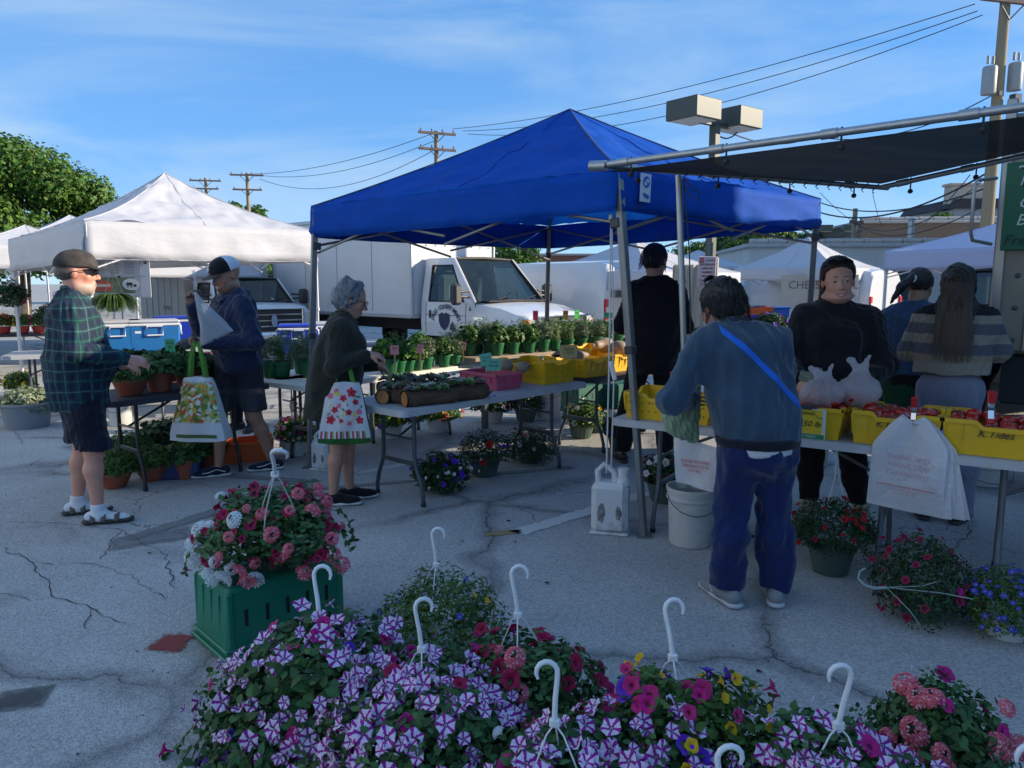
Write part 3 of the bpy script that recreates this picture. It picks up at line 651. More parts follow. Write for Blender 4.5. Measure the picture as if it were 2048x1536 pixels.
class Person:
 def __init__(S,label,loc,yaw,H=1.7,bulk=1.0,belly=0.0,fem=False,lean=0.0,side=0.0,group=None,skin=(.50,.27,.18),shw=None):
  S.e=empty('person',loc,yaw,label,'person',group);S.H=H;S.skin=skin;S.fem=fem
  S.res=.008
  H_=H;q=H/1.75;S.q=q
  J=S.J={}
  J['pel']=A3(0,0,.53*H);cl,sl2=cos(lean),sin(lean)
  def up(z,y=0,x=0):
   dz=z-.53*H;return A3(x+dz*side,y*cl+dz*sl2,.53*H+dz*cl-y*sl2)
  S.up=up
  J['chest']=up(.72*H);J['neck']=up(.845*H,.0);J['head']=up(.925*H,.02+lean*.03)
  sw=(shw if shw else(.165 if not fem else.145)*q*(.9+.1*bulk))
  S.sw=sw
  J['shR']=up(.785*H,-.01,sw);J['shL']=up(.785*H,-.01,-sw)
  J['elR']=up(.63*H,-.03,sw+.05);J['elL']=up(.63*H,-.03,-sw-.05)
  J['wrR']=up(.49*H,.03,sw+.05);J['wrL']=up(.49*H,.03,-sw-.05)
  J['hipR']=A3(.085*q,0,.51*H);J['hipL']=A3(-.085*q,0,.51*H)
  J['knR']=A3(.10*q,.02,.285*H);J['knL']=A3(-.10*q,.02,.285*H)
  J['anR']=A3(.11*q,-.02,.05*H);J['anL']=A3(-.11*q,-.02,.05*H)
  J['toR']=A3(.15*q,.12,0);J['toL']=A3(-.15*q,.12,0)
  S.bulk=bulk;S.belly=belly;S.lean=lean;S.hyaw=0;S.hpitch=-lean*.6;S.hroll=0
  S.hands={}
  S.hsc=1.0
 def set(S,**k):
  for a,v in k.items():S.J[a]=A3(*v)
  return S
 def hand(S,side,fdir,pdir,curl=.5,thumb=1):S.hands[side]=(fdir,pdir,curl,thumb);return S
 def torso(S,t=0.0):
  J,b,q,H,up=S.J,S.bulk,S.q,S.H,S.up
  RL=rotm(0,-S.lean,0)
  o=[ell(up(.70*H,.0),((.165 if not S.fem else.150)*q*b+t,.108*q*b+t,.165*q+t),.06,RL),ell(up(.765*H,-.005),(S.sw*.98+t,.095*q*b+t,.075*q+t),.05,RL),ell(up(.60*H,.01+.25*S.belly),(.150*q*b+S.belly*.6+t,.105*q*b+S.belly+t,.14*q+t),.07,RL),ell(A3(0,-.01,.525*H),((.165 if not S.fem else.178)*q*b+t,.115*q*b+t,.105*q+t),.06)]
  if S.fem:o+=[ell(up(.725*H,.085*q*b,.065*q),(.065*q*b+t,.055*q*b+t,.065*q+t),.05,RL),ell(up(.725*H,.085*q*b,-.065*q),(.065*q*b+t,.055*q*b+t,.065*q+t),.05,RL)]
  for s in('L','R'):o.append(pr(J['neck']-A3(0,.015,.03),J['sh'+s]+A3(0,0,.005),.050*q+t,.050*q*(.8+.2*b)+t,k=.06))
  return o
 def arm(S,s,t=0.0,upto=1.0,fat=1.0):
  J,q=S.J,S.q;b=(.75+.25*S.bulk)*fat;o=[pr(J['sh'+s],J['el'+s],.058*q*b+t,.044*q*b+t,k=.04)]
  if upto>0:o.append(pr(J['el'+s],J['el'+s]+(J['wr'+s]-J['el'+s])*upto,.044*q*b+t,(.029+.014*(1-upto))*q*b+t*(1 if upto<1 else.8),k=.03))
  return o
 def leg(S,s,t=0.0,z=0.0,fat=1.0,t2=None):
  J,q=S.J,S.q;b=(.8+.2*S.bulk)*fat;t2=t if t2 is None else t2
  hip,kn,an=J['hip'+s],J['kn'+s],J['an'+s]
  calf=kn+(an-kn)*.3+A3(0,-.012,0)
  return[pr(hip,kn,.088*q*b+t,.056*q*b+t,k=.05),pr(kn,calf,.054*q*b+t,.057*q*b+t2,k=.04),pr(calf,an,.056*q*b+t2,.036*q*(.9+.1*b)+t2,k=.03)]
 def build_body(S,fingers=True,chin=1.0,jowl=0,lip=(.42,.16,.13),brow=(.06,.04,.03),beard=None,low=False):
  J,q=S.J,S.q;S.HR=rotm(S.hyaw,S.hpitch,S.hroll);hc=J['head']
  hs=S.hsc*(1.0 if not S.fem else.95)*(.6+.4*q)*1.15;S.hs=hs
  o=S.torso(-.012)+S.arm('L',-.004)+S.arm('R',-.004)
  for s in 'LR':
   o+=S.leg(s,-.004);f=J['to'+s]-A3(J['an'+s][0],J['an'+s][1],0);f=f/np.linalg.norm(f)
   o.append(pr(J['an'+s]-A3(0,0,.03)-f*.03,A3(*J['an'+s][:2],.035)+f*.14,.034,.026,k=.03))
  o.append(pr(J['neck']-A3(0,0,.05),hc+S.HR@A3(0,-.015,-.055)*hs,.060*q*(.8+.2*S.bulk),.054*q*(.8+.2*S.bulk),k=.03))
  for s in 'LR':
   fd,pd,cu,th=S.hands.get(s,(J['wr'+s]-J['el'+s],A3(-1 if s=='R' else 1,0,0),.45,1))
   wr=J['wr'+s]
   o+=hand_prims(wr,fd,pd,1.0*(.85+.15*q),cu,th)
  o+=head_prims(hc,S.HR,hs,S.fem,chin,jowl)
  sk=A3(*S.skin);HR=S.HR
  def colfn(V):
   c=np.tile(sk,(len(V),1));h=(V-hc)@HR/hs
   def blob(x,y,z,rx,ry,rz):return np.clip(1.6-((h[:,0]-x)/rx)**2-((h[:,1]-y)/ry)**2-((h[:,2]-z)/rz)**2,0,1)[:,None]
   m=blob(0,.09,-.066,.026,.03,.011);c=c*(1-m)+A3(*lip)*m
   for s in(-1,1):
    m=blob(.033*s,.085,.026,.020,.03,.0055);c=c*(1-m)+A3(*brow)*m
    m=blob(.045*s,.06,-.028,.03,.04,.028)*.35;c=c*(1-m)+(sk*A3(1.15,.75,.7))*m
    m=blob(.079*s,-.006,-.008,.012,.02,.03)*.4;c=c*(1-m)+(sk*A3(1.1,.7,.65))*m
   if beard:
    m=np.clip((-.048-h[:,2])/.02,0,1)*np.clip((h[:,1]+.01)/.03,0,1)*(h[:,2]>-.13);m=m[:,None]*beard[3];lipm=blob(0,.09,-.066,.026,.03,.011);m=m*(1-lipm);c=c*(1-m)+A3(*beard[:3])*m
    m=blob(0,.10,-.048,.03,.03,.006)*min(1,beard[3]*1.5);c=c*(1-m)+A3(*beard[:3])*m
   return c
  S.bprims=o
  link('body',body_mesh('person_body',o,SKIN,S.res if not low else.012,colfn=colfn,sm=1),S.e)
 def face_pt(S,x,z,out=.001):
  if not hasattr(S,'bv'):
   from mathutils.bvhtree import BVHTree
   me=[c for c in S.e.children if c.name.startswith('body')][0].data;S.bv=BVHTree.FromPolygons([v.co for v in me.vertices],[tuple(q.vertices)for q in me.polygons])
  a=Vector(S.T(x,.25,z));d=Vector(-(S.HR@A3(0,1,0)));h=S.bv.ray_cast(a,d)[0]
  return(h if h else Vector(S.T(x,.1,z)))-d*out
 def mouth(S,w=.026,curve=.010,open_=.006):
  n=9
  def P(u,dz,o):return S.face_pt(w*u,-.066+curve*u*u+dz,o)
  us=[-1+2*i/(n-1)for i in range(n)]
  m=MB();top=[P(u,open_*.5*(1-u*u)-.001*u*u,.0012)for u in us];bot=[P(u,-open_*.8*(1-u*u),.0012)for u in us];m.add(top+bot,[(i,i+1,n+i+1,n+i)for i in range(n-1)]);m.build('teeth',mat('teeth',(.62,.58,.54),.3),S.e,'full')
  m=MB();m.tube([P(u,open_*.5*(1-u*u)+.0022*(1-u*u),.0010)for u in us],[.0008]+[.0024]*(n-2)+[.0008],6);m.tube([P(u,-open_*.8*(1-u*u)-.0028*(1-u*u),.0010)for u in us],[.0008]+[.0030]*(n-2)+[.0008],6);m.build('lips',mat('lips',(.42,.10,.09),.35),S.e,True)
  m=MB()
  for s in(-1,1):m.tube([S.face_pt(s*x,z,.0002)for x,z in((.022,-.034),(.031,-.046),(.034,-.058))],[.0006,.0010,.0006],5)
  m.build('smile_line',mat('skin_fold',(.36,.17,.13),.6),S.e,True)
 def brows(S,col,lift=0.0):
  m=MB()
  for s in(-1,1):m.tube([S.face_pt(s*x,z+lift,.0008)for x,z in((.014,.025),(.026,.031),(.038,.031),(.048,.024))],[.0018,.0024,.0020,.0006],5)
  m.build('eyebrows',mat('brow_dark',col,.8),S.e,True)
 def T(S,x,y,z):return S.J['head']+S.HR@A3(x,y,z)*S.hs
 def eyes(S,iris=(.05,.03,.02),squint=.6):
  for s in(-1,1):
   m=MB();c=np.array(S.face_pt(.031*s,.003,.0015))-S.HR@A3(0,.0035,0)*S.hs
   q_=Matrix(S.HR.tolist())
   prof=[(0,-.001)]+[(.0125*S.hs*sin(a),.0)for a in()]
   n=14;v=[c+S.HR@A3(0,.0035,0)*S.hs];f=[]
   for k in range(n):a=2*pi*k/n;v.append(c+S.HR@A3(.012*cos(a),.0012,.0065*squint*sin(a))*S.hs)
   for k in range(n):f.append((0,1+k,1+(k+1)%n))
   m.add(v,f)
   v2=[c+S.HR@A3(0,.0058,0)*S.hs];f2=[]
   for k in range(10):a=2*pi*k/10;v2.append(c+S.HR@A3(.0062*cos(a),.0034,.0068*min(1,squint*1.2)*sin(a))*S.hs)
   for k in range(10):f2.append((0,1+k,1+(k+1)%10))
   m.add(v2,f2,1)
   m.tube([c+S.HR@A3(.0135*cos(a),.0035-.004*abs(cos(a)),.0072*squint*sin(a)+.0008)*S.hs for a in[pi*k/8 for k in range(9)]],[.0006]+[.0013]*7+[.0006],5,1);m.build('eye',[mat('eye_white',(.55,.5,.47),.3),mat('eye_iris_dark',iris,.2)],S.e,True)
 def garment(S,name,prims,mt,cuts=(),fold=None,sm=1,res=None,parent=None):
  return link(name,body_mesh(name,prims,mt,res or S.res,cuts,sm,fold),parent or S.e)
 def shoes(S,upper,sole,sc=1.0,name='shoe'):
  out=[]
  for s in 'LR':
   a,b=shoe_prims(S.J['an'+s],S.J['to'+s],sc)
   u=S.garment(name,a,upper,cuts=[lambda P,z=S.J['an'+s][2]+.02:np.maximum(P[...,2]-z,.008-P[...,2])],res=.006)
   S.garment('sole',b,sole,cuts=[lambda P:np.maximum(P[...,2]-.030,-P[...,2]+.0005)],res=.006,parent=u);out.append(u)
  return out
def nk(p,d=.035):return below(p.J['neck'][2]+d)
def below(z):return lambda P:P[...,2]-z
def above(z):return lambda P:z-P[...,2]
def hair_cut(S,fn):return lambda P:fn((P-S.J['head'])@S.HR/S.hs)
def cloth(name,col,rough=.85,var=.12,bump=.25,bscale=350,sheen=.15,**k):return mat(name,col,rough,var=var,vscale=9,bump=bump,bscale=bscale,sheen=sheen,spec=.25,**k)
def plaid_mat():
 m=bpy.data.materials.new('plaid_flannel');m.use_nodes=True;t=m.node_tree;N=t.nodes;Lk=t.links.new;b=N['Principled BSDF'];b.inputs['Roughness'].default_value=.85
 tc=N.new('ShaderNodeTexCoord');no=N.new('ShaderNodeTexNoise');no.inputs['Scale'].default_value=3.0;Lk(tc.outputs['Object'],no.inputs['Vector'])
 ad=N.new('ShaderNodeVectorMath');ad.operation='MULTIPLY_ADD';ad.inputs[1].default_value=(.06,.06,.06);Lk(no.outputs['Color'],ad.inputs[0]);Lk(tc.outputs['Object'],ad.inputs[2])
 sx=N.new('ShaderNodeSeparateXYZ');Lk(ad.outputs[0],sx.inputs[0])
 def stripes(src,freq,width,soft=.02,ph=0.0):
  a=N.new('ShaderNodeMath');a.operation='MULTIPLY_ADD';a.inputs[1].default_value=freq;a.inputs[2].default_value=ph;Lk(src,a.inputs[0])
  f=N.new('ShaderNodeMath');f.operation='PINGPONG';f.inputs[1].default_value=.5;Lk(a.outputs[0],f.inputs[0])
  r=N.new('ShaderNodeMapRange');r.inputs['From Min'].default_value=width-soft;r.inputs['From Max'].default_value=width+soft;r.inputs['To Min'].default_value=1;r.inputs['To Max'].default_value=0;Lk(f.outputs[0],r.inputs['Value']);return r.outputs[0]
 an=N.new('ShaderNodeMath');an.operation='ARCTAN2';Lk(sx.outputs[0],an.inputs[0]);Lk(sx.outputs[1],an.inputs[1])
 a2=N.new('ShaderNodeMath');a2.operation='MULTIPLY';a2.inputs[1].default_value=.24;Lk(an.outputs[0],a2.inputs[0])
 c=N.new('ShaderNodeRGB');c.outputs[0].default_value=(.006,.014,.045,1);out=c.outputs[0]
 for src,fr_,w_,col,fac in((sx.outputs[2],15,.22,(.004,.045,.045),.6),(a2.outputs[0],15,.22,(.004,.045,.045),.6),(sx.outputs[2],15,.035,(.02,.17,.13),.6),(a2.outputs[0],15,.035,(.02,.17,.13),.5),(sx.outputs[2],7.5,.02,(.14,.17,.25),.5),(a2.outputs[0],7.5,.02,(.14,.17,.25),.5)):
  s_=stripes(src,fr_,w_);mu=N.new('ShaderNodeMath');mu.operation='MULTIPLY';mu.inputs[1].default_value=fac;Lk(s_,mu.inputs[0])
  mi=N.new('ShaderNodeMixRGB');mi.inputs['Color2'].default_value=(*col,1);Lk(mu.outputs[0],mi.inputs['Fac']);Lk(out,mi.inputs['Color1']);out=mi.outputs[0]
 Lk(out,b.inputs['Base Color']);return m
def bands_mat(name,bands,src='z',rough=.95,bumpz=0):
 """bands: list of (height, colour): colour applies above that height (constant ramp over 0..1 of z/2)"""
 m=bpy.data.materials.new(name);m.use_nodes=True;t=m.node_tree;N=t.nodes;Lk=t.links.new;b=N['Principled BSDF'];b.inputs['Roughness'].default_value=rough
 tc=N.new('ShaderNodeTexCoord');sx=N.new('ShaderNodeSeparateXYZ');Lk(tc.outputs['Object'],sx.inputs[0])
 no=N.new('ShaderNodeTexNoise');no.inputs['Scale'].default_value=12;Lk(tc.outputs['Object'],no.inputs['Vector'])
 a=N.new('ShaderNodeMath');a.operation='MULTIPLY_ADD';a.inputs[1].default_value=.015;Lk(no.outputs['Fac'],a.inputs[0]);Lk(sx.outputs[2],a.inputs[2])
 h=N.new('ShaderNodeMath');h.operation='MULTIPLY';h.inputs[1].default_value=.5;Lk(a.outputs[0],h.inputs[0])
 cr=N.new('ShaderNodeValToRGB');cr.color_ramp.interpolation='CONSTANT';el=cr.color_ramp.elements
 while len(el)<len(bands):el.new(.5)
 for e_,(z,c)in zip(el,bands):e_.position=max(0,(z+.0075)/2);e_.color=(*c,1)
 Lk(h.outputs[0],cr.inputs[0])
 n2=N.new('ShaderNodeTexNoise');n2.inputs['Scale'].default_value=160;n2.inputs['Detail'].default_value=4;Lk(tc.outputs['Object'],n2.inputs['Vector'])
 mr=N.new('ShaderNodeMapRange');mr.inputs['From Min'].default_value=.3;mr.inputs['From Max'].default_value=.7;mr.inputs['To Min'].default_value=.75;mr.inputs['To Max'].default_value=1.25;Lk(n2.outputs['Fac'],mr.inputs['Value'])
 vm=N.new('ShaderNodeVectorMath');vm.operation='SCALE';Lk(cr.outputs[0],vm.inputs[0]);Lk(mr.outputs[0],vm.inputs['Scale']);Lk(vm.outputs[0],b.inputs['Base Color'])
 bu=N.new('ShaderNodeBump');bu.inputs['Strength'].default_value=.5;bu.inputs['Distance'].default_value=.01;Lk(n2.outputs['Fac'],bu.inputs['Height']);Lk(bu.outputs[0],b.inputs['Normal'])
 return m
def hair_mat(name,col,col2=None,st=(60,60,6)):
 return mat(name,col,.45,var=.45,vscale=1.0,bump=.6,bscale=1.0,stretch=st,spec=.4,sheen=.1)
# vehicles
PAINTW=mat('vehicle_white',(.62,.63,.65),.28,coat=.5,var=.03)
PAINTD=mat('vehicle_dark_blue',(.02,.03,.05),.25,coat=.6)
TYRE=mat('tyre_rubber',(.018,.018,.018),.85,var=.2);RIM=mat('wheel_rim',(.4,.4,.42),.35,.7);CHROME=mat('chrome',(.7,.7,.72),.12,1.0);DGL=mat('headlight_glass',(.55,.58,.6),.1,spec=.8)
TINT=glassy('windscreen_glass',(.30,.40,.40));AMBER=mat('amber_lens',(.8,.22,.02),.25);REDL=mat('red_lens',(.55,.015,.02),.25);CABIN=mat('cabin_dark',(.02,.022,.026),.8);SEATM=mat('seat_grey',(.32,.30,.27),.9)
GASK=mat('window_gasket',(.012,.012,.013),.6)
def wheel(par,x,y,r=.37,w_=.24,side=-1):
 m=MB();m.lathe([(r*.55,-w_/2),(r*.93,-w_/2),(r,-w_*.3),(r,w_*.3),(r*.93,w_/2),(r*.55,w_/2)],28,(0,0,0),axis=(0,1,0));o=m.build('wheel',TYRE,par,True,loc=(x,y,r))
 k=MB();k.lathe([(0,side*w_*.25),(r*.2,side*w_*.28),(r*.25,side*w_*.18),(r*.5,side*w_*.2),(r*.56,side*w_*.42),(r*.6,side*w_*.42)],24,axis=(0,1,0));k.build('rim',RIM,o,True)
def loft(sec,closed=False):
 """sec: list of rings (lists of points)"""
 m=MB();n=len(sec[0]);vs=[p for r in sec for p in r]
 fs=[(i*n+k,i*n+k+1,(i+1)*n+k+1,(i+1)*n+k)for i in range(len(sec)-1)for k in range(n-1)]
 return m.add(vs,fs)
def cab(e,nose,xs,W2,zb,belt,roof,paint,hoodz,wsb,wst,back,door_x,mirror=True,doorwin=None,lettering=None):
 """vehicle points along +x (nose at x=nose). hood surface from nose to wsb at hoodz..belt; windscreen from wsb (z belt) to wst (z roof)"""
 def ring(x,z1,w_,tuck=.06):
  return[(x,-w_,zb),(x,-w_-.02,zb+(z1-zb)*.35),(x,-w_-.01,z1-.12),(x,-w_+.03,z1-.03),(x,-w_+.14,z1),(x,-w_*.5,z1+.02),(x,0,z1+.03),(x,w_*.5,z1+.02),(x,w_-.14,z1),(x,w_-.03,z1-.03),(x,w_+.01,z1-.12),(x,w_+.02,zb+(z1-zb)*.35),(x,w_,zb)]
 st=[(nose,hoodz-.30,W2*.86),(nose-.02,hoodz-.12,W2*.90),(nose-.10,hoodz-.03,W2*.94),(nose-.3,hoodz+.01,W2*.98),((nose+wsb)/2,(hoodz+belt)/2+.02,W2),(wsb,belt,W2)]
 s_=[ring(*q)for q in st];m=loft(s_)
 m.build('hood',paint,e,True)
 def cring(x,zt):
  w_=W2;wr_=W2-.16*(zt-belt)/max(.01,roof-belt)
  return[(x,-w_,zb),(x,-w_-.02,zb+(belt-zb)*.35),(x,-w_-.005,belt-.04),(x,-wr_,zt-.06),(x,-wr_+.08,zt),(x,0,zt+.03),(x,wr_-.08,zt),(x,wr_,zt-.06),(x,w_+.005,belt-.04),(x,w_+.02,zb+(belt-zb)*.35),(x,w_,zb)]
 wr_=W2-.16
 body=MB()
 for sg in(-1,1):
  w_=sg*W2
  body.add([(wsb,w_,zb),(back,w_,zb),(back,w_+sg*.02,zb+(belt-zb)*.4),(wsb,w_+sg*.02,zb+(belt-zb)*.4),(back,w_,belt),(wsb,w_,belt)],[(0,1,2,3),(3,2,4,5)])
  yb_,yr=sg*(W2),sg*wr_
  dw0,dw1,dz=doorwin
  def Y(z):return yb_+(yr-yb_)*(z-belt)/(roof-belt)
  P=lambda x,z:(x,Y(z),z)
  xa=wst+(wsb-wst)*(roof-dz)/(roof-belt)
  body.add([P(back,belt),P(dw0,belt),P(dw0,dz),P(back,dz),P(back,roof-.02),P(dw0+.0,roof-.02),P(xa-.13,dz),P(wst,roof-.02),P(dw1,belt),P(wsb,belt),P(xa,dz)],[(0,1,2,3),(3,2,5,4),(2,6,7,5),(6,10,7),(8,9,10,6)])
  g_=MB();g_.add([(x,y+sg*.004*-1,z)for x,y,z in(P(dw0,belt),P(dw1,belt),P(xa-.13,dz),P(dw0,dz))],[(0,1,2,3)]);g_.build('side_window',TINT,e)
  fr_=MB();fr_.tube([Vector(P(dw0+.02,belt+.02))+Vector((0,sg*.006,0)),Vector(P(dw1-.02,belt+.02))+Vector((0,sg*.006,0)),Vector(P(xa-.15,dz-.02))+Vector((0,sg*.006,0)),Vector(P(dw0+.02,dz-.02))+Vector((0,sg*.006,0))],.018,6,closed=True);fr_.build('window_gasket',GASK,e,True)
  ln=MB()
  for xx in door_x:ln.tube([(xx,sg*(W2+.008),zb+.05),(xx,sg*(W2+.022),zb+(belt-zb)*.4),(xx,sg*(W2+.002),belt-.01)],.006,5)
  ln.tube([(door_x[0],sg*(W2+.016),zb+(belt-zb)*.62),(door_x[1],sg*(W2+.016),zb+(belt-zb)*.62)],.005,5);ln.build('door_seam',GASK,e,True)
  hd=MB();hd.box((door_x[0]+.13,sg*(W2+.022),belt-.24),(.06,.02,.15),.008);hd.build('door_handle',BLACK_PL,e)
 body.add([(back,-W2,zb),(back,W2,zb),(back,W2,belt),(back,-W2,belt),(back,-wr_,roof),(back,wr_,roof)],[(0,3,2,1),(3,4,5,2)])
 body.build('cab_body',paint,e)
 rf=MB();rf.grid(lambda u,v:(back+(wst-back)*u,-wr_+2*wr_*v,roof-.02+.05*sin(pi*v)**.6*(1-.3*u)),8,10);rf.build('cab_roof',paint,e,True)
 ws=MB();ws.grid(lambda u,v:(wsb+(wst-wsb)*u+.06*sin(pi*v)*(1-u),(-1+2*v)*(W2+(wr_-W2)*u-.06),belt+(roof-belt-.03)*u),6,10);ws.build('windscreen',TINT,e,'full')
 gk=MB();gk.tube([(wsb+.03,-W2+.05,belt+.015),(wsb+.09,0,belt+.03),(wsb+.03,W2-.05,belt+.015),(wst+.01,wr_-.05,roof-.035),(wst+.02,0,roof-.01),(wst+.01,-wr_+.05,roof-.035)],.028,6,closed=True);gk.build('windscreen_gasket',GASK,e,True)
 ap_=MB()
 for sg in(-1,1):ap_.tube([(wsb,sg*(W2-.01),belt),(wst,sg*(wr_-.0),roof-.04)],.035,8)
 ap_.build('pillar',paint,e,True)
 cw=MB();cw.box((wsb+.12,0,belt+.025),(.26,W2*1.75,.03),.01);cw.build('cowl',GASK,e)
 for yy in(-.45,.35):
  k=MB();k.tube([(wsb+.10,yy,belt+.06),(wsb-.02,yy+.42,belt+.12)],.012,6);k.build('wiper',BLACK_PL,e,True)
 k=MB();k.box((back+.05,0,(belt+zb)/2+.1),(.06,W2*1.8,(belt-zb)+.5),0);k.box(((back+wsb)/2,0,zb+.25),(wsb-back,W2*1.9,.06));k.box((wsb-.18,0,belt-.06),(.4,W2*1.75,.16),.03);k.build('dashboard',CABIN,e)
 for sg in(-1,1):
  k=MB();k.box((back+.35,sg*.48,zb+.55),(.5,.5,.18),.06);k.box((back+.22,sg*.48,zb+.90),(.16,.48,.62),.06);k.box((back+.20,sg*.48,zb+1.28),(.12,.26,.18),.05);k.build('seat',SEATM,e,True)
 k=MB();k.tube([(wsb-.42+.06*sin(a),.48+.19*cos(a),belt+.02+.17*sin(a))for a in[2*pi*i/16 for i in range(16)]],.014,6,closed=True);k.build('steering_wheel',BLACK_PL,e,True)
 if mirror:
  for sg in(-1,1):
   k=MB();k.box((wsb-.16,sg*(W2+.34),belt+.16),(.16,.22,.40),.05);mo=k.build('wing_mirror',mat('mirror_shell',(.035,.035,.038),.5),e,True)
   k=MB();k.tube([(wsb-.16,sg*(W2+.01),belt+.10),(wsb-.16,sg*(W2+.25),belt+.12)],.022,8);k.tube([(wsb-.16,sg*(W2+.01),belt+.22),(wsb-.16,sg*(W2+.25),belt+.20)],.022,8);k.build('mirror_arm',BLACK_PL,mo,True)
   k=MB();k.box((wsb-.245,sg*(W2+.34),belt+.18),(.012,.17,.30),.004);k.build('mirror_glass',mat('mirror_glass',(.6,.65,.7),.05,1.0),mo)
def front(e,nose,W2,z0,z1,gz0,gz1,bars=3,badge=True,bump_m=None,hl=.30):
 k=MB();k.box((nose+.0,0,(gz0+gz1)/2),(.10,(W2-hl)*2,gz1-gz0),.03);go=k.build('grille',mat('grille_dark',(.03,.03,.032),.5),e)
 for i in range(bars+1):
  k=MB();z=gz0+(gz1-gz0)*i/bars;k.box((nose+.06,0,z),(.05,(W2-hl)*2+.02,(gz1-gz0)/bars*.30),.012);k.build('grille_bar',CHROME,go)
 for sg in(-1,1):
  k=MB();k.box((nose+.06,sg*(W2-hl),(gz0+gz1)/2),(.05,.05,gz1-gz0),.01);k.build('grille_bar',CHROME,go)
  k=MB();k.box((nose-.03,sg*(W2-hl*.55),(gz0+gz1)/2+.02),(.14,hl*.85,(gz1-gz0)*.72),.03);ho=k.build('headlight',DGL,e,True)
  k=MB();k.box((nose-.04,sg*(W2-.06),(gz0+gz1)/2-.0),(.16,.08,(gz1-gz0)*.7),.02);k.build('indicator',AMBER,ho,True)
 k=MB();k.box((nose+.09,0,z0+.16),(.22,W2*1.96,.24),.06);k.build('bumper',bump_m or CHROME,e,True)
 k=MB();k.box((nose+.0,0,z0+.0),(.2,W2*1.7,.2),.04);k.build('air_dam',BLACK_PL,e)
 if badge:
  k=MB();k.lathe([(0,.02),(.15,.015),(.16,0)],24,(nose+.09,0,(gz0+gz1)/2),axis=(1,0,0),sx=1,sy=.45);
  k.v=[(x,y,(gz0+gz1)/2+(z-(gz0+gz1)/2))for x,y,z in k.v];o=k.build('badge',mat('badge_blue',(.3,.35,.5),.3),e,True)
def boxtruck(loc,ang,label,blen=4.85,bw=2.35,bh=2.95,scale=1.0,name='box_truck',cabtype=0):
 e=empty(name,loc,ang,label,'truck');e.scale=(scale,)*3
 return e
ta=radians(-42);N0=Vector((.276,13.35,0));cc=N0+Vector((sin(radians(42)),cos(radians(42)),0))*1.0;cc=cc+Vector((-.02,0,0))
e=empty('box_truck',cc,ta,'white cutaway box truck with country meats lettering on its door','truck');W2=1.0
cab(e,0.0,None,W2,.55,1.22,2.10,PAINTW,1.04,-1.28,-2.0,-2.80,(-2.66,-1.52),doorwin=(-2.60,-1.56,1.95))
front(e,-.02,W2,.38,.62,.70,.98,3)
by=.18;bx0,bx1=-2.88,-8.0
BOXM=mat('box_panel_white',(.56,.57,.59),.35,var=.04,vscale=1.2,dirt=(.35,.36,.36),dscale=1.5,damt=.25)
k=MB();k.box(((bx0+bx1)/2,0,1.93),(abs(bx1-bx0),2.36,2.02),.02);bo=k.build('cargo_box',BOXM,e)
for i in range(3):MB().box((bx0-1.28-1.25*i,-1.186,1.94),(.010,.008,1.86)).build('panel_seam',mat('seam_grey',(.35,.35,.36),.5),bo)
ALT=mat('aluminium_trim',(.45,.46,.48),.4,.6)
for x in(bx0,bx1):k=MB();k.box((x,-1.19,1.94),(.07,.05,2.08),.01);k.box((x,1.19,1.94),(.07,.05,2.08),.01);k.build('corner_post',ALT,bo)
for z in(.92,2.95):k=MB();k.box(((bx0+bx1)/2,-1.19,z),(abs(bx1-bx0),.05,.08),.01);k.box((bx0+.02,0,z),(.05,2.36,.08),.01);k.build('rail',ALT,bo)
for z in(2.35,2.75):
 rv=MB()
 for i in range(9):rv.lathe([(0,.012),(.018,0)],8,(bx0+.012,-1.05+.26*i,z),axis=(1,0,0))
 rv.build('rivet_row',ALT,bo)
k=MB();
for x in(bx0-.4,bx0-2.4):k.box((x,-1.2,2.86),(.10,.03,.05),.01)
k.build('marker_lamp',AMBER,bo)
MB().box((-4.9,0,.72),(4.8,.9,.25)).build('chassis',CABIN,e)
for x,y in((-.62,-.86),(-.62,.86),(-6.1,-.98),(-6.1,.98)):wheel(e,x,y,.38,.25,-1 if y<0 else 1)
for sg in(-1,1):
 k=MB();k.tube([(-.62+.44*cos(a),sg*1.015,.44+.42*sin(a))for a in[pi*i/12 for i in range(13)]],.03,6);k.build('wheel_arch',PAINTW,e,True)
LN=mat('lettering_navy',(.012,.022,.07),.5);s_='JAKES COUNTRY MEATS';dc=Vector((-2.08,-1.034,.74));Rr=.40
dl=empty('door_lettering',(0,0,0));dl.parent=e
n=len(s_);tm={}
for i,ch in enumerate(s_):
 if ch==' ':continue
 a=radians(158-136*i/(n-1));x=dc.x+Rr*cos(a)*1.02;z=dc.z+Rr*sin(a)*.98
 if ch not in tm:tm[ch]=text_mesh(ch,.125,LN,.001,off=.001)
 o=link('letter',tm[ch],dl,(x,-1.030-.0,z));o.rotation_euler=Matrix.Rotation(pi/2-a,3,'Y').to_euler();o.rotation_euler=(Matrix.Rotation(-(a-pi/2),3,'Y')@Matrix.Rotation(pi/2,3,'X')).to_euler()
k=MB();sh_=[(-.15,.14),(-.05,.18),(0,.14),(.05,.18),(.15,.14),(.15,.0),(.10,-.10),(0,-.17),(-.10,-.10),(-.15,0)];k.prism([(dc.x+a-.03,dc.z+.10+b)for a,b in sh_],-1.034,-1.030,'y');k.build('shield_emblem',LN,dl)
k=MB();k.prism([(dc.x+a,dc.z+b)for a,b in((.12,-.05),(.16,.06),(.22,.10),(.25,.03),(.30,-.02),(.27,-.10))],-1.034,-1.030,'y');k.build('animal_emblem',LN,dl)
put_text('6',.13,LN,e,(-1.40,-1.022,1.10));
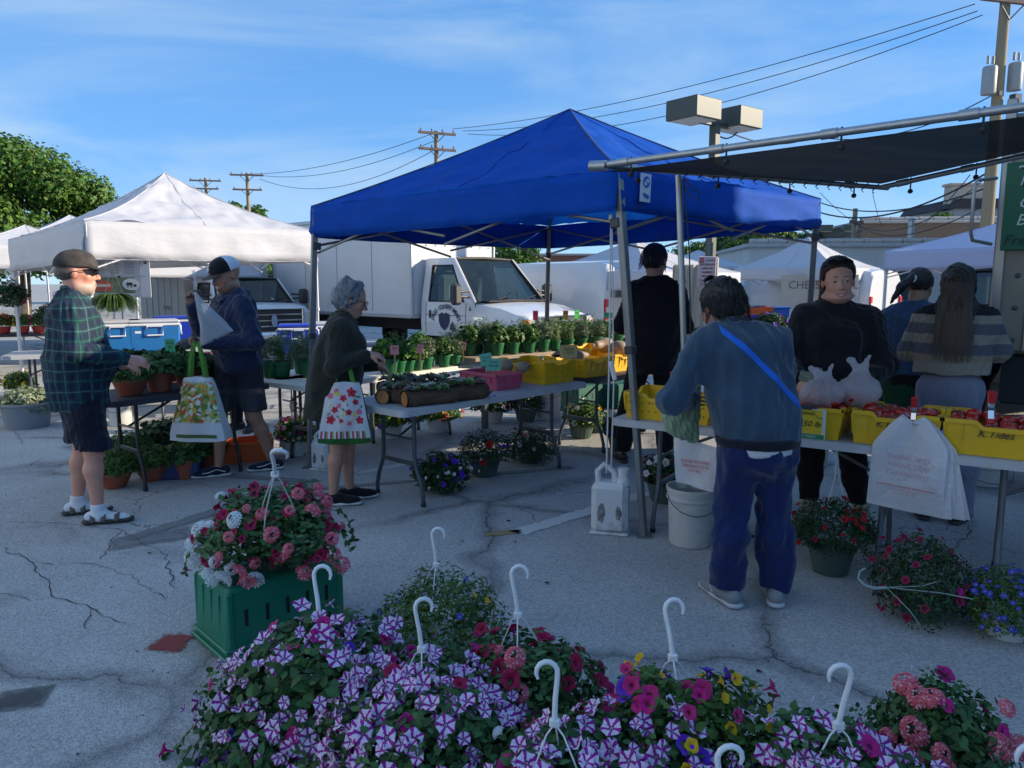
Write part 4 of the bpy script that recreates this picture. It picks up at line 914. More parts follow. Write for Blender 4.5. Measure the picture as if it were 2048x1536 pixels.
k=MB();k.box((-1.18,-1.022,.92),(.26,.012,.06),.004);k.build('model_badge',CHROME,e);k=MB();k.box((-1.30,-1.024,.77),(.11,.008,.025),.003);k.build('marker_badge',DARKSTEEL,e)
c=at(500,565,15.5);e=empty('pickup_truck',(c.x+.35,c.y+.3,0),radians(-50),'white pickup cab truck with chrome grille behind the man with the cap','truck');e.scale=(.90,.90,.86)
cab(e,0,None,.98,.55,1.34,1.98,PAINTW,1.28,-1.05,-1.62,-2.75,(-2.6,-1.5),doorwin=(-2.5,-1.42,1.86))
front(e,-.02,.98,.38,.62,.66,1.22,4,hl=.26)
k=MB();k.box((-5.0,0,1.55),(4.2,2.2,1.7),.03);bo=k.build('cargo_box',mat('box_panel_cream',(.42,.41,.38),.5,var=.05),e)
for i in range(6):MB().box((-3.4-.6*i,-1.106,1.55),(.02,.01,1.6)).build('panel_seam',mat('seam_grey',(.35,.35,.36),.5),bo)
lt_=link('box_lettering',text_mesh('KC 89702',.16,DARKSTEEL),bo,(-4.4,-1.113,1.15),(pi/2,0,0))
for x,y in((-.75,-.86),(-.75,.86),(-5.6,-.98),(-5.6,.98)):wheel(e,x,y,.40,.26,-1 if y<0 else 1)
c=at(530,565,22);e=empty('parked_van',(c.x,c.y,0),radians(-60),'dark windowed vehicle glimpsed between the pickup and the box truck','van');cab(e,0,None,.95,.45,1.15,1.85,PAINTW,1.05,-.8,-1.5,-3.6,(-2.4,-1.3),mirror=False,doorwin=(-3.4,-1.25,1.75));front(e,0,.95,.3,.5,.6,.9)
for x,y in((-.7,-.85),(-.7,.85),(-3.0,-.85),(-3.0,.85)):wheel(e,x,y,.34,.22,-1 if y<0 else 1)
def van(loc,ang,label,L_=5.4,W2=.98,H_=2.1,nose=1,paint=None,rear_glass=True,group=None):
 """rear at x=0 facing -x; nose at x=L"""
 paint=paint or PAINTW
 e=empty('cargo_van',loc,ang,label,'van',group);m=MB();N=9
 def ring(x,zt,w_):
  return[(x,-w_,.40),(x,-w_-.02,.9),(x,-w_,1.25),(x,-w_+.07,zt-.18),(x,-w_+.16,zt-.05),(x,-w_*.4,zt),(x,w_*.4,zt),(x,w_-.16,zt-.05),(x,w_-.07,zt-.18),(x,w_,1.25),(x,w_+.02,.9),(x,w_,.40)]
 secs=[(0.0,H_-.14,W2-.05),(.05,H_-.05,W2-.02),(.25,H_,W2),(L_*.45,H_,W2),(L_*.70,H_-.03,W2),(L_*.76,H_-.15,W2-.01),(L_*.86,1.30,W2-.02),(L_*.98,1.02,W2-.06),(L_,.75,W2-.10)]
 m=loft([ring(*q)for q in secs]);m.f.append(tuple(range(12)));m.m.append(0);m.f.append(tuple(len(m.v)-12+i for i in range(12))[::-1]);m.m.append(0);m.build('body',paint,e,True)
 k=MB();k.tube([(-.012,0,.5),(-.012,0,H_-.2)],.008,5);k.tube([(-.012,-W2+.10,.62),(-.012,W2-.10,.62)],.008,5);k.build('door_seam',GASK,e,True)
 for sg in(-1,1):
  if rear_glass:k=MB();k.box((-.01,sg*.44,H_-.58),(.03,.58,.44),.01);k.build('rear_window',mat('van_glass_blue',(.10,.14,.17),.08,spec=.8),e)
  k=MB();k.box((-.01,sg*(W2-.10),1.02),(.06,.13,.46),.02);o=k.build('tail_light',REDL,e);MB().box((-.044,sg*(W2-.10),1.02),(.01,.09,.12),.004).build('reverse_lens',mat('white_lens',(.7,.6,.6),.3),o)
 k=MB();k.box((-.07,0,.48),(.18,W2*1.9,.16),.03);k.build('rear_bumper',mat('bumper_grey',(.30,.30,.31),.6),e)
 for k_ in range(4):
  x=L_*(.16+.16*k_);MB().box((x,-W2-.014,.98),(.010,.012,.95)).build('side_seam',GASK,e)if k_ in(1,3)else None
 MB().box((L_*.45,-W2-.022,.82),(L_*.8,.02,.06),.005).build('rub_strip',GASK,e)
 k=MB();k.box((-.015,-.30,.80),(.012,.30,.15),.003);k.build('number_plate',mat('plate_white',(.6,.6,.62),.5),e)
 for x,y in((L_*.2,-W2+.12),(L_*.2,W2-.12),(L_*.83,-W2+.12),(L_*.83,W2-.12)):wheel(e,x,y,.34,.22,-1 if y<0 else 1)
 return e
c=at(1207,565,16.0);van((c.x+.725,c.y+.69,0),radians(133),'big white panel van parked beyond the box truck, rear corner towards the stalls',5.4,1.0,2.08)
c=at(1800,565,19.5);v_=van((c.x-.35,c.y,0),radians(128),'small white cargo van with red tail light beyond the smiling vendor',4.6,.88,1.95,rear_glass=False,group=None)
c=at(1592,565,24.0);v2=van((c.x+1.9,c.y+1.0,0),radians(186),'white van with black scrawled graffiti inside the cheese stall',4.6,.9,1.95)
k=MB();g=random.Random(8)
for j in range(5):
 x0=2.4-.42*j;k.tube([(x0+.17*cos(t_*2.3+j)*(.5+.5*g.random()),.955,1.42+.17*sin(t_*3.1+j*2))for t_ in[i*.45 for i in range(14)]],.014,5)
k.build('graffiti_scrawl',INK,v2,True)
def car(loc,ang,label,paint):
 e=empty('parked_car',loc,ang,label,'car',None);prof=[(0,.35),(0,.80),(.12,.95),(.95,1.02),(1.55,1.42),(2.9,1.45),(3.7,1.05),(4.3,.98),(4.4,.75),(4.4,.35)]
 m=loft([[(x,y,z if abs(y)<.8 else z-.04)for x,z in prof]for y in(-.86,-.80,0,.80,.86)]);m.f.append(tuple(range(10)));m.m.append(0);m.f.append(tuple(40+i for i in range(10))[::-1]);m.m.append(0);m.build('body',paint,e,True)
 for sg in(-1,1):m=MB();m.add([(1.15,sg*.868,1.03),(1.65,sg*.868,1.36),(2.8,sg*.868,1.38),(3.4,sg*.868,1.05)],[(0,1,2,3)]);m.build('side_window',GLS,e)
 for x in(.85,3.55):
  for y in(-.78,.78):wheel(e,x,y,.31,.2,-1 if y<0 else 1)
 for sg in(-1,1):MB().box((4.38,sg*.65,.82),(.06,.25,.16),.02).build('tail_light',REDL,e)
 return e
c=at(1460,565,22);car((c.x,c.y,0),radians(8),'blue hatchback parked behind the stalls near the orange crates',mat('car_blue',(.03,.12,.32),.25,coat=.6))
c=at(1425,565,27);car((c.x,c.y,0),radians(0),'pale blue car roof showing above the shopper, further back',mat('car_pale_blue',(.12,.26,.42),.25,coat=.6))
c=at(1822,565,8.4);e=empty('dark_pickup',(c.x+1.0,c.y+.9,0),radians(205),'dark blue pickup nose with amber indicator behind the ponytail woman','truck');
cab(e,0,None,.98,.5,1.22,1.80,PAINTD,1.16,-1.0,-1.6,-3.2,(-2.7,-1.5),doorwin=(-2.9,-1.42,1.72),mirror=False);front(e,-.02,.98,.36,.6,.66,1.06,3,bump_m=BLACK_PL)
for x,y in((-.75,-.86),(-.75,.86),(-2.9,-.86),(-2.9,.86)):wheel(e,x,y,.38,.24,-1 if y<0 else 1)
fx=Vector((3.545,5.60,0));FA=radians(54);e=empty('food_truck',fx,FA,'stainless sided food truck with green menu sign at the right border','truck')
k=MB();k.box((1.1,-2.3,1.94),(2.2,4.6,1.72),.03);k.build('body',mat('tan_steel',(.24,.22,.18),.5,.6,var=.12,vscale=4),e)
k=MB();k.box((1.1,-2.3,.88),(2.0,4.4,.38),.02);k.build('chassis',CABIN,e)
k=MB();k.box((-.004,-.04,2.0),(.03,.07,1.8),.008);k.box((-.004,-.24,2.0),(.03,.04,1.8),.008);k.build('corner_trim',mat('trim_aluminium',(.3,.3,.29),.3,.9),e)
for i in range(7):k=MB();k.lathe([(0,.014),(.014,.010),(.018,0)],12,(-.004,-.16,1.18+.235*i),axis=(-1,0,0));k.build('bolt',DARKSTEEL,e,True)
for y in(-.9,-3.6):
 k=MB();k.lathe([(.2,-.13),(.40,-.13),(.42,-.08),(.42,.08),(.40,.13),(.2,.13)],26,(1.1,y,.42),axis=(0,1,0));k.build('wheel',TYRE,e,True)
k=MB();k.box((-.22,-1.9,1.10),(.44,2.6,.03),.006);k.build('serving_shelf',mat('steel_shelf',(.5,.5,.52),.3,.8),e)
sg_=MB();sg_.box((-.045,-.515,2.14),(.02,.95,.62),.005);so_=sg_.build('menu_sign',mat('sign_green',(.005,.10,.045),.5),e)
SGT=mat('sign_chalk',(.55,.58,.55),.6);SGB=mat('sign_black',(.01,.012,.012),.5)
def sgtext(s,size,mt,y,z,al='LEFT'):
 o=link('lettering',text_mesh(s,size,mt,.001,align=al,shear=.25),so_,(-.058,y,z));o.rotation_euler=(Matrix.Rotation(-pi/2,3,'Z')@Matrix.Rotation(pi/2,3,'X')).to_euler()
sgtext('T',.20,SGT,-.08,2.345);sgtext('T',.20,SGB,-.086,2.335);sgtext('Co',.11,SGT,-.125,2.16);sgtext('Ba',.11,SGT,-.12,2.04);sgtext('Fresh',.10,SGB,-.055,1.90)
k=MB();k.box((-.060,-.5,2.245),(.004,.55,.01));k.build('rule_line',SGB,so_)
k=MB();k.tube([(-.02,.02,2.35),(-.25,.12,2.32),(-.28,.13,2.26),(-.28,.13,1.95),(-.25,.12,1.90),(-.02,.02,1.88)],.013,8);k.build('mirror_bracket',mat('bracket_grey',(.35,.34,.33),.4,.6),e,True)
# canopies
def canopy(name,corners,apex,drop,cloth_,leg_m,label,feet=None,sag=.0,wr=.012,seed=1,group=None,truss=True,peak=0.0,legs=(0,1,2,3),legr=.022,panels=(0,1,2,3),valances=True):
 """corners: roof-edge points in order; feet: ground points"""
 e=empty(name,(0,0,0),0,label,'canopy tent',group);C4=[Vector(c)for c in corners];A=Vector(apex)
 c0=sum(C4,Vector())/4;c0.z=0
 e.location=c0;C4=[c-c0 for c in C4];A=A-c0
 feet=[Vector(f)-c0 for f in feet]if feet else[Vector((c.x*.985,c.y*.985,0))for c in C4]
 from mathutils import noise as nz
 def wob(p,a):return a*(nz.noise(Vector((p.x*2.2+seed,p.y*2.2,p.z*5)))+.7*nz.noise(Vector((p.x*6+p.z*5,p.y*6+seed,p.z*11)))+.3*abs(nz.noise(Vector((p.x*15,p.y*15+seed,p.z*22)))))
 for i in panels:
  a,b=C4[i],C4[(i+1)%4];nrm=(b-a).cross(A-a).normalized()
  m=MB()
  def fn(u,v):
   p=a.lerp(b,u).lerp(A,v);edge=abs(u-.5)*2
   s=-sag*4*v*(1-v)*(1)-.06*(1-edge**2)*(1-v)**1.2*(v>0)*1
   if peak:s-=peak*sin(pi*min(1,v*1.02))*(1)
   p=p+Vector((0,0,s));
   ridge=min(1,6*(1-edge)*(1-v)+0.0)
   return p+nrm*wob(p,wr)*min(1,4*(1-v))*min(1,5*(1-edge)+.15)
  m.grid(fn,40,30);o=m.build('roof_panel',cloth_,e,'full')
  sm2=MB();sm2.tube([Vector(fn(.5,v/16))+nrm*.004 for v in range(17)],.003,4);sm2.build('roof_seam',cloth_,e,True)
  if valances:
   m=MB();out=(a+b)*.5;out.z=0;out.normalize()
   m.grid(lambda u,v:a.lerp(b,u)+Vector((0,0,-drop*v-.012*(1-abs(2*u-1)**2)*(v>.9)))+out*(.014*v+wob(a.lerp(b,u)+Vector((0,0,v)),wr*1.2)*v),34,5);vo=m.build('valance',cloth_,e,'full')
   md=vo.modifiers.new('t','SOLIDIFY');md.thickness=.003
   h=MB();h.tube([a.lerp(b,u/20)+Vector((0,0,-drop-.012*(1-abs(2*u/20-1)**2)))+out*(.014+wob(a.lerp(b,u/20)+Vector((0,0,1)),wr*1.2))for u in range(21)],.004,5);h.build('hem',cloth_,vo,True)
  rd=MB();rd.tube([a.lerp(A,v/14)+Vector((0,0,-(sag*4*(v/14)*(1-v/14))-(peak*sin(pi*min(1,v/14*1.02))if peak else 0)+.004))for v in range(15)],.006,5);rd.build('ridge_seam',RIDGE.get(name,cloth_),e,True)
 for i in legs:
  t=C4[i]*1.0;t=Vector((t.x*.985,t.y*.985,t.z-.02));f=feet[i];m=MB();r=legr
  d=(t-f);mid=f.lerp(t,.52);q=d.to_track_quat('Z','Y').to_matrix()
  m.box(mid.lerp(t,.5),(r*2,r*2,(t-mid).length),.004,q)
  lo=m.build('leg',leg_m,e)
  k=MB();k.box(f.lerp(mid,.5),(r*1.6,r*1.6,(mid-f).length),.003,q);k.build('inner_leg',leg_m,lo)
  k=MB();k.box(f+Vector((0,0,.005)),(.10,.10,.008),.002);k.build('foot_plate',leg_m,lo)
  sm_=mat('leg_slider',(.05,.05,.055),.5)if leg_m is not WHT else leg_m
  MB().box(mid,(r*2.6,r*2.6,.05),.006,q).build('leg_collar',sm_,lo);MB().box(t-Vector((0,0,drop*.5+.18)),(r*2.8,r*2.8,.06),.006,q).build('slider',sm_,lo)
 if truss:
  ztop=-.03;zlo=-drop-.13
  for i in range(4):
   a,b=C4[i]*.98,C4[(i+1)%4]*.98;a=Vector((a.x,a.y,C4[i].z));b=Vector((b.x,b.y,C4[(i+1)%4].z));mid=a.lerp(b,.5)
   for p,q in((a,mid),(mid,b)):
    k=MB();k.tube([p+Vector((0,0,ztop)),q+Vector((0,0,zlo+.06))],.011,6);k.tube([p+Vector((0,0,zlo+.0)),q+Vector((0,0,ztop))],.011,6);k.build('truss_bar',leg_m,e,True)
  hub=Vector((A.x,A.y,C4[0].z+.12))
  for i in range(4):
   mid=C4[i].lerp(C4[(i+1)%4],.5)*.98;mid.z=C4[i].z-.05;k=MB();k.tube([mid,hub],.010,6);k.tube([C4[i]*.98,hub+Vector((0,0,.25))],.011,6);k.build('roof_strut',leg_m,e,True)
  MB().tube([hub,A-Vector((0,0,.03))],.02,8).build('peak_pole',leg_m,e,True)
 return e
WHT=mat('white_powder_coat',(.62,.62,.64),.4,.1)
RIDGE={}
BLUE=mat('blue_canopy_cloth',(.004,.085,.48),.75,var=.14,vscale=4,trans=.25,bump=.45,bscale=16,spec=.15,dirt=(.02,.10,.42),dscale=2.5,damt=.5)
WCL=mat('white_canopy_cloth',(.60,.61,.66),.6,var=.03,vscale=3,trans=.22,bump=.5,bscale=9,spec=.3,stretch=(1,1,2.5))
LCL=mat('lavender_white_cloth',(.50,.54,.72),.6,var=.03,trans=.2,bump=.3,bscale=9,spec=.3)
RIDGE['blue_canopy']=mat('ridge_binding',(.05,.07,.12),.6)
def V3(x,y,z):return Vector((x,y,z))
n_,r_,b_,l_=at(1238,338,4.75),at(1642,399,6.75),V3(.42,8.75,2.24),at(622,414,6.45)
for p in(n_,r_,l_):pass
zt=2.31;n_.z=at(1238,338,4.75).z
bt=canopy('blue_canopy',[n_,r_,b_,l_],at(1140,219,6.7),.25,BLUE,mat('canopy_leg_grey',(.20,.21,.22),.35,.5,var=.1),'bright blue pop up canopy with grey metal frame over the plant tables',feet=[hz(1288,1072),V3(2.78,7.1,0),V3(.40,9.0,0),hz(618,935)],sag=.03,wr=.030,seed=4,legr=.024)
a=n_-bt.location;b=r_-bt.location;d=(b-a);L_=d.length;dn=d.normalized();out=Vector((dn.y,-dn.x,0)).normalized()
eb=MB();c=a+dn*.22+Vector((0,0,-.10))+out*.042
eb.box((0,0,0),(.105,.006,.175),.0);eo=eb.build('emblem',mat('emblem_white',(.62,.65,.7),.6),bt,loc=c,rot=(radians(2),0,math.atan2(dn.y,dn.x)))
k=MB();k.lathe([(0,0),(.036,0)],18,(0.002,-.006,.035),axis=(0,-1,0));k.add([(-.03,-.006,-.03),(.035,-.006,-.045),(.03,-.006,-.07),(-.025,-.006,-.055)],[(0,3,2,1)]);k.build('emblem_print',mat('emblem_blue',(.02,.12,.45),.6),eo)
k=MB();k.lathe([(0,0),(.014,0)],14,(-.01,-.008,.025),axis=(0,-1,0));k.add([(-.01,-.008,.05),(.02,-.008,.055),(.03,-.008,.03),(.005,-.008,.035)],[(0,3,2,1)]);k.build('emblem_swirl',mat('emblem_white',(.62,.65,.7),.6),eo)
NW=V3(-4.93,8.8,0);RW=V3(-2.83,11.07,0);LW=V3(-7.2,10.9,0);BW=V3(-5.1,13.17,0)
def zc(v,py):v=v.copy();v.z=at(1024,py,v.y).z;return v
canopy('white_canopy',[zc(NW,440),zc(RW,461),V3(-5.1,13.17,2.33),zc(LW,480)],at(330,346,11.0),.44,WCL,WHT,'large white pop up canopy shading the blue coolers at the left',sag=.10,wr=.045,seed=9,legr=.024)
def tent_at(px,d,edge_py,apex_py,half,drop,label,rot=GA,clothm=WCL,seed=1,name='white_canopy',**k):
 c=at(px,565,d);cs=[]
 ze=at(px,edge_py,d).z
 for ax,ay in((0,-1),(1,0),(0,1),(-1,0)):
  ang=rot-pi/4;x=half*1.414*(ax*cos(ang)-ay*sin(ang));y=half*1.414*(ax*sin(ang)+ay*cos(ang));cs.append(V3(c.x+x,c.y+y,ze))
 return canopy(name,cs,(c.x,c.y,at(px,apex_py,d).z),drop,clothm,WHT,label,sag=.07,seed=seed,group='white market canopies',**k)
tent_at(60,14.8,497,450,1.5,.40,'white canopy behind the plaid shirt man, second from the left tent row',seed=11)
tent_at(150,19,482,430,1.5,.35,'small white canopy peak showing over the roof of the big white canopy',seed=12)
tent_at(-40,23,500,470,1.5,.3,'white canopy cut off by the left border',seed=13)
tent_at(330,17.5,528,480,1.6,.30,'white canopy seen under the big white canopy beside the pickup',seed=14)
tent_at(1268,17.8,545,478,1.75,.38,'white canopy rising behind the white panel van',seed=15)
tent_at(1395,23,540,500,1.5,.3,'white canopy left of the no parking sign with red lettering on its valance',seed=16)
cheese=tent_at(1612,20,537,474,1.35,.30,'white pointed canopy with the cheese banner and a wrinkled side wall',seed=17)
tent_at(2125,12.5,498,398,1.9,.33,'lavender tinted white canopy behind the striped sweater woman',clothm=LCL,seed=18,rot=GA-.3)
c=at(1680,565,13.4);e=empty('stall_banner',(at(1640,565,18.6).x,18.6,0),radians(4),'beige cheese stall banner hung inside the pointed white canopy','banner')
z0,z1=at(0,592,18.6).z,at(0,549,18.6).z
MB().box((0,0,(z0+z1)/2),(1.95,.02,z1-z0),.004).build('board',mat('banner_beige',(.42,.40,.36),.8),e)
put_text('CHEES',.28,mat('banner_ink',(.12,.12,.12),.7),e,(-.40,-.016,(z0+z1)/2-.0))
put_text('APL',.28,mat('banner_ink',(.12,.12,.12),.7),e,(.74,-.016,(z0+z1)/2-.0))
m=MB();a=at(1662,565,18.4);b=at(1744,565,19.6)
m.grid(lambda u,v:(a.x+(b.x-a.x)*u,a.y+(b.y-a.y)*u+.05*sin(u*31+4*sin(v*5))+.03*sin(u*70+v*9),1.85-1.75*v+.0),50,12)
tag(m.build('side_wall_sheet',WCL,None,'full'),'wrinkled white side wall sheet hanging from the pointed canopy','tent wall')
e=empty('valance_lettering',at(1440,545,20.5),radians(20),'red printed lettering on the small white valance by the sign','banner');MB().box((0,.02,0),(1.3,.01,.34)).build('board',WCL,e);put_text('THE BREAD AND BUTTER',.11,mat('red_print',(.5,.05,.04),.7),e,(0,0,.05));put_text('Bakehouse',.09,mat('red_print',(.5,.05,.04),.7),e,(0,0,-.08))
m=MB();a=at(1345,565,15.0);b=at(1412,565,15.4)
m.grid(lambda u,v:(a.x+(b.x-a.x)*u,a.y+.06*sin(u*22+v*3),1.95-1.9*v),30,10)
tag(m.build('canvas_wall',mat('beige_canvas',(.42,.38,.32),.9,trans=.1),None,'full'),'beige canvas side wall hanging behind the no parking sign','tent wall')
# black awning of the food truck
GALV=STEEL
Ax=at(1200,331,4.15);Bx=at(1762,375,5.13);D0=at(2060,212,2.9);A0=Ax;dirn=(D0-A0);Dx=A0+dirn*1.35;Cx=at(2000,322,4.75);Cx=Bx+(Cx-Bx)*2.2
e=empty('black_awning',Ax,0,'black mesh awning on galvanised pipes stretched out from the food truck','awning');o_=Ax.copy()
m=MB()
def fn(u,v):
 p=(A0.lerp(Bx,v)).lerp(Dx.lerp(Cx,v),u);s=.035*sin(pi*v)*sin(pi*min(1,u*1.05))+.018*sin(pi*v)*sin(u*14+v*3)+.012*sin(u*40)*sin(pi*v);p=p-Vector((0,0,s+.035*(1-v)**3-.024*min(1,3*v)));q=p-o_
 return q
m.grid(fn,40,18);so_=m.build('mesh_sheet',mat('black_mesh_cloth',(.030,.030,.033),.8,var=.25,vscale=5,alpha=.985,stretch=(1,8,1)),e,'full')
for a,b,r in((A0-dirn*.02,Dx,.0175),(A0,Bx+(Bx-A0)*.03,.016),(Bx,Cx,.017)):
 k=MB();k.tube([a-o_,b-o_],r,12);pp=k.build('pipe',GALV,e,True)
 n=5 if r>.017 else 4
 for i in range(n):
  t_=(i+.35)/n;c=(a-o_).lerp(b-o_,t_);d=(b-a).normalized();k=MB();k.tube([c-d*.035,c+d*.035],r*1.28,12);k.build('coupling',GALV,pp,True)
  k=MB();c2=c+d*.05;rr=r*1.25;k.tube([c2+Vector((0,0,rr)),c2-Vector((0,0,rr+.03))],.005,5);k.lathe([(0,-.016),(.012,-.012),(.017,0),(.012,.012),(0,.016)],12,c2-Vector((0,0,rr+.045)));k.build('ball_bungee',BLACK_PL,pp,True)
bun=MB();g=random.Random(2)
for i in range(16):
 t_=(i+.5)/16;c=(A0-o_).lerp(Bx-o_,.25+.75*t_);bun.tube([c+Vector((.02,0,.02)),c+Vector((-.04,-.04,-.03)),c+Vector((.0,.02,-.035))],.004,5)
bun.build('lashing',BLACK_PL,e,True)
k=MB();c=A0-o_;k.tube([c+Vector((-.05,.02,.0)),c+Vector((.03,-.03,-.005))],.028,12);k.build('corner_fitting',GALV,e,True)
ft=hz(1380,1085);ft=Vector((ft.x,ft.y,0));tp_=at(1357,350,4.46)
e=empty('awning_pole',ft,0,'galvanised steel pole carrying the awning corner, standing in a white bucket','pole');k=MB();k.tube([(0,0,.06),(tp_-ft)*.45,tp_-ft],[.019]*3,12);k.build('tube',GALV,e,True)
k=MB();k.tube([(tp_-ft)*.33,(tp_-ft)*.34],.026,12);k.tube([(tp_-ft)*.72,(tp_-ft)*.73],.024,12);k.build('collar',GALV,e,True)
k=MB();tq=(tp_-ft);k.tube([tq+Vector((.03,.0,-.02)),tq*.8+Vector((.05,0,0)),tq*.55+Vector((.04,0,0))],.004,5);k.tube([tq+Vector((.03,.0,-.02)),tq+Vector((.12,0,-.10)),tq+Vector((.13,0,-.15)),tq+Vector((.07,0,-.12)),tq+Vector((.03,0,-.05))],.004,5);k.build('cord',BLACK_PL,e,True)
def bucket(loc,label,r=.148,h=.36,m=None,fill=True,group='white plastic buckets',rz=0):
 e=empty('bucket',loc,rz,label,'bucket',group);m=m or mat('bucket_white',(.52,.52,.50),.5,var=.08,dirt=(.25,.24,.22),dscale=7,damt=.5)
 k=MB();k.lathe([(0,.004),(r*.86,.004),(r*.87,.012),(r*.95,h*.78),(r*1.03,h*.80),(r*1.03,h*.84),(r*.97,h*.85),(r*1.02,h*.93),(r*1.05,h*.97),(r*1.05,h),(r*.97,h),(r*.93,h*.8),(r*.85,.02),(0,.02)],32);k.build('shell',m,e,True)
 if fill:MB().lathe([(0,h*.86),(r*.94,h*.86)],24).build('concrete_fill',mat('concrete',(.30,.30,.30),.95,var=.2,bump=.5,bscale=40),e,True)
 k=MB();k.tube([(r*1.05*cos(a),r*.4*sin(a)*0-.02-r*1.0*sin(a),h*.88-.10*sin(a))for a in[pi*i/10 for i in range(11)]],.003,5);k.build('handle',DARKSTEEL,e,True)
 return e
b0=hz(1380,1108);bucket((ft.x,ft.y,0),'dirty white plastic bucket filled with concrete holding the awning pole')
def jug(loc,rz,label,s=1.0,dirty=True):
 e=empty('water_jug',loc,rz,label,'jug','white jugs used as canopy weights');m=mat('jug_white',(.62,.62,.62),.45,var=.05,dirt=(.08,.075,.07),dscale=5,damt=.75)
 k=MB();k.box((0,0,.17*s),(.235*s,.17*s,.335*s),.035*s,top=1);k.build('body',m,e,True)
 k=MB();k.tube([(-.075*s,0,.31*s),(-.085*s,0,.40*s),(-.045*s,0,.445*s),(.02*s,0,.40*s),(.03*s,0,.33*s)],[.024*s,.020*s,.02*s,.02*s,.024*s],12);k.build('handle',m,e,True)
 k=MB();k.lathe([(.05*s,.32*s),(.042*s,.36*s),(.034*s,.365*s),(.034*s,.41*s),(.038*s,.41*s),(.038*s,.425*s),(0,.425*s)],20,(.078*s,0,0));k.build('neck',m,e,True)
 k=MB();k.box((0,0,.010),(.25*s,.185*s,.02),.008);k.build('base_rim',m,e)
 for sx_,sc_ in((-.05,.9),(.06,.7)):
  k=MB();g=random.Random(int(sx_*100)+40);n=26
  v=[(sx_*s,-.0865*s,.17*s)]+[(sx_*s+.035*s*sc_*cos(a)*g.uniform(.6,1),-.0865*s,.15*s+.085*s*sc_*sin(a)*g.uniform(.6,1))for a in[2*pi*i/n for i in range(n)]]
  k.add(v,[(0,1+i,1+(i+1)%n)for i in range(n)]);k.build('grime_stain',worn_grime,e)
 return e
worn_grime=worn('jug_grime',(.12,.115,.11),.30,30,.25)
j0=hz(1222,1068);jug((j0.x,j0.y+.05,0),radians(-14),'big white jug weight with scuffed sides hanging by ropes at the near canopy leg',1.0)
j1=hz(640,945);jug((j1.x,j1.y+.1,0),radians(-22),'white jug weight by the left leg of the blue canopy',.74)
e=empty('tie_rope',(j0.x,j0.y+.05,.42),0,'white rope with a plastic cleat running from the blue canopy down to the jug','rope');tp2=at(1222,428,4.80)-e.location;cl=at(1222,735,4.62)-e.location
k=MB();k.tube([(-.03,0,-.03),cl+Vector((-.012,0,0)),tp2],.005,6);k.tube([(.0,0,-.03),cl+Vector((.02,0,-.05))],.005,6);k.tube([cl+Vector((.015,0,0)),tp2+Vector((.006,0,0))],.004,6);k.build('cord',ROPE,e,True)
k=MB();k.box(cl+Vector((.012,0,-.02)),(.028,.02,.12),.006,Matrix.Rotation(radians(-14),3,'Y'));k.build('cleat',WHITE_PL,e)
k=MB();k.lathe([(0,-.02),(.014,-.015),(.014,.015),(0,.02)],12,tp2+Vector((0,0,-.02)));k.build('knot',ROPE,e,True)
# folding tables
def table(a,b,depth_v,label,top_m,h=.74,leg_m=None,group='folding tables',curved=True,round_=.05):
 """a-b is the front edge (ground xy), depth_v the vector to the back edge"""
 a,b,dv=Vector(a),Vector(b),Vector(depth_v);a.z=b.z=0;x=(b-a);Lx=x.length;ang=math.atan2(x.y,x.x);dl=Matrix.Rotation(-ang,3,'Z')@dv;sg=1 if dl.y>0 else-1;Dp=abs(dl.y)
 e=empty('folding_table',a+x*.5+dv*.5,ang,label,'table',group);leg_m=leg_m or DARKSTEEL
 pts=[];r=round_
 for cx,cy,a0 in((Lx/2-r,Dp/2-r,0),(-Lx/2+r,Dp/2-r,90),(-Lx/2+r,-Dp/2+r,180),(Lx/2-r,-Dp/2+r,270)):
  for k in range(6):t_=radians(a0+18*k);pts.append((cx+r*cos(t_),cy+r*sin(t_)))
 m=MB();m.prism([(p[0]*.992,p[1]*.985)for p in pts],h-.004,h,'z');m.prism(pts,h-.045,h-.0041,'z');m.build('tabletop',top_m,e)
 for s in(-1,1):
  xx=s*(Lx/2-.26)
  for t_ in(-1,1):
   k=MB();yy=t_*(Dp/2-.14)
   pth=[(xx,yy*.75,h-.05),(xx,yy*.75,.36),(xx,yy*.80,.28),(xx,yy*1.02,.17),(xx,yy*1.12,.08),(xx,yy*1.12,.012)]if curved else[(xx,yy,h-.05),(xx,yy*1.1,.01)]
   k.tube(pth,.0155,10);lg=k.build('leg',leg_m,e,True);k=MB();k.cyl((xx,pth[-1][1],0.001),(xx,pth[-1][1],.03),.019,n=12);k.build('foot',BLACK_PL,lg,True)
  k=MB();k.box((xx,0,.30 if curved else.4),(.02,(Dp/2-.14)*1.5,.035),.004)if curved else k.tube([(xx,-Dp/2+.14,.3),(xx,Dp/2-.14,.3)],.01,8);k.build('cross_brace',leg_m,e)
  k=MB();k.tube([(xx,0,.48),(xx-s*.42,0,h-.06)],.010,8);k.tube([(xx,-(Dp/2-.14)*.7,.48),(xx,(Dp/2-.14)*.7,.48)],.009,8);k.build('folding_strut',leg_m,e,True)
 return e
TOPW=mat('table_top_grey_white',(.46,.46,.47),.55,var=.08,bump=.15,bscale=200,dirt=(.25,.24,.22),dscale=5,damt=.35)
TOPB=mat('table_top_dark',(.035,.035,.045),.6,var=.15)
T1a,T1b=hz(800,826,.735),hz(1174,766,.735);dW=W*.76
table(T1a,T1b,dW,'long grey white folding table with succulent logs and pink crate',TOPW)
dU=(T1b-T1a).normalized()
table(T1b+dU*.12+Vector((.02,.12,0)),T1b+dU*1.95+Vector((0,.1,0)),W*.76,'dark folding table under the squash crates',TOPB)
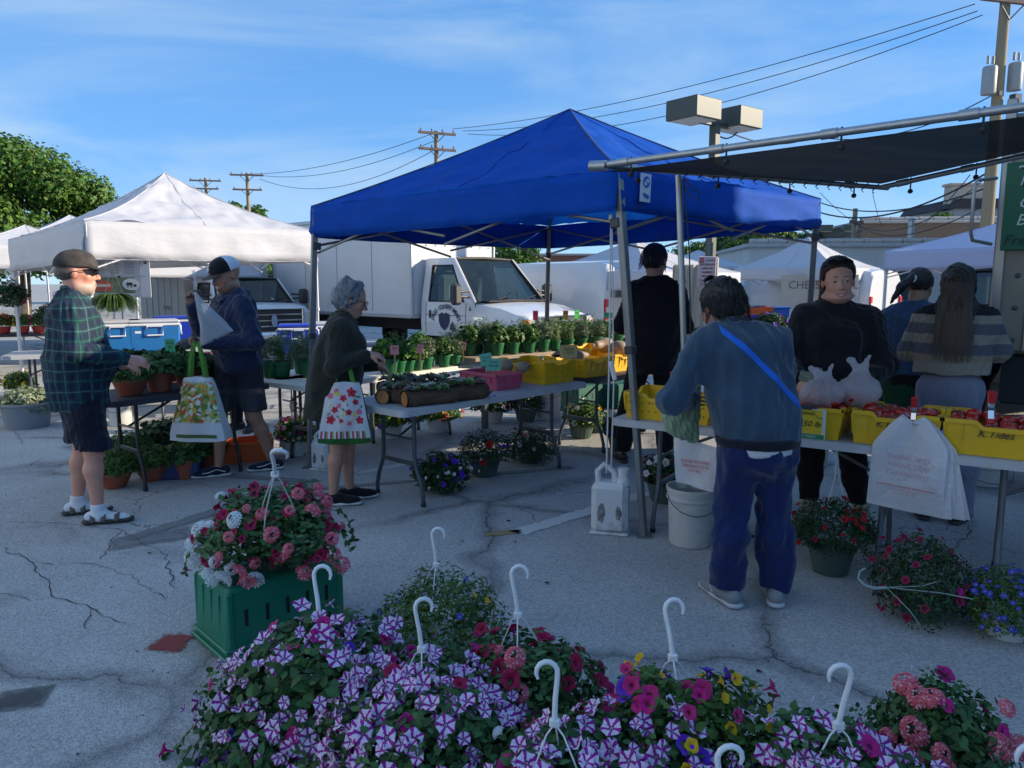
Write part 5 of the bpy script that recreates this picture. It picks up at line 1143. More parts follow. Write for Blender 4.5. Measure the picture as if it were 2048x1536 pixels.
T3a,T3b=hz(600,775,.74),hz(940,729,.74);table(T3a,T3b,W*.70,'cream folding table in sun carrying the first row of herb pots',mat('table_top_cream',(.66,.62,.54),.6,var=.06))
T5a,T5b=hz(208,806,.74),hz(534,768,.74);table(T5a,T5b,W*.70,'black folding table with terracotta herb pots at the left',TOPB,leg_m=BLACK_PL)
T6a,T6b=T5b+(T5b-T5a).normalized()*.05+Vector((.0,.22,0)),hz(640,760,.74)+Vector((.1,.35,0));table(T6a,T6b+Vector((.5,.5,0)),W*.7,'white folding table between the blue jacket man and the canopy leg',TOPW,curved=False)
TD=Vector((.837,-.547,0));TN=Vector((.547,.837,0));T7a=hz(1221,838,.735)
table(T7a,T7a+TD*1.83,TN*.74,'white folding table with yellow crates in front of the shopper',TOPW,leg_m=GREYTUBE)
table(T7a+TD*1.86,T7a+TD*3.69,TN*.74,'white folding table at the right border carrying tomato crates',TOPW,leg_m=GREYTUBE)
c=at(300,565,9.6);table(V3(-6.0,8.75,0),V3(-3.75,9.75,0),V3(-.32,.70,0),'folding table under the blue coolers',TOPW)
e=empty('table_cloth',at(392,700,8.7),radians(30),'red and white printed cloth spread on the stall table','tablecloth');m=MB();m.grid(lambda u,v:((u-.5)*.9,(v-.5)*.55,-.0+.012*sin(u*20+v*7)),24,10);m.grid(lambda u,v:((u-.5)*.9,-.275-.02*v+.015*sin(u*22),-.30*v),24,6);m.build('fabric',mat('red_white_cloth',(.55,.10,.10),.85,var=.8,vscale=14,dirt=(.7,.68,.66),dscale=16,damt=1.0),e,'full')
e.location.z=.765
table(V3(e.location.x-.55,e.location.y-.35,0),V3(e.location.x+.5,e.location.y+.12,0),V3(-.28,.6,0),'folding table under the red and white cloth',TOPW)
Pa,Pb=hz(985,714,.82),hz(1262,690,.82);e=empty('plank_shelf',(Pa+Pb)/2-Vector((0,0,.82)),math.atan2((Pb-Pa).y,(Pb-Pa).x),'weathered plank shelf with the back row of herb pots in sunlight','shelf');Ls=(Pb-Pa).length
for i in range(3):MB().box((-.05,.09+.165*i,.80),(Ls+.35,.158,.038),.004).build('plank',WOOD,e)
for s in(-1,1):
 k=MB();k.box((s*(Ls/2-.1),.25,.39),(.06,.06,.78),.004);k.box((s*(Ls/2-.1),.25,.76),(.05,.5,.04),.003);k.build('trestle',DARKSTEEL,e)
PLANKL=Ls
# the people
SOLE_W=mat('sole_white',(.55,.55,.54),.6);SOLE_B=mat('sole_dark',(.05,.05,.05),.7)
def cap(S,name,crown,front,brim,panel=None,back_from=None):
 """baseball cap: crown shell, brim"""
 HR,hs=S.HR,S.hs
 def mk(cuts):return[ell(S.T(0,-.006,.038),(.0885*hs,.108*hs,.092*hs),.01,HR),ell(S.T(0,.03,.045),(.075*hs,.075*hs,.075*hs),.03,HR)]
 base=hair_cut(S,lambda h:.030-h[...,2]+.06*h[...,1]*0)
 e=S.garment(name,mk(0),crown,cuts=[base],res=.006)
 if panel:
  S.garment('mesh_panel',[infl(p,.003)for p in mk(0)],panel,cuts=[base,hair_cut(S,lambda h:h[...,1]-.005)],res=.006,parent=e)
 m=MB()
 def fn(u,v):
  a=(u-.5)*2.5;r=.094+.068*v*cos(a*.62);x=sin(a)*.080*(1+.12*v);y=.045+cos(a)*.055+v*.072*cos(a*.55);z=.030-.012*v-.10*x*x*9*.25
  return S.T(x,y,z+.002)
 def fn2(u,v):
  p=fn(1-u,v);return p-HR@A3(0,0,.005)*hs
 m.grid(fn,16,6);m.grid(fn2,16,6)
 N=17;a0=6*N;b0=7*N+6*N
 m.f+=[(a0+i,b0+16-i,b0+15-i,a0+i+1)for i in range(16)];m.m+=[0]*16
 m.build('brim',brim,e,'full')
 b=MB();b.tube([S.T(0,-.006,.128)-HR@A3(0,0,.003)*hs,S.T(0,-.006,.134)],[.008,.005],8);b.build('button',crown,e,True)
 return e
def glasses(S,z=.004,y=0.0,dark=True,tilt=0.0,name='sunglasses',own=True,up=0.0):
 HR=S.HR;m=MB();fr_=MB()
 def Q(x,yy,zz):
  c_,s_=cos(tilt),sin(tilt);return S.T(x,y+yy*c_-zz*s_,z+zz*c_+yy*s_)
 for s in(-1,1):
  pts=[Q(s*(.035+.029*cos(a)),.106-.012*abs(cos(a))*(1 if cos(a)>0 else-.2)+0,.019*sin(a)*(1+.2*cos(a)))for a in[2*pi*k/14 for k in range(14)]]
  c0=Q(s*.035,.109,0);m.add([c0]+pts,[(0,1+k,1+(k+1)%14)if s>0 else(0,1+(k+1)%14,1+k)for k in range(14)])
  fr_.tube(pts,.0022,5,closed=True)
  fr_.tube([Q(s*.063,.098,.008),Q(s*.080,.05,.006),Q(s*.086,-.01,.002),Q(s*.084,-.03,-.014)],.0026,5)
 fr_.tube([Q(-.008,.109,.004),Q(0,.112,.007),Q(.008,.109,.004)],.0025,5)
 o=fr_.build(name,mat('glasses_frame',(.02,.015,.018),.3),S.e,True)
 m.build('lens',mat('dark_lens',(.012,.012,.016),.06,coat=.5)if dark else glassy('clear_lens',(.9,.9,.9)),o,True)
def strands(S,name,fn,n,mt,width=.003,seg=7,parent=None,seed=1):
 """fn(g) -> list of points of one lock in world(local) space; ribbons of hair"""
 g=random.Random(seed);m=MB()
 for i in range(n):
  pts=fn(g);N=len(pts)
  for j in range(N-1):
   a,b=Vector(pts[j]),Vector(pts[j+1]);t=b-a
   wd=width*(1-j/N*.7);wd2=width*(1-(j+1)/N*.7)
   sd=t.cross(Vector((g.uniform(-.2,.2),-.3,1)))if j==0 else sd
   if sd.length<1e-6:sd=Vector((1,0,0))
   sd=sd.normalized();k=len(m.v)
   m.v+=[tuple(a-sd*wd),tuple(a+sd*wd),tuple(b+sd*wd2),tuple(b-sd*wd2)];m.f.append((k,k+1,k+2,k+3));m.m.append(0)
 o=m.build(name,mt,parent or S.e,'full');o['kind']='stuff';return o
def ruff(p,par,seed,n=500,zlo=-.07):
 def lk(g):
  a=g.uniform(pi*.95,pi*2.05)if g.random()<.75 else g.uniform(0,6.28);t_=g.random();z=zlo+(.128-zlo)*t_**.7;r=.092*math.sqrt(max(.05,1-(max(0,z-.02)/.112)**2));y0=-.024+r*1.12*sin(a)
  if y0>.05 and z<.09:y0=.0
  b=A3(r*cos(a),y0,z);o=A3(cos(a)*.6,sin(a)*.6,.25 if z>.06 else-.15);tw=g.uniform(-.5,.5);out=[]
  for j in range(5):u=j/4;out.append(tuple(p.T(*(b+o*.010*u+A3(tw*.02*u,-.008*u,-.038*u)))))
  return out
 strands(p,'hair_strands',lk,n,mat('dark_strand',(.022,.017,.014),.4),.0014,seed=seed,parent=par)
p=Person('man in green and navy plaid shirt, camouflage cap and sandals, standing at the left',(-2.90,4.96,0),radians(-62),1.80,1.28,.055,skin=(.62,.29,.20),lean=.03)
p.hyaw=-.05
p.set(elR=(.33,.02,1.17),wrR=(.25,.31,1.10),elL=(-.34,.0,1.14),wrL=(-.2,.25,1.02),anR=(.15,.07,.075),anL=(-.15,-.06,.075),toR=(.20,.30,0),toL=(-.13,.15,0),knR=(.14,.07,.49),knL=(-.14,.0,.49))
p.hand('R',(-.15,.95,-.2),(-.8,0,-.6),.6,-1).hand('L',(.4,.9,-.1),(0,0,-1),.5,1)
p.build_body(jowl=1.1,beard=(.45,.40,.36,.65),brow=(.2,.15,.12));p.eyes()
t=.022
plaid=plaid_mat()
c0=p.torso(t+.012)+p.arm('L',t,.93)+p.arm('R',t,.93)
sh=p.garment('shirt',c0+[pr(A3(0,.0,.84),A3(0,.02,.80),.205,.20,s=(1.08,.86,1),k=.06)],plaid,cuts=[above(.765),nk(p)],fold=dict(seed=3,amp=.014,k=16))
p.garment('collar',[pr(p.J['neck']-A3(0,0,.03),p.J['neck']+A3(0,-.004,.028),.088,.074,k=.02)],plaid,cuts=[above(1.48),nk(p,.06)],fold=dict(seed=4,amp=.004,k=30),parent=sh)
NAVY=cloth('navy_cotton',(.006,.009,.022));
p.garment('shorts',[ell((0,-.01,.92),(.20,.16,.14),.05)]+[pr(p.J['hip'+s],p.J['kn'+s]+A3(.01 if s=='R' else-.01,0,.04),.125,.118,k=.05)for s in 'LR'],NAVY,cuts=[above(.505),below(1.0)],fold=dict(seed=5,amp=.012,k=16))
for s in 'LR':
 a,b=shoe_prims(p.J['an'+s],p.J['to'+s],1.02)
 so_=p.garment('sock',[infl(q_,-.010)for q_ in a]+[pr(p.J['an'+s]-A3(0,0,.03),p.J['an'+s]+A3(0,0,.05),.045,.046,k=.02)],cloth('white_sock',(.68,.68,.70)),cuts=[below(.135),above(.018)],res=.006)
 sd=p.garment('sandal',b,mat('sandal_sole',(.05,.045,.04),.8),cuts=[lambda P:np.maximum(P[...,2]-.032,.0005-P[...,2])],res=.006)
 an=p.J['an'+s];d=p.J['to'+s]-A3(an[0],an[1],0);d[2]=0;d/=np.linalg.norm(d);sx_=np.cross(d,A3(0,0,1));g0=A3(an[0],an[1],0)
 for off,r_,hh in((.115,.044,.052),(.035,.047,.078),(-.03,.047,.07)):
  mm=MB()
  def fn(u,v,off=off,r_=r_,hh=hh):
   a_=pi*u;return g0+d*(off+(v-.5)*.030)+sx_*cos(a_)*r_*1.06+A3(0,0,.02+sin(a_)*hh*(.8+.0*v))
  mm.grid(fn,14,2);o=mm.build('strap',mat('sandal_strap',(.12,.10,.085),.8),sd,'full');md=o.modifiers.new('thick','SOLIDIFY');md.thickness=.004
cap(p,'camouflage_cap',mat('camo_cloth',(.055,.047,.042),.9,var=.75,vscale=16,bump=.1,bscale=300),None,mat('camo_brim',(.045,.045,.048),.85,var=.3,vscale=20))
glasses(p,tilt=.05)
p.garment('hair',[ell(p.T(0,-.028,.004),(.080*p.hs,.084*p.hs,.058*p.hs),.02,p.HR)],hair_mat('grey_brown_hair',(.11,.085,.065),st=(70,70,9)),cuts=[hair_cut(p,lambda h:np.maximum(h[...,2]-.035,h[...,1]-.004))],res=.006)
p.garment('goatee',[ell(p.T(0,.064,-.100),(.026*p.hs,.024*p.hs,.030*p.hs),.02,p.HR)],mat('white_beard',(.5,.47,.43),.9,bump=.8,bscale=200),res=.005)
p=Person('man in navy hooded jacket and black and white baseball cap holding a clear plastic bag',(-2.27,6.2,0),radians(138),1.80,1.18,.03,skin=(.40,.20,.13),lean=.07)
p.hyaw=.02;p.hpitch=-.32
p.set(elR=(.27,.17,1.16),wrR=(.10,.32,1.42),elL=(-.32,.02,1.13),wrL=(-.04,.31,1.12),anR=(.05,.20,.07),anL=(-.08,-.22,.07),toR=(.12,.38,0),toL=(-.0,-.04,0),knR=(.08,.15,.50),knL=(-.10,-.06,.50),hipR=(.09,.03,.93),hipL=(-.09,-.02,.93))
p.hand('R',(-.1,.15,1),(-.9,.3,0),1.25,1).hand('L',(.9,.45,-.1),(0,.3,.9),.9,1)
p.build_body(jowl=.8,beard=(.03,.02,.018,.55),brow=(.03,.02,.015));p.eyes(squint=.3)
NJ=cloth('navy_jacket',(.006,.016,.055),.7,sheen=.3)
jk=p.garment('jacket',p.torso(.030)+p.arm('L',.026,.95)+p.arm('R',.024,.93)+[pr(A3(0,0,.9),A3(0,0,1.2),.165,.17,s=(1.1,.85,1),k=.06)],NJ,cuts=[above(.86),nk(p)],fold=dict(seed=8,amp=.012,k=17))
p.garment('hood',[pr(p.J['neck']+A3(-.09,-.02,-.02),p.J['neck']+A3(.09,-.02,-.02),.06,.06,k=.03),pr(p.J['neck']+A3(-.09,-.01,-.01),p.J['neck']+A3(-.03,.10,-.07),.045,.03,k=.03),pr(p.J['neck']+A3(.09,-.01,-.01),p.J['neck']+A3(.03,.10,-.07),.045,.03,k=.03),ell(p.J['neck']+A3(0,-.10,-.02),(.10,.06,.06),.04)],NJ,fold=dict(seed=9,amp=.010,k=20),parent=jk)
mm=MB();mm.box((0,.187,1.33),(.006,.008,.2),.002);o=mm.build('zip',mat('zip_teal',(.10,.16,.14),.4),jk);o.rotation_euler=(-.07,0,0)
p.garment('shorts',[ell((0,0,.93),(.185,.15,.12),.05)]+[pr(p.J['hip'+s],p.J['kn'+s]+A3(0,0,.06),.12,.112,k=.05)for s in 'LR'],bands_mat('two_tone_shorts',[(0,(.035,.037,.048)),(.74,(.012,.013,.022))],rough=.8),cuts=[above(.54),below(1.0)],fold=dict(seed=10,amp=.010,k=16))
def skate(p):
 for s,u in zip('LR',p.shoes(cloth('navy_canvas',(.012,.018,.04)),SOLE_W)):
  an=p.J['an'+s];d=p.J['to'+s]-A3(an[0],an[1],0);d[2]=0;d/=np.linalg.norm(d);sx_=np.cross(d,A3(0,0,1));g0=A3(an[0],an[1],0)
  for sg in(-1,1):
   m_=MB();m_.tube([g0-d*.05+A3(0,0,.045)+sx_*sg*.044,g0+d*.02+A3(0,0,.07)+sx_*sg*.044,g0+d*.08+A3(0,0,.05)+sx_*sg*.045,g0+d*.13+A3(0,0,.045)+sx_*sg*.040],.0045,6);m_.build('side_stripe',SOLE_W,u,True)
skate(p)
cp=cap(p,'baseball_cap',cloth('black_cap_cloth',(.008,.008,.011)),None,cloth('dark_brim',(.03,.018,.02)),panel=cloth('white_mesh_cloth',(.62,.64,.70)))
q_=p.T(.0,.112,.078)
lt=link('cap_lettering',text_mesh('S',.062*p.hs,mat('white_thread',(.7,.7,.72),.7),ext=.002,off=.0012),cp);HRm=Matrix(p.HR.tolist())
lt.matrix_local=Matrix.Translation(Vector(q_))@(HRm@Matrix.Rotation(pi,3,'Z')@Matrix.Rotation(radians(62),3,'X')).to_4x4()
MAN2=p
p=Person('older woman with curly grey hair and olive coat leaning to the herb pots',(-1.29,5.34,0),radians(-78),1.62,1.2,.03,True,.20,skin=(.48,.25,.17))
p.hpitch=-.38;p.hyaw=.0
p.set(elR=(.27,.02,1.02),wrR=(.18,.25,1.10),elL=(-.25,.12,1.02),wrL=(-.12,.33,1.0),anR=(.07,-.02,.07),anL=(-.06,.10,.07),toR=(.09,.16,0),toL=(-.08,.28,0),knR=(.07,.03,.44),knL=(-.06,.10,.44),hipR=(.09,-.03,.82),hipL=(-.09,.0,.82))
p.hand('R',(-.1,.95,-.1),(-.3,0,-.9),.8,-1).hand('L',(0,.8,-.6),(.2,-.3,-.9),.6,1)
p.build_body(brow=(.2,.18,.17));p.eyes();glasses(p,dark=False,name='spectacles')
OLV=cloth('olive_coat_cloth',(.022,.023,.017),.9)
ct=p.garment('coat',p.torso(.035)+p.arm('L',.022,.92)+p.arm('R',.022,.9)+[pr(A3(0,-.03,.62),A3(0,.02,1.05),.205,.175,s=(1,.95,1),k=.08)],OLV,cuts=[above(.64),nk(p)],fold=dict(seed=12,amp=.013,k=15))
p.garment('collar',[pr(p.J['neck']-A3(0,.02,.04),p.J['neck']+A3(0,0,.03),.085,.066,k=.02)],OLV,cuts=[nk(p,.05)],fold=dict(seed=13,amp=.004,k=25),parent=ct)
p.garment('denim_shorts',[ell((0,-.02,.82),(.17,.15,.1),.05)]+[pr(p.J['hip'+s],p.J['kn'+s],.105,.092,k=.05)for s in 'LR'],cloth('denim_blue',(.012,.035,.10)),cuts=[above(.475),below(.9)],fold=dict(seed=14,amp=.006,k=22))
p.shoes(cloth('black_mesh',(.008,.008,.011)),SOLE_W)
hp=[ell(p.T(0,-.03,.035),(.094*p.hs,.100*p.hs,.092*p.hs),.02,p.HR),ell(p.T(0,-.045,-.03),(.088*p.hs,.075*p.hs,.07*p.hs),.03,p.HR)]
g=random.Random(5)
for i in range(70):
 a=g.uniform(0,6.28);zz=g.uniform(-.09,.12);rr=.088*math.sqrt(max(.15,1-(zz/.14)**2));yy=-.03+rr*sin(a)
 if yy>.052+max(0,zz-.05)*.3:continue
 hp.append(ell(p.T(rr*cos(a),yy,zz+.01),(.019,.019,.017),.008,p.HR))
hr=p.garment('hair',hp,hair_mat('grey_hair',(.16,.165,.185),st=(90,90,30)),cuts=[hair_cut(p,lambda h:h[...,1]-.062-.3*np.maximum(h[...,2]-.04,0))],res=.006,fold=dict(seed=15,amp=.006,k=60,stretch=(1,1,1)))
def curl(g):
 a=g.uniform(0,6.28);z0=g.uniform(-.06,.12);r0=.092*math.sqrt(max(.15,1-(z0/.145)**2));y0=-.03+r0*sin(a)
 if y0>.05:y0=.02
 b=A3(r0*cos(a),y0,z0);o=b/np.linalg.norm(b+1e-9);ph=g.uniform(0,6);out=[]
 for j in range(7):
  t_=j/6;out.append(tuple(p.T(*(b+o*(.012+.012*t_)+A3(cos(ph+t_*5),sin(ph+t_*5),0)*.010+A3(0,0,-.035*t_)))))
 return out
strands(p,'loose_curls',curl,500,mat('silver_strand',(.24,.25,.28),.4),.0012,seed=3,parent=hr)
WOM3=p
p=Person('tall dark haired man in black coat seen from behind under the blue canopy',(1.25,6.6,0),radians(-8),1.93,1.0,.02,skin=(.42,.22,.15),lean=.04)
p.hyaw=-.55;p.hpitch=-.25
p.set(elR=(.27,.05,1.22),wrR=(.17,.33,1.18),elL=(-.29,.02,1.22),wrL=(-.14,.33,1.17),anL=(-.26,-.02,.08),toL=(-.32,.15,0),knL=(-.2,.0,.54))
p.build_body(brow=(.03,.02,.015));p.eyes()
BLK=cloth('black_wool',(.0055,.0055,.0075),sheen=.1)
p.garment('coat',p.torso(.035)+p.arm('L',.024,.95)+p.arm('R',.024,.95)+[pr(A3(0,0,.84),A3(0,0,1.3),.20,.18,s=(1.1,.85,1),k=.08)],BLK,cuts=[above(.80),nk(p)],fold=dict(seed=22,amp=.012,k=14))
p.garment('trousers',[ell((0,0,.98),(.18,.14,.12),.05)]+p.leg('L',.02,t2=.03)+p.leg('R',.02,t2=.03),BLK,cuts=[above(.10),below(1.05)],fold=dict(seed=23,amp=.008,k=16))
p.shoes(mat('boot_leather',(.03,.018,.012),.5,var=.3),SOLE_B)
DKH=hair_mat('dark_hair',(.010,.007,.006),st=(80,80,12))
def short_hair(p,mt,back=-.05,side=-.02,vol=0.0,front=.055):
 return p.garment('hair',[ell(p.T(0,-.020,.036),((.083+vol)*p.hs,(.103+vol)*p.hs,(.090+vol)*p.hs),.02,p.HR),ell(p.T(0,-.05,-.02),(.072*p.hs,.062*p.hs,.06*p.hs),.03,p.HR)],mt,cuts=[hair_cut(p,lambda h:np.maximum(h[...,1]-front-.5*np.maximum(h[...,2]-.075,0),np.minimum(side-h[...,2],-.02-0*h[...,2])if False else(np.where(h[...,1]>-.02,side,back)-h[...,2])))],res=.006,fold=dict(seed=31,amp=.005,k=70,stretch=(1,1,.3)))
hr=short_hair(p,DKH,-.07,.0,.004);ruff(p,hr,4)
p=Person('short dark haired shopper in slate blue sweatshirt and navy sweatpants, back to the camera',(1.205,3.64,0),radians(6),1.67,1.08,.04,False,.18,side=-.17,skin=(.40,.20,.14),shw=.17)
p.hyaw=.25;p.hpitch=-.28
p.set(elL=(-.42,.06,1.02),wrL=(-.22,.35,.98),elR=(.17,.10,1.05),wrR=(.02,.37,.98),anR=(.125,-.04,.075),anL=(-.125,-.02,.075),toR=(.19,.10,0),toL=(-.16,.14,0),hipR=(.09,-.03,.84),hipL=(-.09,-.03,.84),knR=(.11,.0,.46),knL=(-.11,.0,.46))
p.J['head']=p.J['head']+A3(-.02,.035,-.055);p.J['neck']=p.J['neck']+A3(-.005,.01,-.012)
p.build_body();p.eyes()
SW=cloth('slate_fleece',(.030,.062,.105),.95,var=.2,sheen=.4)
sw=p.garment('sweatshirt',p.torso(.040)+p.arm('L',.034,.95)+p.arm('R',.030,.95)+[pr(A3(0,-.035,.90),A3(-.04,.05,1.2),.165,.170,s=(1.08,.9,1),k=.08)],SW,cuts=[above(.845),nk(p)],fold=dict(seed=41,amp=.017,k=13))
HB=[ell(A3(-.005,-.03,.86),(.205,.165,.15),.05),pr(A3(0,-.03,.80),A3(-.02,-.02,1.0),.165,.165,s=(1.1,.9,1),k=.05)]
p.garment('hem',HB,cloth('dark_rib',(.008,.010,.018)),cuts=[above(.812),below(.86)],fold=dict(seed=42,amp=.004,k=20),parent=sw)
p.garment('undershirt',[infl(q_,-.010)for q_ in HB],cloth('white_cotton',(.62,.62,.66)),cuts=[above(.775),below(.85)],fold=dict(seed=40,amp=.004,k=24))
p.garment('collar',[pr(p.J['neck']-A3(0,.01,.05),p.J['neck']+A3(0,.004,.02),.10,.072,k=.02)],SW,cuts=[nk(p,.045)],parent=sw)
def seam(par,pts,y0=-1,r=.0022,mt=None):
 bvx=BVHTree.FromPolygons([v.co for v in par.data.vertices],[tuple(q.vertices)for q in par.data.polygons]);P_=[]
 for a,b in zip(pts,pts[1:]):
  for i in range(8):
   x,z=a[0]+(b[0]-a[0])*i/8,a[1]+(b[1]-a[1])*i/8;h=bvx.ray_cast(Vector((x,y0,z)),Vector((0,-y0,0)))[0]
   if h:P_.append(h)
 if len(P_)>2:k=MB();k.tube(P_,r,5);k.build('seam',mt or par.data.materials[0],par,True)
from mathutils.bvhtree import BVHTree
seam(sw,[(-.20,1.34),(-.205,1.24),(-.19,1.12)]);seam(sw,[(.05,1.34),(.10,1.24),(.12,1.12)]);seam(sw,[(-.16,1.36),(-.08,1.35),(0,1.36)])
SP=cloth('navy_sweatpants',(.006,.016,.085),.9,sheen=.25)
spo=p.garment('sweatpants',[ell((0,-.035,.80),(.185,.155,.16),.06)]+p.leg('L',.028,t2=.044)+p.leg('R',.028,t2=.044)+[pr(p.J['an'+s]+A3(0,.01,.12),p.J['an'+s]+A3(0,.02,.005),.075,.078,k=.04)for s in 'LR'],SP,cuts=[above(.075),below(.86)],fold=dict(seed=43,amp=.016,k=13,stretch=(1,1,.8)))
seam(spo,[(0,.76),(0,.60)]);seam(spo,[(.13,.74),(.155,.56)]);seam(spo,[(-.13,.74),(-.155,.56)])
GS=mat('grey_suede',(.22,.23,.25),.7,var=.15)
for s,u in zip('LR',p.shoes(GS,mat('sole_pale',(.48,.49,.50),.6),1.05)):
 an=p.J['an'+s];d=p.J['to'+s]-A3(an[0],an[1],0);d[2]=0;d/=np.linalg.norm(d);sx_=np.cross(d,A3(0,0,1));g0=A3(an[0],an[1],0)
 for sg in(-1,1):
  m_=MB();m_.tube([g0+d*(.02)+A3(0,0,.035)+sx_*sg*.047,g0+d*.045+A3(0,0,.07)+sx_*sg*.044,g0+d*.06+A3(0,0,.038)+sx_*sg*.047,g0+d*.085+A3(0,0,.066)+sx_*sg*.043],.004,5);m_.build('side_mark',mat('silver_mark',(.6,.6,.62),.4),u,True)
hp5=short_hair(p,DKH,-.085,-.03,.010,front=.05);ruff(p,hp5,5,900,-.085)
glasses(p,z=.045,y=-.035,tilt=1.1)
m_=MB()
def fn(u,v):
 a=Vector((-.135,-.01,1.325));b=Vector((.235,-.13,1.02));q=a.lerp(b,u);bulge=-.075*sin(pi*u)-.012;return(q.x+.0*v,q.y+bulge-.03*u*0,q.z+(v-.5)*.040)
from mathutils.bvhtree import BVHTree
swm=sw.data;bv=BVHTree.FromPolygons([v.co for v in swm.vertices],[tuple(q.vertices)for q in swm.polygons])
def fn(u,v):
 x=-.205+(.39)*u;z=1.38-.38*u+(v-.5)*.042;h_=bv.ray_cast(Vector((x,-1,z)),Vector((0,1,0)))[0]
 return(x,(h_.y if h_ else 0.0)-.006,z)
m_.grid(fn,30,3);o=m_.build('shoulder_strap',cloth('bright_blue_webbing',(.01,.13,.60),.6),p.e,'full');md=o.modifiers.new('t','SOLIDIFY');md.thickness=.006;STRAP5=o
P5=p
p=Person('smiling woman in black sweater and green apron counting banknotes behind the tomato crates',(2.03,4.72,0),radians(161),1.74,1.12,.03,True,.03,skin=(.60,.32,.24),shw=.172)
p.hyaw=.10;p.hroll=.05;p.hpitch=-.08;p.hsc=1.04
p.set(elR=(.27,.12,1.10),wrR=(.20,.36,1.02),elL=(-.29,.06,1.10),wrL=(-.12,.30,.94),anR=(.10,.05,.08),anL=(-.22,.0,.08),toR=(.12,.2,0),toL=(-.26,.16,0),knL=(-.15,.03,.48))
p.hand('R',(-.35,.75,-.45),(-.6,-.2,-.5),.75,-1).hand('L',(.5,.8,-.2),(0,0,-1),.5,1)
p.build_body(jowl=.25,lip=(.58,.29,.22),brow=(.58,.30,.22));p.eyes(squint=.62)
p.mouth();p.brows((.035,.02,.015))
BS=cloth('black_knit',(.006,.006,.011),sheen=.2)
sw=p.garment('sweater',p.torso(.034)+p.arm('L',.030,.93)+p.arm('R',.030,.93)+[ell((0,.02,1.08),(.215,.165,.16),.07)],BS,cuts=[above(.93),nk(p)],fold=dict(seed=50,amp=.013,k=14))
p.garment('turtleneck',[pr(p.J['neck']-A3(0,.0,.05),p.J['neck']+A3(0,.012,.028),.085,.070,k=.02)],BS,cuts=[nk(p,.055)],parent=sw,fold=dict(seed=51,amp=.004,k=30))
p.garment('trousers',[ell((0,0,.92),(.20,.16,.15),.05)]+p.leg('L',.016,t2=.012,fat=1.1)+p.leg('R',.016,t2=.012,fat=1.1),BLK,cuts=[above(.20),below(1.0)],fold=dict(seed=52,amp=.006,k=18))
ap=p.garment('apron',[ell((0,.03,.90),(.235,.175,.26),.04)],cloth('green_apron_cloth',(.006,.055,.022)),cuts=[above(.66),below(.985),lambda P:.03-P[...,1]-.35*np.abs(P[...,0])],fold=dict(seed=53,amp=.010,k=14))
for s in 'LR':
 p.garment('sock',[pr(p.J['an'+s]-A3(0,0,.02),p.J['an'+s]+A3(0,0,.14),.044,.052,k=.02)],cloth('cream_sock',(.5,.46,.40)),cuts=[below(.215)],res=.007)
p.shoes(cloth('black_mesh',(.008,.008,.011)),SOLE_B)
BRN=hair_mat('brown_hair',(.018,.009,.006),st=(60,60,14))
p.garment('hair',[ell(p.T(0,-.018,.042),(.092*p.hs,.106*p.hs,.098*p.hs),.02,p.HR),ell(p.T(.02,-.085,.02),(.06,.045,.05),.03,p.HR),pr(p.T(.05,-.07,.0),p.T(.075,-.05,-.12),.035,.022,k=.03),pr(p.T(.075,-.05,-.12),p.T(.09,-.02,-.17),.022,.012,k=.02)],BRN,cuts=[hair_cut(p,lambda h:h[...,1]-.030-1.3*np.maximum(h[...,2]-.050,0)+.6*np.maximum(.03-h[...,2],0))],res=.006,fold=dict(seed=55,amp=.004,k=80,stretch=(1,1,.3)))
glasses(p,z=.035,y=-.020,tilt=.80)
P6=p
p=Person('long haired woman in grey and cream striped sweater, back turned, at the food truck',(2.92,4.95,0),radians(-32),1.72,1.02,.01,True,.10,skin=(.45,.25,.18),shw=.165)
p.hpitch=-.25;p.hyaw=-.1
p.set(elR=(.25,.14,1.16),wrR=(.15,.38,1.16),elL=(-.26,.12,1.14),wrL=(-.13,.38,1.12))
p.build_body(low=True)
cr_,dk_,gy_,md_=(.27,.245,.20),(.012,.012,.016),(.16,.15,.14),(.10,.105,.13)
STR=bands_mat('striped_knit',[(0,cr_),(1.085,(.26,.21,.15)),(1.13,md_),(1.20,cr_),(1.265,md_),(1.33,cr_),(1.39,dk_),(1.475,(.22,.20,.17))])
p.garment('sweater',p.torso(.036)+p.arm('L',.042,.93)+p.arm('R',.042,.93)+[pr(A3(0,0,1.02),A3(0,0,1.25),.19,.185,s=(1.12,.82,1),k=.06)],STR,cuts=[above(1.0),nk(p)],fold=dict(seed=60,amp=.012,k=15))
p.garment('trousers',[ell((0,0,.90),(.185,.15,.16),.05)]+p.leg('L',.035,t2=.05)+p.leg('R',.035,t2=.05),cloth('pale_grey_fleece',(.20,.21,.29)),cuts=[above(.06),below(1.03)],fold=dict(seed=61,amp=.010,k=14))
p.shoes(BLACK_PL,SOLE_B)
hr=p.garment('hair',[ell(p.T(0,-.02,.03),(.090*p.hs,.104*p.hs,.096*p.hs),.02,p.HR),pr(p.T(0,-.045,-.02),A3(0,-.115,1.44),.09,.10,s=(1.0,.6,1),k=.05),pr(A3(0,-.115,1.44),A3(-.01,-.125,1.20),.105,.05,s=(1.05,.4,1),k=.04)],hair_mat('long_brown_hair',(.030,.020,.014),st=(70,70,3)),res=.007,fold=dict(seed=62,amp=.010,k=60,stretch=(1,1,.08)))
def lock(g):
 x0=g.uniform(-.08,.08);out=[];x1=x0*1.35+g.uniform(-.02,.02);l_=g.uniform(.30,.52)
 for j in range(8):
  t_=j/7;z_=1.62-l_*t_-.02;out.append((x0+(x1-x0)*t_+.004*sin(9*t_+x0*90),-.108-.035*sin(min(1,t_*1.4)*pi/2)-.35*(.01-x0*x0)-.028,z_))
 return out
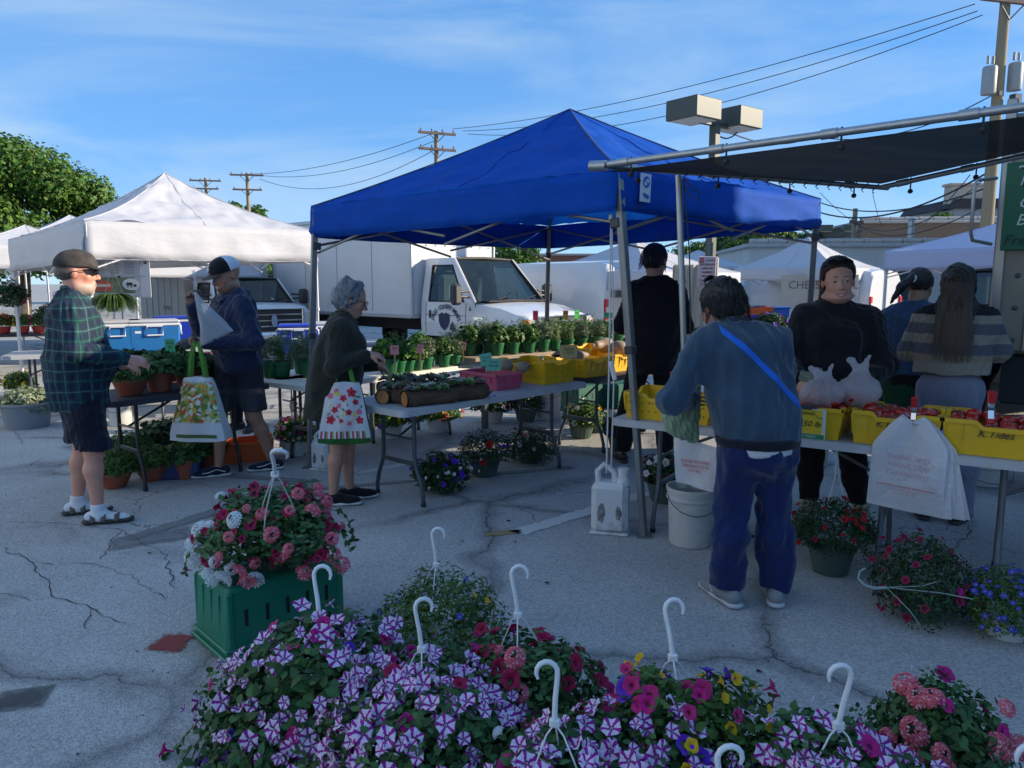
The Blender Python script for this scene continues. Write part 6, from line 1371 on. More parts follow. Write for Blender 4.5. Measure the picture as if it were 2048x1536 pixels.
strands(p,'hair_locks',lock,420,mat('brown_strand',(.055,.036,.024),.4),.0022,seed=9,parent=hr)
p=Person('woman with dark ponytail in denim shirt and green apron, leaning beside the striped sweater',(2.96,5.62,0),radians(-50),1.72,1.1,.0,True,.22,skin=(.30,.17,.11))
p.hpitch=-.3
p.build_body(low=True)
p.garment('denim_shirt',p.torso(.03)+p.arm('L',.024,.93)+p.arm('R',.024,.93),cloth('denim_shirt_blue',(.022,.055,.11)),cuts=[above(.92),nk(p)],fold=dict(seed=65,amp=.012,k=16),res=.01)
p.garment('trousers',[ell((0,0,.90),(.185,.15,.14),.05)]+p.leg('L',.02,t2=.03)+p.leg('R',.02,t2=.03),BLK,cuts=[above(.08),below(1.0)],fold=dict(seed=66,amp=.008,k=16),res=.012)
p.garment('apron',[ell((0,.02,.86),(.215,.165,.30),.04)],cloth('green_apron_cloth',(.006,.055,.022)),cuts=[above(.6),below(1.0)],fold=dict(seed=67,amp=.010,k=14),res=.01)
p.shoes(BLACK_PL,SOLE_B)
p.garment('hair',[ell(p.T(0,-.02,.035),(.088*p.hs,.104*p.hs,.095*p.hs),.02,p.HR),pr(p.T(-.01,-.11,.03),p.T(-.05,-.17,-.05),.035,.032,k=.02),pr(p.T(-.05,-.17,-.05),p.T(-.09,-.19,-.17),.032,.014,k=.02)],DKH,res=.007,fold=dict(seed=68,amp=.005,k=60,stretch=(1,1,.3)))
mm=MB();mm.tube([p.T(-.01+.025*cos(a),-.125,.02+.025*sin(a))for a in[2*pi*k/12 for k in range(12)]],.008,6,closed=True);mm.build('hair_tie',mat('pale_scrunchie',(.5,.5,.52),.8),p.e,True)
p=Person('person with long dark hair in bright blue top half hidden by the food truck',(3.98,6.35,0),radians(60),1.68,1.05,.0,True,.25,skin=(.35,.2,.14))
p.build_body(low=True)
p.garment('top',p.torso(.03)+p.arm('L',.024,.93)+p.arm('R',.024,.93),cloth('royal_blue_cloth',(.005,.03,.20)),cuts=[above(.9),nk(p)],fold=dict(seed=70,amp=.01,k=16),res=.012)
p.garment('trousers',[ell((0,0,.90),(.185,.15,.14),.05)]+p.leg('L',.02,t2=.03)+p.leg('R',.02,t2=.03),BLK,cuts=[above(.08),below(1.0)],res=.014)
p.garment('hair',[ell(p.T(0,-.02,.03),(.092*p.hs,.106*p.hs,.10*p.hs),.02,p.HR),pr(p.T(0,-.03,-.04),p.T(.02,.02,-.30),.085,.05,s=(1,.7,1),k=.05)],hair_mat('auburn_hair',(.03,.013,.008)),res=.009,fold=dict(seed=71,amp=.006,k=50,stretch=(1,1,.2)))
p=Person('vendor in grey checked shirt behind the cap wearer, arm resting on the cooler table',(-2.93,8.05,0),radians(160),1.62,1.1,.02,False,.2,skin=(.42,.22,.15))
p.set(elR=(.40,.14,1.0),wrR=(.46,.40,.93));p.hand('R',(-.2,.95,-.1),(0,0,-1),.4,1)
p.build_body(low=True)
p.garment('shirt',p.torso(.03)+p.arm('L',.024,.9)+p.arm('R',.024,.9),mat('grey_check',(.10,.095,.085),.9,var=.6,vscale=30),cuts=[above(.8),nk(p)],fold=dict(seed=73,amp=.01,k=18),res=.01)
p.garment('trousers',[ell((0,0,.85),(.18,.15,.14),.05)]+p.leg('L',.02,t2=.03)+p.leg('R',.02,t2=.03),NAVY,cuts=[above(.08),below(.95)],res=.012)
p.shoes(BLACK_PL,SOLE_B);short_hair(p,DKH)
p=Person('person in maroon top and jeans at the far left edge of the photo',(-8.42,11.9,0),radians(-120),1.66,1.0,.0,True,.05,skin=(.42,.22,.15))
p.build_body(low=True)
p.garment('top',p.torso(.03)+p.arm('L',.024,.9)+p.arm('R',.024,.9),cloth('maroon_cloth',(.09,.012,.03)),cuts=[above(.9),nk(p)],res=.012)
p.garment('jeans',[ell((0,0,.87),(.18,.15,.14),.05)]+p.leg('L',.015,t2=.02)+p.leg('R',.015,t2=.02),cloth('denim_light',(.06,.11,.2)),cuts=[above(.08),below(.95)],res=.012)
p.shoes(BLACK_PL,SOLE_B);short_hair(p,DKH,-.12)
# crates
YEL=mat('yellow_crate_plastic',(.74,.43,.006),.45,var=.06,vscale=5,dirt=(.35,.28,.06),dscale=8,damt=.35)
def crate(loc,rz,label,m,L_=.56,B=.38,H=.18,group='yellow harvest crates',holes=True,dip=True,ribs=True,flip=False,slots=False,writing=None,floor=True):
 """open crate; origin at the centre of its base, long axis local x"""
 e=empty('crate',loc,rz,label,'crate',group);t=.008;tp=.94
 k=MB()
 def wall(a,b,inner,n=20,dipw=.34,d=.026):
  a=Vector(a);b=Vector(b);o=Vector(((b-a).y,-(b-a).x,0)).normalized()
  def top(u):
   z=H
   if dip:
    s=abs(u-.5)*2;z=H-d*(1 if s<dipw else max(0,1-(s-dipw)/.09))
   return z
  for sgn,off in((1,0),(-1,-t)):
   ctr=(a+b)*.5
   def fn(u,v):
    p=ctr+(a-ctr).lerp(b-ctr,u)*1.0;z=top(u)*v;p2=ctr*(1+(0))+((a if False else a).lerp(b,u)-ctr)*(tp+(1-tp)*z/H);q=p2+o*((1-tp)*.5*(L_ if abs(o.x)>.5 else B)*(z/H-1)+off);return(q.x,q.y,z+.001)
   nu=n;base=len(k.v);k.grid(fn if sgn>0 else(lambda u,v:fn(1-u,v)),nu,3)
  def rf(u,v):
   p=a.lerp(b,u);z=top(u);z=z-(.014*v if v<=1 else 0);q=p+o*(.010);return(q.x,q.y,top(u)-.020*v)
  k.grid(rf,n,1)
  def rt(u,v):
   p=a.lerp(b,u);q=p+o*(.010-(t+.014)*v);return(q.x,q.y,top(u)+.0005)
  k.grid(rt,n,1)
  if ribs:
   nr=max(3,int((b-a).length/.075))
   for i in range(nr+1):
    u=(i+.0)/nr;u=min(.985,max(.015,u));p=a.lerp(b,u);zz=top(u)
    if.28<u<.72 and abs(o.y)>.5:continue
    k.add([(p.x+o.x*q+(b-a).normalized().x*s*.003,p.y+o.y*q+(b-a).normalized().y*s*.003,z)for s in(-1,1)for q,z in((-.004,.30*H),(.008,zz-.02),(-.004,zz-.02))],[(0,1,4,3),(0,2,1),(3,4,5)])
 hx,hy=L_/2,B/2
 C_=[(-hx,-hy,0),(hx,-hy,0),(hx,hy,0),(-hx,hy,0)]
 for i in range(4):wall(C_[i],C_[(i+1)%4],False,n=20 if i%2==0 else 14,dipw=.42 if i%2==0 else.36,d=.030)
 k.box((0,0,.006),(L_*tp,B*tp,.010),.002)
 o=k.build('shell',m,e)
 if holes:
  h=MB()
  for sy in(-1,1):
   for z in(H*.30,H*.62):
    for i in range(12):
     if i in(5,6)or(abs(i-5.5)<1):continue
     x=-hx*.86+2*hx*.86*i/11;y=sy*(hy*(1)-(1-tp)*.5*B*(1-z/H)+.0012);h.lathe([(0,0),(.0052,0)],8,(x,y,z),axis=(0,sy,0))
  for sx in(-1,1):
   for z in(H*.30,H*.62):
    for i in(-2,-1,1,2):h.lathe([(0,0),(.0052,0)],8,(sx*(hx-(1-tp)*.5*L_*(1-z/H)+.0012),i*.05,z),axis=(sx,0,0))
  ho=h.build('drain_holes',mat('hole_dark',(.06,.045,.004),.9),e);ho['kind']='stuff'
 if writing:
  s,sz,x,z=writing;put_text(s,sz,INK,e,(x,-hy-.0095+.004,z),name='writing',shear=.3)
 return e
def on(px,py,h):return hz(px,py,h)
TT=.7405
def place_corner(corner,ang,Lx,By):
 """corner is the near bottom corner (local -x,-y... at min y); returns centre"""
 return corner+Vector((cos(ang),sin(ang),0))*Lx/2+Vector((-sin(ang),cos(ang),0))*By/2
def crateW(px,py,h,label,m,L_,B,H,**k):
 c=on(px,py,h);ctr=c+W*L_/2+U*B/2;return crate(ctr,GA+pi/2,label,m,L_,B,H,**k)
def crateU(px,py,h,label,m,L_,B,H,**k):
 c=on(px,py,h);ctr=c+U*L_/2+W*B/2;return crate(ctr,GA,label,m,L_,B,H,**k)
PINK=mat('pink_crate_plastic',(.55,.09,.16),.45,var=.08,dirt=(.4,.2,.24),dscale=8,damt=.3)
crateW(1090,771,TT,'yellow perforated crate on the grey table, right behind the pink crate',YEL,.58,.38,.19)
crateW(994,783,TT,'pink plastic crate on the grey table between logs and yellow crate',PINK,.46,.28,.13,group=None,dip=False,holes=False)
crateW(1171,757,TT,'yellow crate with squash at the near end of the dark table',YEL,.52,.36,.17)
crateW(1228,745,TT,'yellow crate farther along the dark table, by the man in black',YEL,.52,.36,.17)
crateW(1205,722,TT,'yellow crate holding a big gourd, at the back of the dark table',YEL,.5,.34,.15)
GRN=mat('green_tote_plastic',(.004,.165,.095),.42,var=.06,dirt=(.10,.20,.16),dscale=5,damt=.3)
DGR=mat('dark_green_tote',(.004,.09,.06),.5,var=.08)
def tote(loc,rz,label,m,L_=.56,B=.35,H=.32,group='green plastic totes',flipped=True):
 e=empty('crate',loc,rz,label,'crate',group);k=MB();k.box((0,0,H/2+.003),(L_,B,H),.014,top=.955);k.build('shell',m,e)
 for x in(-.47,.47):
  for sy in(-1,1):k=MB();k.box((x*L_*.99,sy*B*.487,H*.55),(.028,.022,H*.85),.006,top=.98);k.build('corner_post',m,e)
 k=MB();k.box((0,0,.026),(L_+.035,B+.035,.020),.005);k.box((0,0,.062),(L_+.022,B+.022,.012),.004);k.build('rim',m,e)
 for i in range(5):
  x=-L_*.34+L_*.17*i;k=MB();k.box((x,-B*.4865,H*.58),(.016,.006,.075),.002);k.box((x,B*.4865,H*.58),(.016,.006,.075),.002);k.build('slot',mat('slot_dark',(.002,.012,.008),.9),e)
 for sx in(-1,1):
  for y in(-.25,0,.25):k=MB();k.box((sx*L_*.484,y*B,H*.5),(.010,.016,H*.78),.003);k.build('rib',m,e)
 k=MB()
 for i in range(5):k.box((0,-B*.38+B*.19*i,H+.0045),(L_*.86,.006,.004))
 for i in range(6):k.box((-L_*.40+L_*.16*i,0,H+.0045),(.006,B*.84,.004))
 k.build('base_ribs',m,e);return e
fc=hz(449,1188,.32);fc.z=0;TOTE=fc+U*.28+W*.175;tote(TOTE,GA,'bright green upturned tote crate holding the red and white flower basket',GRN)
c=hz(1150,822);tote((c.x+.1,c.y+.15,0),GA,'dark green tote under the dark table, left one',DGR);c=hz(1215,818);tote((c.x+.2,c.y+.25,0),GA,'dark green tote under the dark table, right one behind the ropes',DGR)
ORA=mat('orange_crate_plastic',(.62,.11,.02),.5,var=.08)
c=hz(478,925);crate((c.x,c.y+.12,0),radians(22),'orange plastic crate on the ground behind the blue jacket man',ORA,.50,.34,.21,group=None,dip=True,holes=False)
c=at(1524,640,14.5)
table(V3(c.x-.5,14.4,0),V3(c.x+2.3,14.6,0),V3(0,.7,0),'brown topped table in front of the cheese banner',mat('table_brown',(.16,.09,.05),.6),h=.80,curved=False)
crate((c.x-.05,14.7,.805),0,'lower orange crate stacked in front of the cheese stall',ORA,.5,.35,.16,group='orange crates at the cheese stall',holes=False);crate((c.x-.05,14.7,.97),0,'upper orange crate stacked in front of the cheese stall',ORA,.5,.35,.16,group='orange crates at the cheese stall',holes=False)
e=empty('plastic_tub',(c.x+.42,14.7,.805),0,'blue plastic tub beside the orange crates','tub');MB().box((0,0,.15),(.26,.3,.3),.02,top=1.08).build('body',mat('blue_tub',(.02,.10,.42),.4),e);MB().box((0,0,.31),(.31,.35,.03),.01).build('rim',mat('blue_tub',(.02,.10,.42),.4),e)
ang7=math.atan2(TD.y,TD.x)
def crateT(s,dep,label,**k):
 """s metres along the front edge from its left end, dep metres behind the front edge"""
 p=T7a+TD*s+TN*dep;return crate((p.x,p.y,TT),ang7,label,YEL,**k)
crateT(.34,.26,'yellow perforated crate at the left end of the front table, beside the canopy leg',L_=.56,B=.38,H=.17)
def fz(px,y0):
 k=(px-1024)/FPX;
 return(k*T7a.y-T7a.x)/(.837+k*.547)
s1=fz(1590,0);s2=fz(1712,0);s3=fz(1899,0)
cT1=crateT((fz(1498,0)+fz(1692,0))/2,.24,'yellow crate of tomatoes with the price sign, heaped with plastic bags',L_=(fz(1692,0)-fz(1498,0))-.01,B=.40,H=.175,holes=False)
cT2=crateT((s2+fz(1892,0))/2,.24,'yellow tomato crate behind the hanging roll of shopping bags',L_=(fz(1892,0)-s2),B=.40,H=.18,holes=False,writing=('K.Tides',.045,-.02,.115))
LW3=.56;cT3=crateT(s3+LW3/2+.008,.24,'yellow tomato crate at the right border with the red clip',L_=LW3,B=.40,H=.18,holes=False,writing=('K.Tides',.050,-.06,.115))
crateT((fz(1560,0)+s2)/2-.03,.56,'yellow crate in the second row behind the price sign',L_=.40,B=.22,H=.20,holes=False)
TOM=mat('tomato_skin',(.42,.018,.012),.22,var=.15,vscale=12,coat=.3);CALYX=mat('calyx_green',(.03,.09,.02),.7)
g=random.Random(12);tmesh=[]
for v in range(3):
 k=MB();k.lathe([(0,-.030),(.018,-.029),(.034,-.016),(.039,.002),(.033,.019),(.018,.027),(.006,.025),(0,.022)],16);me=k.mesh('tomato',TOM,True)
 for vv in me.vertices:a=math.atan2(vv.co.y,vv.co.x);f=1+.05*sin(5*a+v)*(1 if abs(vv.co.z)<.028 else.3);vv.co.x*=f;vv.co.y*=f
 tmesh.append(me)
k=MB()
for i in range(5):a=2*pi*i/5;k.add([(0,0,.025),(.012*cos(a-.3),.012*sin(a-.3),.027),(.024*cos(a),.024*sin(a),.031),(.012*cos(a+.3),.012*sin(a+.3),.027)],[(0,1,2,3)])
calm=k.mesh('calyx',CALYX)
nT=0;names_=['tomato crate with the price sign','tomato crate behind the roll of bags','tomato crate at the right border']
for ci,(s_,L3,B3)in enumerate((((fz(1498,0)+fz(1692,0))/2,fz(1692,0)-fz(1498,0),.40),((s2+fz(1892,0))/2,fz(1892,0)-s2,.40),(s3+LW3/2,LW3,.40))):
 for i in range(7):
  for j in range(4):
   xx=-L3/2+.05+(L3-.1)*i/6+g.uniform(-.008,.008);yy=-B3/2+.06+(B3-.12)*j/3+g.uniform(-.008,.008);zz=.115+g.uniform(0,.022)+(.02 if j>1 else 0)
   p=T7a+TD*(s_+xx)+TN*(.24+yy);o=link('tomato',tmesh[nT%3],None,(p.x,p.y,TT+zz),(g.uniform(-.5,.5),g.uniform(-.5,.5),g.uniform(0,6)));o.scale=(g.uniform(.9,1.1),)*3
   tag(o,'ripe red tomato in the pile of the yellow '+names_[ci],'tomato','tomatoes in the '+names_[ci]);link('calyx',calm,o);nT+=1
pc=T7a+TD*fz(1618,0)+TN*.018;e=empty('price_card',(pc.x,pc.y,TT),ang7,'yellow and white tomato price card reading 3.50 lb, clipped to a yellow crate','price sign')
MB().box((0,0,.085),(.215,.004,.17),.001).build('card',mat('card_white',(.62,.62,.60),.6),e);MB().box((-.008,-.0035,.098),(.195,.003,.132)).build('yellow_field',mat('card_yellow',(.72,.48,.02),.6),e);MB().box((0,-.0035,.016),(.205,.003,.026)).build('green_band',mat('card_green',(.02,.22,.08),.6),e)
put_text('Tomatoes',.030,INK,e,(-.02,-.0060,.145),shear=.35,name='writing');put_text('3.50 lb',.046,INK,e,(.02,-.0060,.085),shear=.25,name='writing');put_text('GROWN FRESH',.020,mat('card_white',(.62,.62,.60),.6),e,(-.01,-.0060,.016),name='lettering')
k=MB()
for i in range(9):a=pi*1.0+pi*.5*i/8;k.add([(.085+.035*cos(a),-.0058,.160+.035*sin(a)),(.085+.05*cos(a+.08),-.0058,.160+.05*sin(a+.08)),(.085+.035*cos(a+.16),-.0058,.160+.035*sin(a+.16))],[(0,1,2)])
k.build('sun_rays',mat('card_green',(.02,.22,.08),.6),e);MB().box((-.005,-.008,.178),(.085,.018,.022),.003).build('clip_bar',DARKSTEEL,e)
def clamp(loc,rz,label,tilt=0.0,s=1.0):
 e=empty('spring_clamp',loc,rz,label,'clamp','red tipped spring clamps');e.rotation_euler=(tilt,0,rz);e.scale=(s,)*3
 for sg in(-1,1):
  q=Matrix.Rotation(sg*.17,3,'X');k=MB();k.box(q@Vector((0,sg*.006,.03)),(.024,.004,.085),.001,q);k.build('jaw',CHROME,e);k=MB();k.box(q@Vector((0,sg*.006,.085)),(.028,.010,.055),.004,q);k.build('grip',mat('red_vinyl',(.45,.012,.015),.35),e);k=MB();k.box(q@Vector((0,sg*.006,-.018)),(.026,.009,.022),.003,q);k.build('tip',mat('red_vinyl',(.45,.012,.015),.35),e)
 MB().cyl((-.016,0,.035),(.016,0,.035),.007).build('spring',DARKSTEEL,e,True);return e
p=T7a+TD*fz(1838,0)+TN*.03;clamp((p.x,p.y,TT+.165),ang7,'red tipped spring clamp holding the roll of shopping bags',0.1);CLP=p
p=T7a+TD*fz(1995,0)+TN*.06;clamp((p.x,p.y,TT+.20),ang7+.4,'red tipped spring clamp standing on the right border crate',0.0,1.15)
p=T7a+TD*fz(1345,0)+TN*.10;clamp((p.x-.02,p.y,TT+.22),ang7-.2,'red tipped spring clamp at the perforated crate, beside the shopper elbow',.2,.9)
PLB=mat('bag_film_white',(.80,.78,.80),.3,var=.05,trans=.35,bump=.8,bscale=26);BAGP=mat('bag_print_red',(.62,.13,.12),.5)
e=empty('shopping_bag_bundle',(CLP.x,CLP.y,TT+.15),ang7,'bundle of white t-shirt bags with red print hanging in front of the tomato crates','plastic bags',None)
def hang_sheet(u,v,k_):
 wv=.052+.115*min(1,(v*3.2))**.8;wv=wv+(.012*v);x=(u-.5)*2*wv+.010*k_*v*2-.012*v;z=-v*.47+.03*abs(u-.5)*(1-v)*2-.03*(u-.5)*v
 y=-.035-.008*k_*0+.007*k_-.012*sin(u*9+k_)*(1-v)-.008*sin(u*5+v*6+k_*2)-.02*sin(pi*v);return(x,y,z)
for k_ in range(7):
 m=MB();m.grid(lambda u,v:hang_sheet(u,v,k_),20,24);o=m.build('bag',PLB,e,'full')
m=MB();m.box((-.075,-.03,-.085),(.05,.03,.12),.01);m.build('bag_handle',PLB,e,True);m=MB();m.box((.072,-.02,-.08),(.05,.03,.10),.01);m.build('bag_handle',PLB,e,True)
m=MB();m.lathe([(0,-.02),(.02,-.01),(.028,.005),(.012,.02),(0,.02)],12,(.02,-.02,-.01));m.build('knot',PLB,e,True)
def bagtext(s,sz,u,v,mt_=BAGP,off=.0):
 x,y,z=hang_sheet(u,v,0);o=put_text(s,sz,mt_,e,(x,y-.026,z),name='print',ext=.0005,off=off);o.rotation_euler=(pi/2-.02,radians(4),0);return o
pale=mat('bag_print_pale',(.62,.38,.38),.5)
for s,sz,v in(('THANK YOU',.034,.40),('THANK YOU',.034,.49),('THANK YOU',.034,.58)):bagtext(s,sz,.5,v,pale)
bagtext('PLEASE RETURN TO A PARTICIPATING STORE FOR RECYCLING',.0095,.5,.72,BAGP,off=.0004);bagtext('to help keep this bag away from children',.009,.5,.76);bagtext('do not use in cribs or beds',.009,.5,.79)
e=empty('shopping_bag_bundle',tuple(on(1385,880,.73)+Vector((0,-.10,.0))),ang7,'white bags with red print hanging at the left of the shopper','plastic bags',None);e.location.z=.76
m=MB();m.grid(lambda u,v:((u-.5)*.24+.02*v,-.03-.01*sin(u*7+v*3),-v*.25-.03*u),14,12);m.build('bag',PLB,e,'full')
for i,s in enumerate(('PLEASE RETURN','THIS BAG TO A','STORE')):o=put_text(s,.022,BAGP,e,(0.01,-.052,-.12-.025*i),name='print')
def knotted_bag(loc,label,r=.12,seed=1,mt_=None,hs=(1,1,1),ears=True):
 e=empty('filled_plastic_bag',loc,0,label,'plastic bag','white plastic bags of produce');g=np.random.default_rng(seed)
 P=[ell((0,0,r*.8*hs[2]),(r*hs[0],r*.85*hs[1],r*.8*hs[2]),.03)]+[ell((r*.55*g.uniform(-1,1),r*.5*g.uniform(-1,1),r*g.uniform(.4,.9)),(r*.45,)*3,.02)for _ in range(7)]+[pr((0,0,r*1.2*hs[2]),(.02,0,r*1.75*hs[2]),r*.42,r*.13,k=.04)]
 if ears:P+=[pr((.01,0,r*1.6*hs[2]),(-.06,0,r*2.15*hs[2]),.020,.028,s=(1,.4,1),k=.02),pr((.02,0,r*1.65*hs[2]),(.05,.01,r*2.3*hs[2]),.022,.018,s=(1,.4,1),k=.02)]
 me=body_mesh('bag_film',P,mt_ or mat('bag_film_thin',(.80,.76,.80),.22,trans=.5,alpha=.62,bump=1.0,bscale=22),.007,(lambda Q:.002-Q[...,2],),1,dict(seed=seed,amp=.010,k=38,stretch=(1,1,.35)));link('film',me,e)
 for i in range(5):link('tomato',tmesh[i%3],e,(r*.55*cos(i*1.3),r*.45*sin(i*1.3),r*(.35+.25*(i%2))))
 return e
p=T7a+TD*fz(1640,0)+TN*.25;knotted_bag((p.x-.02,p.y,TT+.14),'knotted white bag of tomatoes lying left on the price sign crate',.125,4,hs=(1.0,1,.85));knotted_bag((p.x+.18,p.y-.02,TT+.14),'knotted white bag of tomatoes with tall ears beside the vendor hand',.125,7,hs=(1,1,1.05))
NOTE=mat('banknote_green',(.24,.27,.20),.7,var=.5,vscale=60)
e=empty('banknotes',(0,0,0),0,'fan of dollar banknotes in the smiling vendor hand','banknotes');hp=P6.e.matrix_basis@Vector(P6.J['wrR']);hp=Vector(P6.e.location)+Matrix.Rotation(P6.e.rotation_euler.z,3,'Z')@Vector(P6.J['wrR']);e.location=hp+Vector((.03,-.09,.03));e.rotation_euler=(0,0,radians(-10))
for i in range(3):
 m=MB();m.grid(lambda u,v:((u-.5)*.10,.004*sin(u*4+i),(v-.5)*.062),8,3);o=m.build('banknote',NOTE,e,'full',loc=(.02*i-.02,-.004*i,.006*i));o.rotation_euler=(-.35,.30-.33*i,.1*i)
GOU=mat('tan_gourd',(.34,.25,.17),.6,var=.2)
def gourd(px,py,h,s,label,d=None):
 c=at(px,py,d);e=empty('squash',(c.x,c.y,TT+h),R.uniform(0,6),label,'squash','tan squashes in the yellow crates');me=body_mesh('squash_skin',[ell((0,0,.06*s),(.07*s,.07*s,.062*s),.02),pr((.03*s,0,.07*s),(.12*s,.01,.07*s),.04*s,.032*s,k=.04)],GOU,.008,(),1);link('skin',me,e);MB().cyl((.145*s,.012,.07*s),(.17*s,.012,.075*s),.009*s,.012*s).build('stem',WOOD,e,True)
gourd(1012,726,.10,.9,'left tan squash poking out of the yellow crate beside the pink one',6.35);gourd(1043,726,.10,.8,'right tan squash poking out of the yellow crate beside the pink one',6.3)
gourd(1212,690,.13,1.35,'big round tan squash on the back yellow crate',7.75);gourd(1150,712,.10,1.0,'brown squash lying low in the middle yellow crate',7.1);gourd(1240,694,.12,1.2,'tan squash half hidden by the canopy leg',7.7)
for px,py,d,s in((1012,726,6.35,1),):pass
def cooler(px,d,w_,h,dd,rz,label,body,lid,z=TT):
 c=at(px,565,d);e=empty('cooler',(c.x,c.y,z),rz,label,'cooler','blue coolers');k=MB();k.box((0,0,h*.40),(w_,dd,h*.80),.02,top=1.04);k.build('body',body,e);k=MB();k.box((0,0,h*.84),(w_*1.07,dd*1.07,h*.08),.012);k.build('rim',mat('cooler_white',(.66,.68,.72),.4),e)
 k=MB();k.box((0,0,h*.94),(w_*1.05,dd*1.05,h*.11),.02);k.build('lid',lid,e)
 k=MB();k.tube([(-w_*.16,-dd*.56,h*.80),(w_*.16,-dd*.56,h*.80),(w_*.16,-dd*.57,h*.52),(-w_*.16,-dd*.57,h*.52)],.012,8,closed=True);k.build('handle',mat('cooler_white',(.66,.68,.72),.4),e,True)
 for s in(-1,1):k=MB();k.tube([(s*w_*.55,-dd*.14,h*.78),(s*w_*.55,dd*.14,h*.78),(s*w_*.56,dd*.14,h*.52),(s*w_*.56,-dd*.14,h*.52)],.012,8,closed=True);k.build('handle',mat('cooler_white',(.66,.68,.72),.4),e,True)
 MB().box((-w_*.34,-dd*.515,h*.62),(w_*.12,.006,h*.07)).build('label_plate',mat('cooler_white',(.66,.68,.72),.4),e)
CB=mat('cooler_blue',(.015,.14,.38),.4,var=.05);CL=mat('cooler_lid',(.45,.47,.52),.45);CD=mat('cooler_royal',(.01,.04,.42),.4)
cooler(228,9.35,.52,.40,.38,radians(28),'leftmost blue cooler with white rim on the stall table',CB,CL);cooler(302,9.55,.56,.40,.40,radians(-62+90),'second blue cooler with big white handle on the stall table',CB,CL)
cooler(345,10.5,.5,.40,.38,radians(20),'royal blue cooler behind the pair with white rims',CD,CD);c=at(595,720,9.9)
cooler(592,9.2,.44,.36,.36,radians(15),'royal blue cooler in front of the box truck rear',CD,CD);cooler(650,9.7,.44,.36,.36,radians(15),'bright blue cooler beside the royal blue one, behind the canopy leg',CB,CL)
a=at(592,565,9.1);table(V3(a.x-.4,9.05,0),V3(a.x+1.1,9.4,0),V3(-.1,.7,0),'folding table under the royal blue cooler',TOPW)
def bottle(px,py,d,z,label):
 c=at(px,py,d);e=empty('water_bottle',(c.x,c.y,z),0,label,'bottle','clear drinking bottles');k=MB();k.lathe([(0,0),(.031,.002),(.033,.02),(.031,.07),(.033,.12),(.030,.15),(.014,.185),(.013,.205),(0,.205)],18);k.build('body',mat('clear_plastic',(.6,.68,.72),.08,alpha=.35),e,True);MB().cyl((0,0,.200),(0,0,.222),.015).build('cap',WHITE_PL,e,True)
bottle(601,700,8.95,TT,'clear water bottle in front of the royal blue cooler')
LOGM=mat('log_bark',(.10,.055,.035),.9,var=.4,vscale=8,bump=.9,bscale=30,stretch=(1,5,5));LOGE=mat('log_end',(.42,.17,.06),.8,var=.3,vscale=20)
SUC=[mat('succulent_sage',(.26,.36,.25),.55,island=.3,trans=.1),mat('succulent_grey',(.30,.32,.28),.6,island=.3),mat('succulent_green',(.17,.27,.09),.55,island=.35),mat('succulent_mauve',(.26,.19,.19),.6,island=.3)]
def rosette(g,r):
 n=22;v=[];m=MB()
 for i in range(n):
  a=i*2.399;t_=i/n;rr=r*(.25+.75*t_);el=1.25-1.0*t_;ln=rr;w_=rr*.42
  d=Vector((cos(a)*cos(el),sin(a)*cos(el),sin(el)));s=Vector((-sin(a),cos(a),0));b=Vector((0,0,r*.12))
  m.add([b,b+d*ln*.6-s*w_,b+d*ln+Vector((0,0,ln*.12)),b+d*ln*.6+s*w_,b+d*ln*.55+Vector((0,0,w_*.35))],[(0,1,4),(1,2,4),(2,3,4),(3,0,4)])
 return m
ros=[]
g=random.Random(3)
for i in range(8):ros.append(rosette(g,1.0).mesh('rosette',SUC[i%4]))
for li,(px,py,L_,r_,rz,lab)in enumerate([(778,806,.24,.055,GA+.5,'short dark log planter by the olive coat sleeve'),(818,811,.26,.062,GA+1.9,'log planter with orange cut face, second from the left'),(858,812,.40,.058,GA-.18,'long bark covered log planter in the middle of the row'),(925,803,.38,.062,GA-.15,'bark log planter nearest the pink crate'),(800,788,.36,.055,GA-.1,'log planter half hidden behind the orange faced one'),(872,787,.36,.055,GA-.1,'log planter in the back row before the cream table')]):
 c=on(px,py,TT);e=empty('log_planter',(c.x,c.y+r_,TT),rz,lab,'log planter','succulent filled log planters');k=MB()
 n=10;k.tube([(-L_/2+L_*i/n,.006*sin(i*1.3),r_*.95+.004*sin(i*2.1))for i in range(n+1)],[r_*(1+.06*sin(i*2.7+li))for i in range(n+1)],18,caps=False);k.build('bark',LOGM,e,True)
 for s in(-1,1):k=MB();k.lathe([(0,0),(r_*.9,0)],16,(s*(L_/2-.002),0,r_*.95),axis=(s,0,0));k.build('cut_end',LOGE,e)
 g=random.Random(li+50);N=int(L_/.011)
 for i in range(N):
  o=link('succulent',ros[g.randrange(8)],e,(-L_/2+.03+(L_-.06)*g.random(),g.uniform(-r_*.8,r_*.8),r_*1.75+g.uniform(0,.03)),(g.uniform(-.5,.5),g.uniform(-.5,.5),g.uniform(0,6)));o.scale=(g.uniform(.028,.055),)*3
k=MB();g=random.Random(4)
for i in range(60):
 a=Vector((g.uniform(-.09,.09),g.uniform(-.05,.05),g.uniform(0.005,.055)));d=[Vector((g.uniform(-.025,.025),g.uniform(-.025,.025),g.uniform(-.015,.015)))for _ in range(3)];k.add([a+q for q in d],[(0,1,2)])
c=on(968,797,TT);tag(k.build('crumpled_packet',mat('purple_foil',(.20,.13,.30),.25,.3,island=.5),None,False,loc=(c.x,c.y+.02,TT+.002),rot=(0,0,GA)),'crumpled purple cellophane packets between the logs and the pink crate','packet')
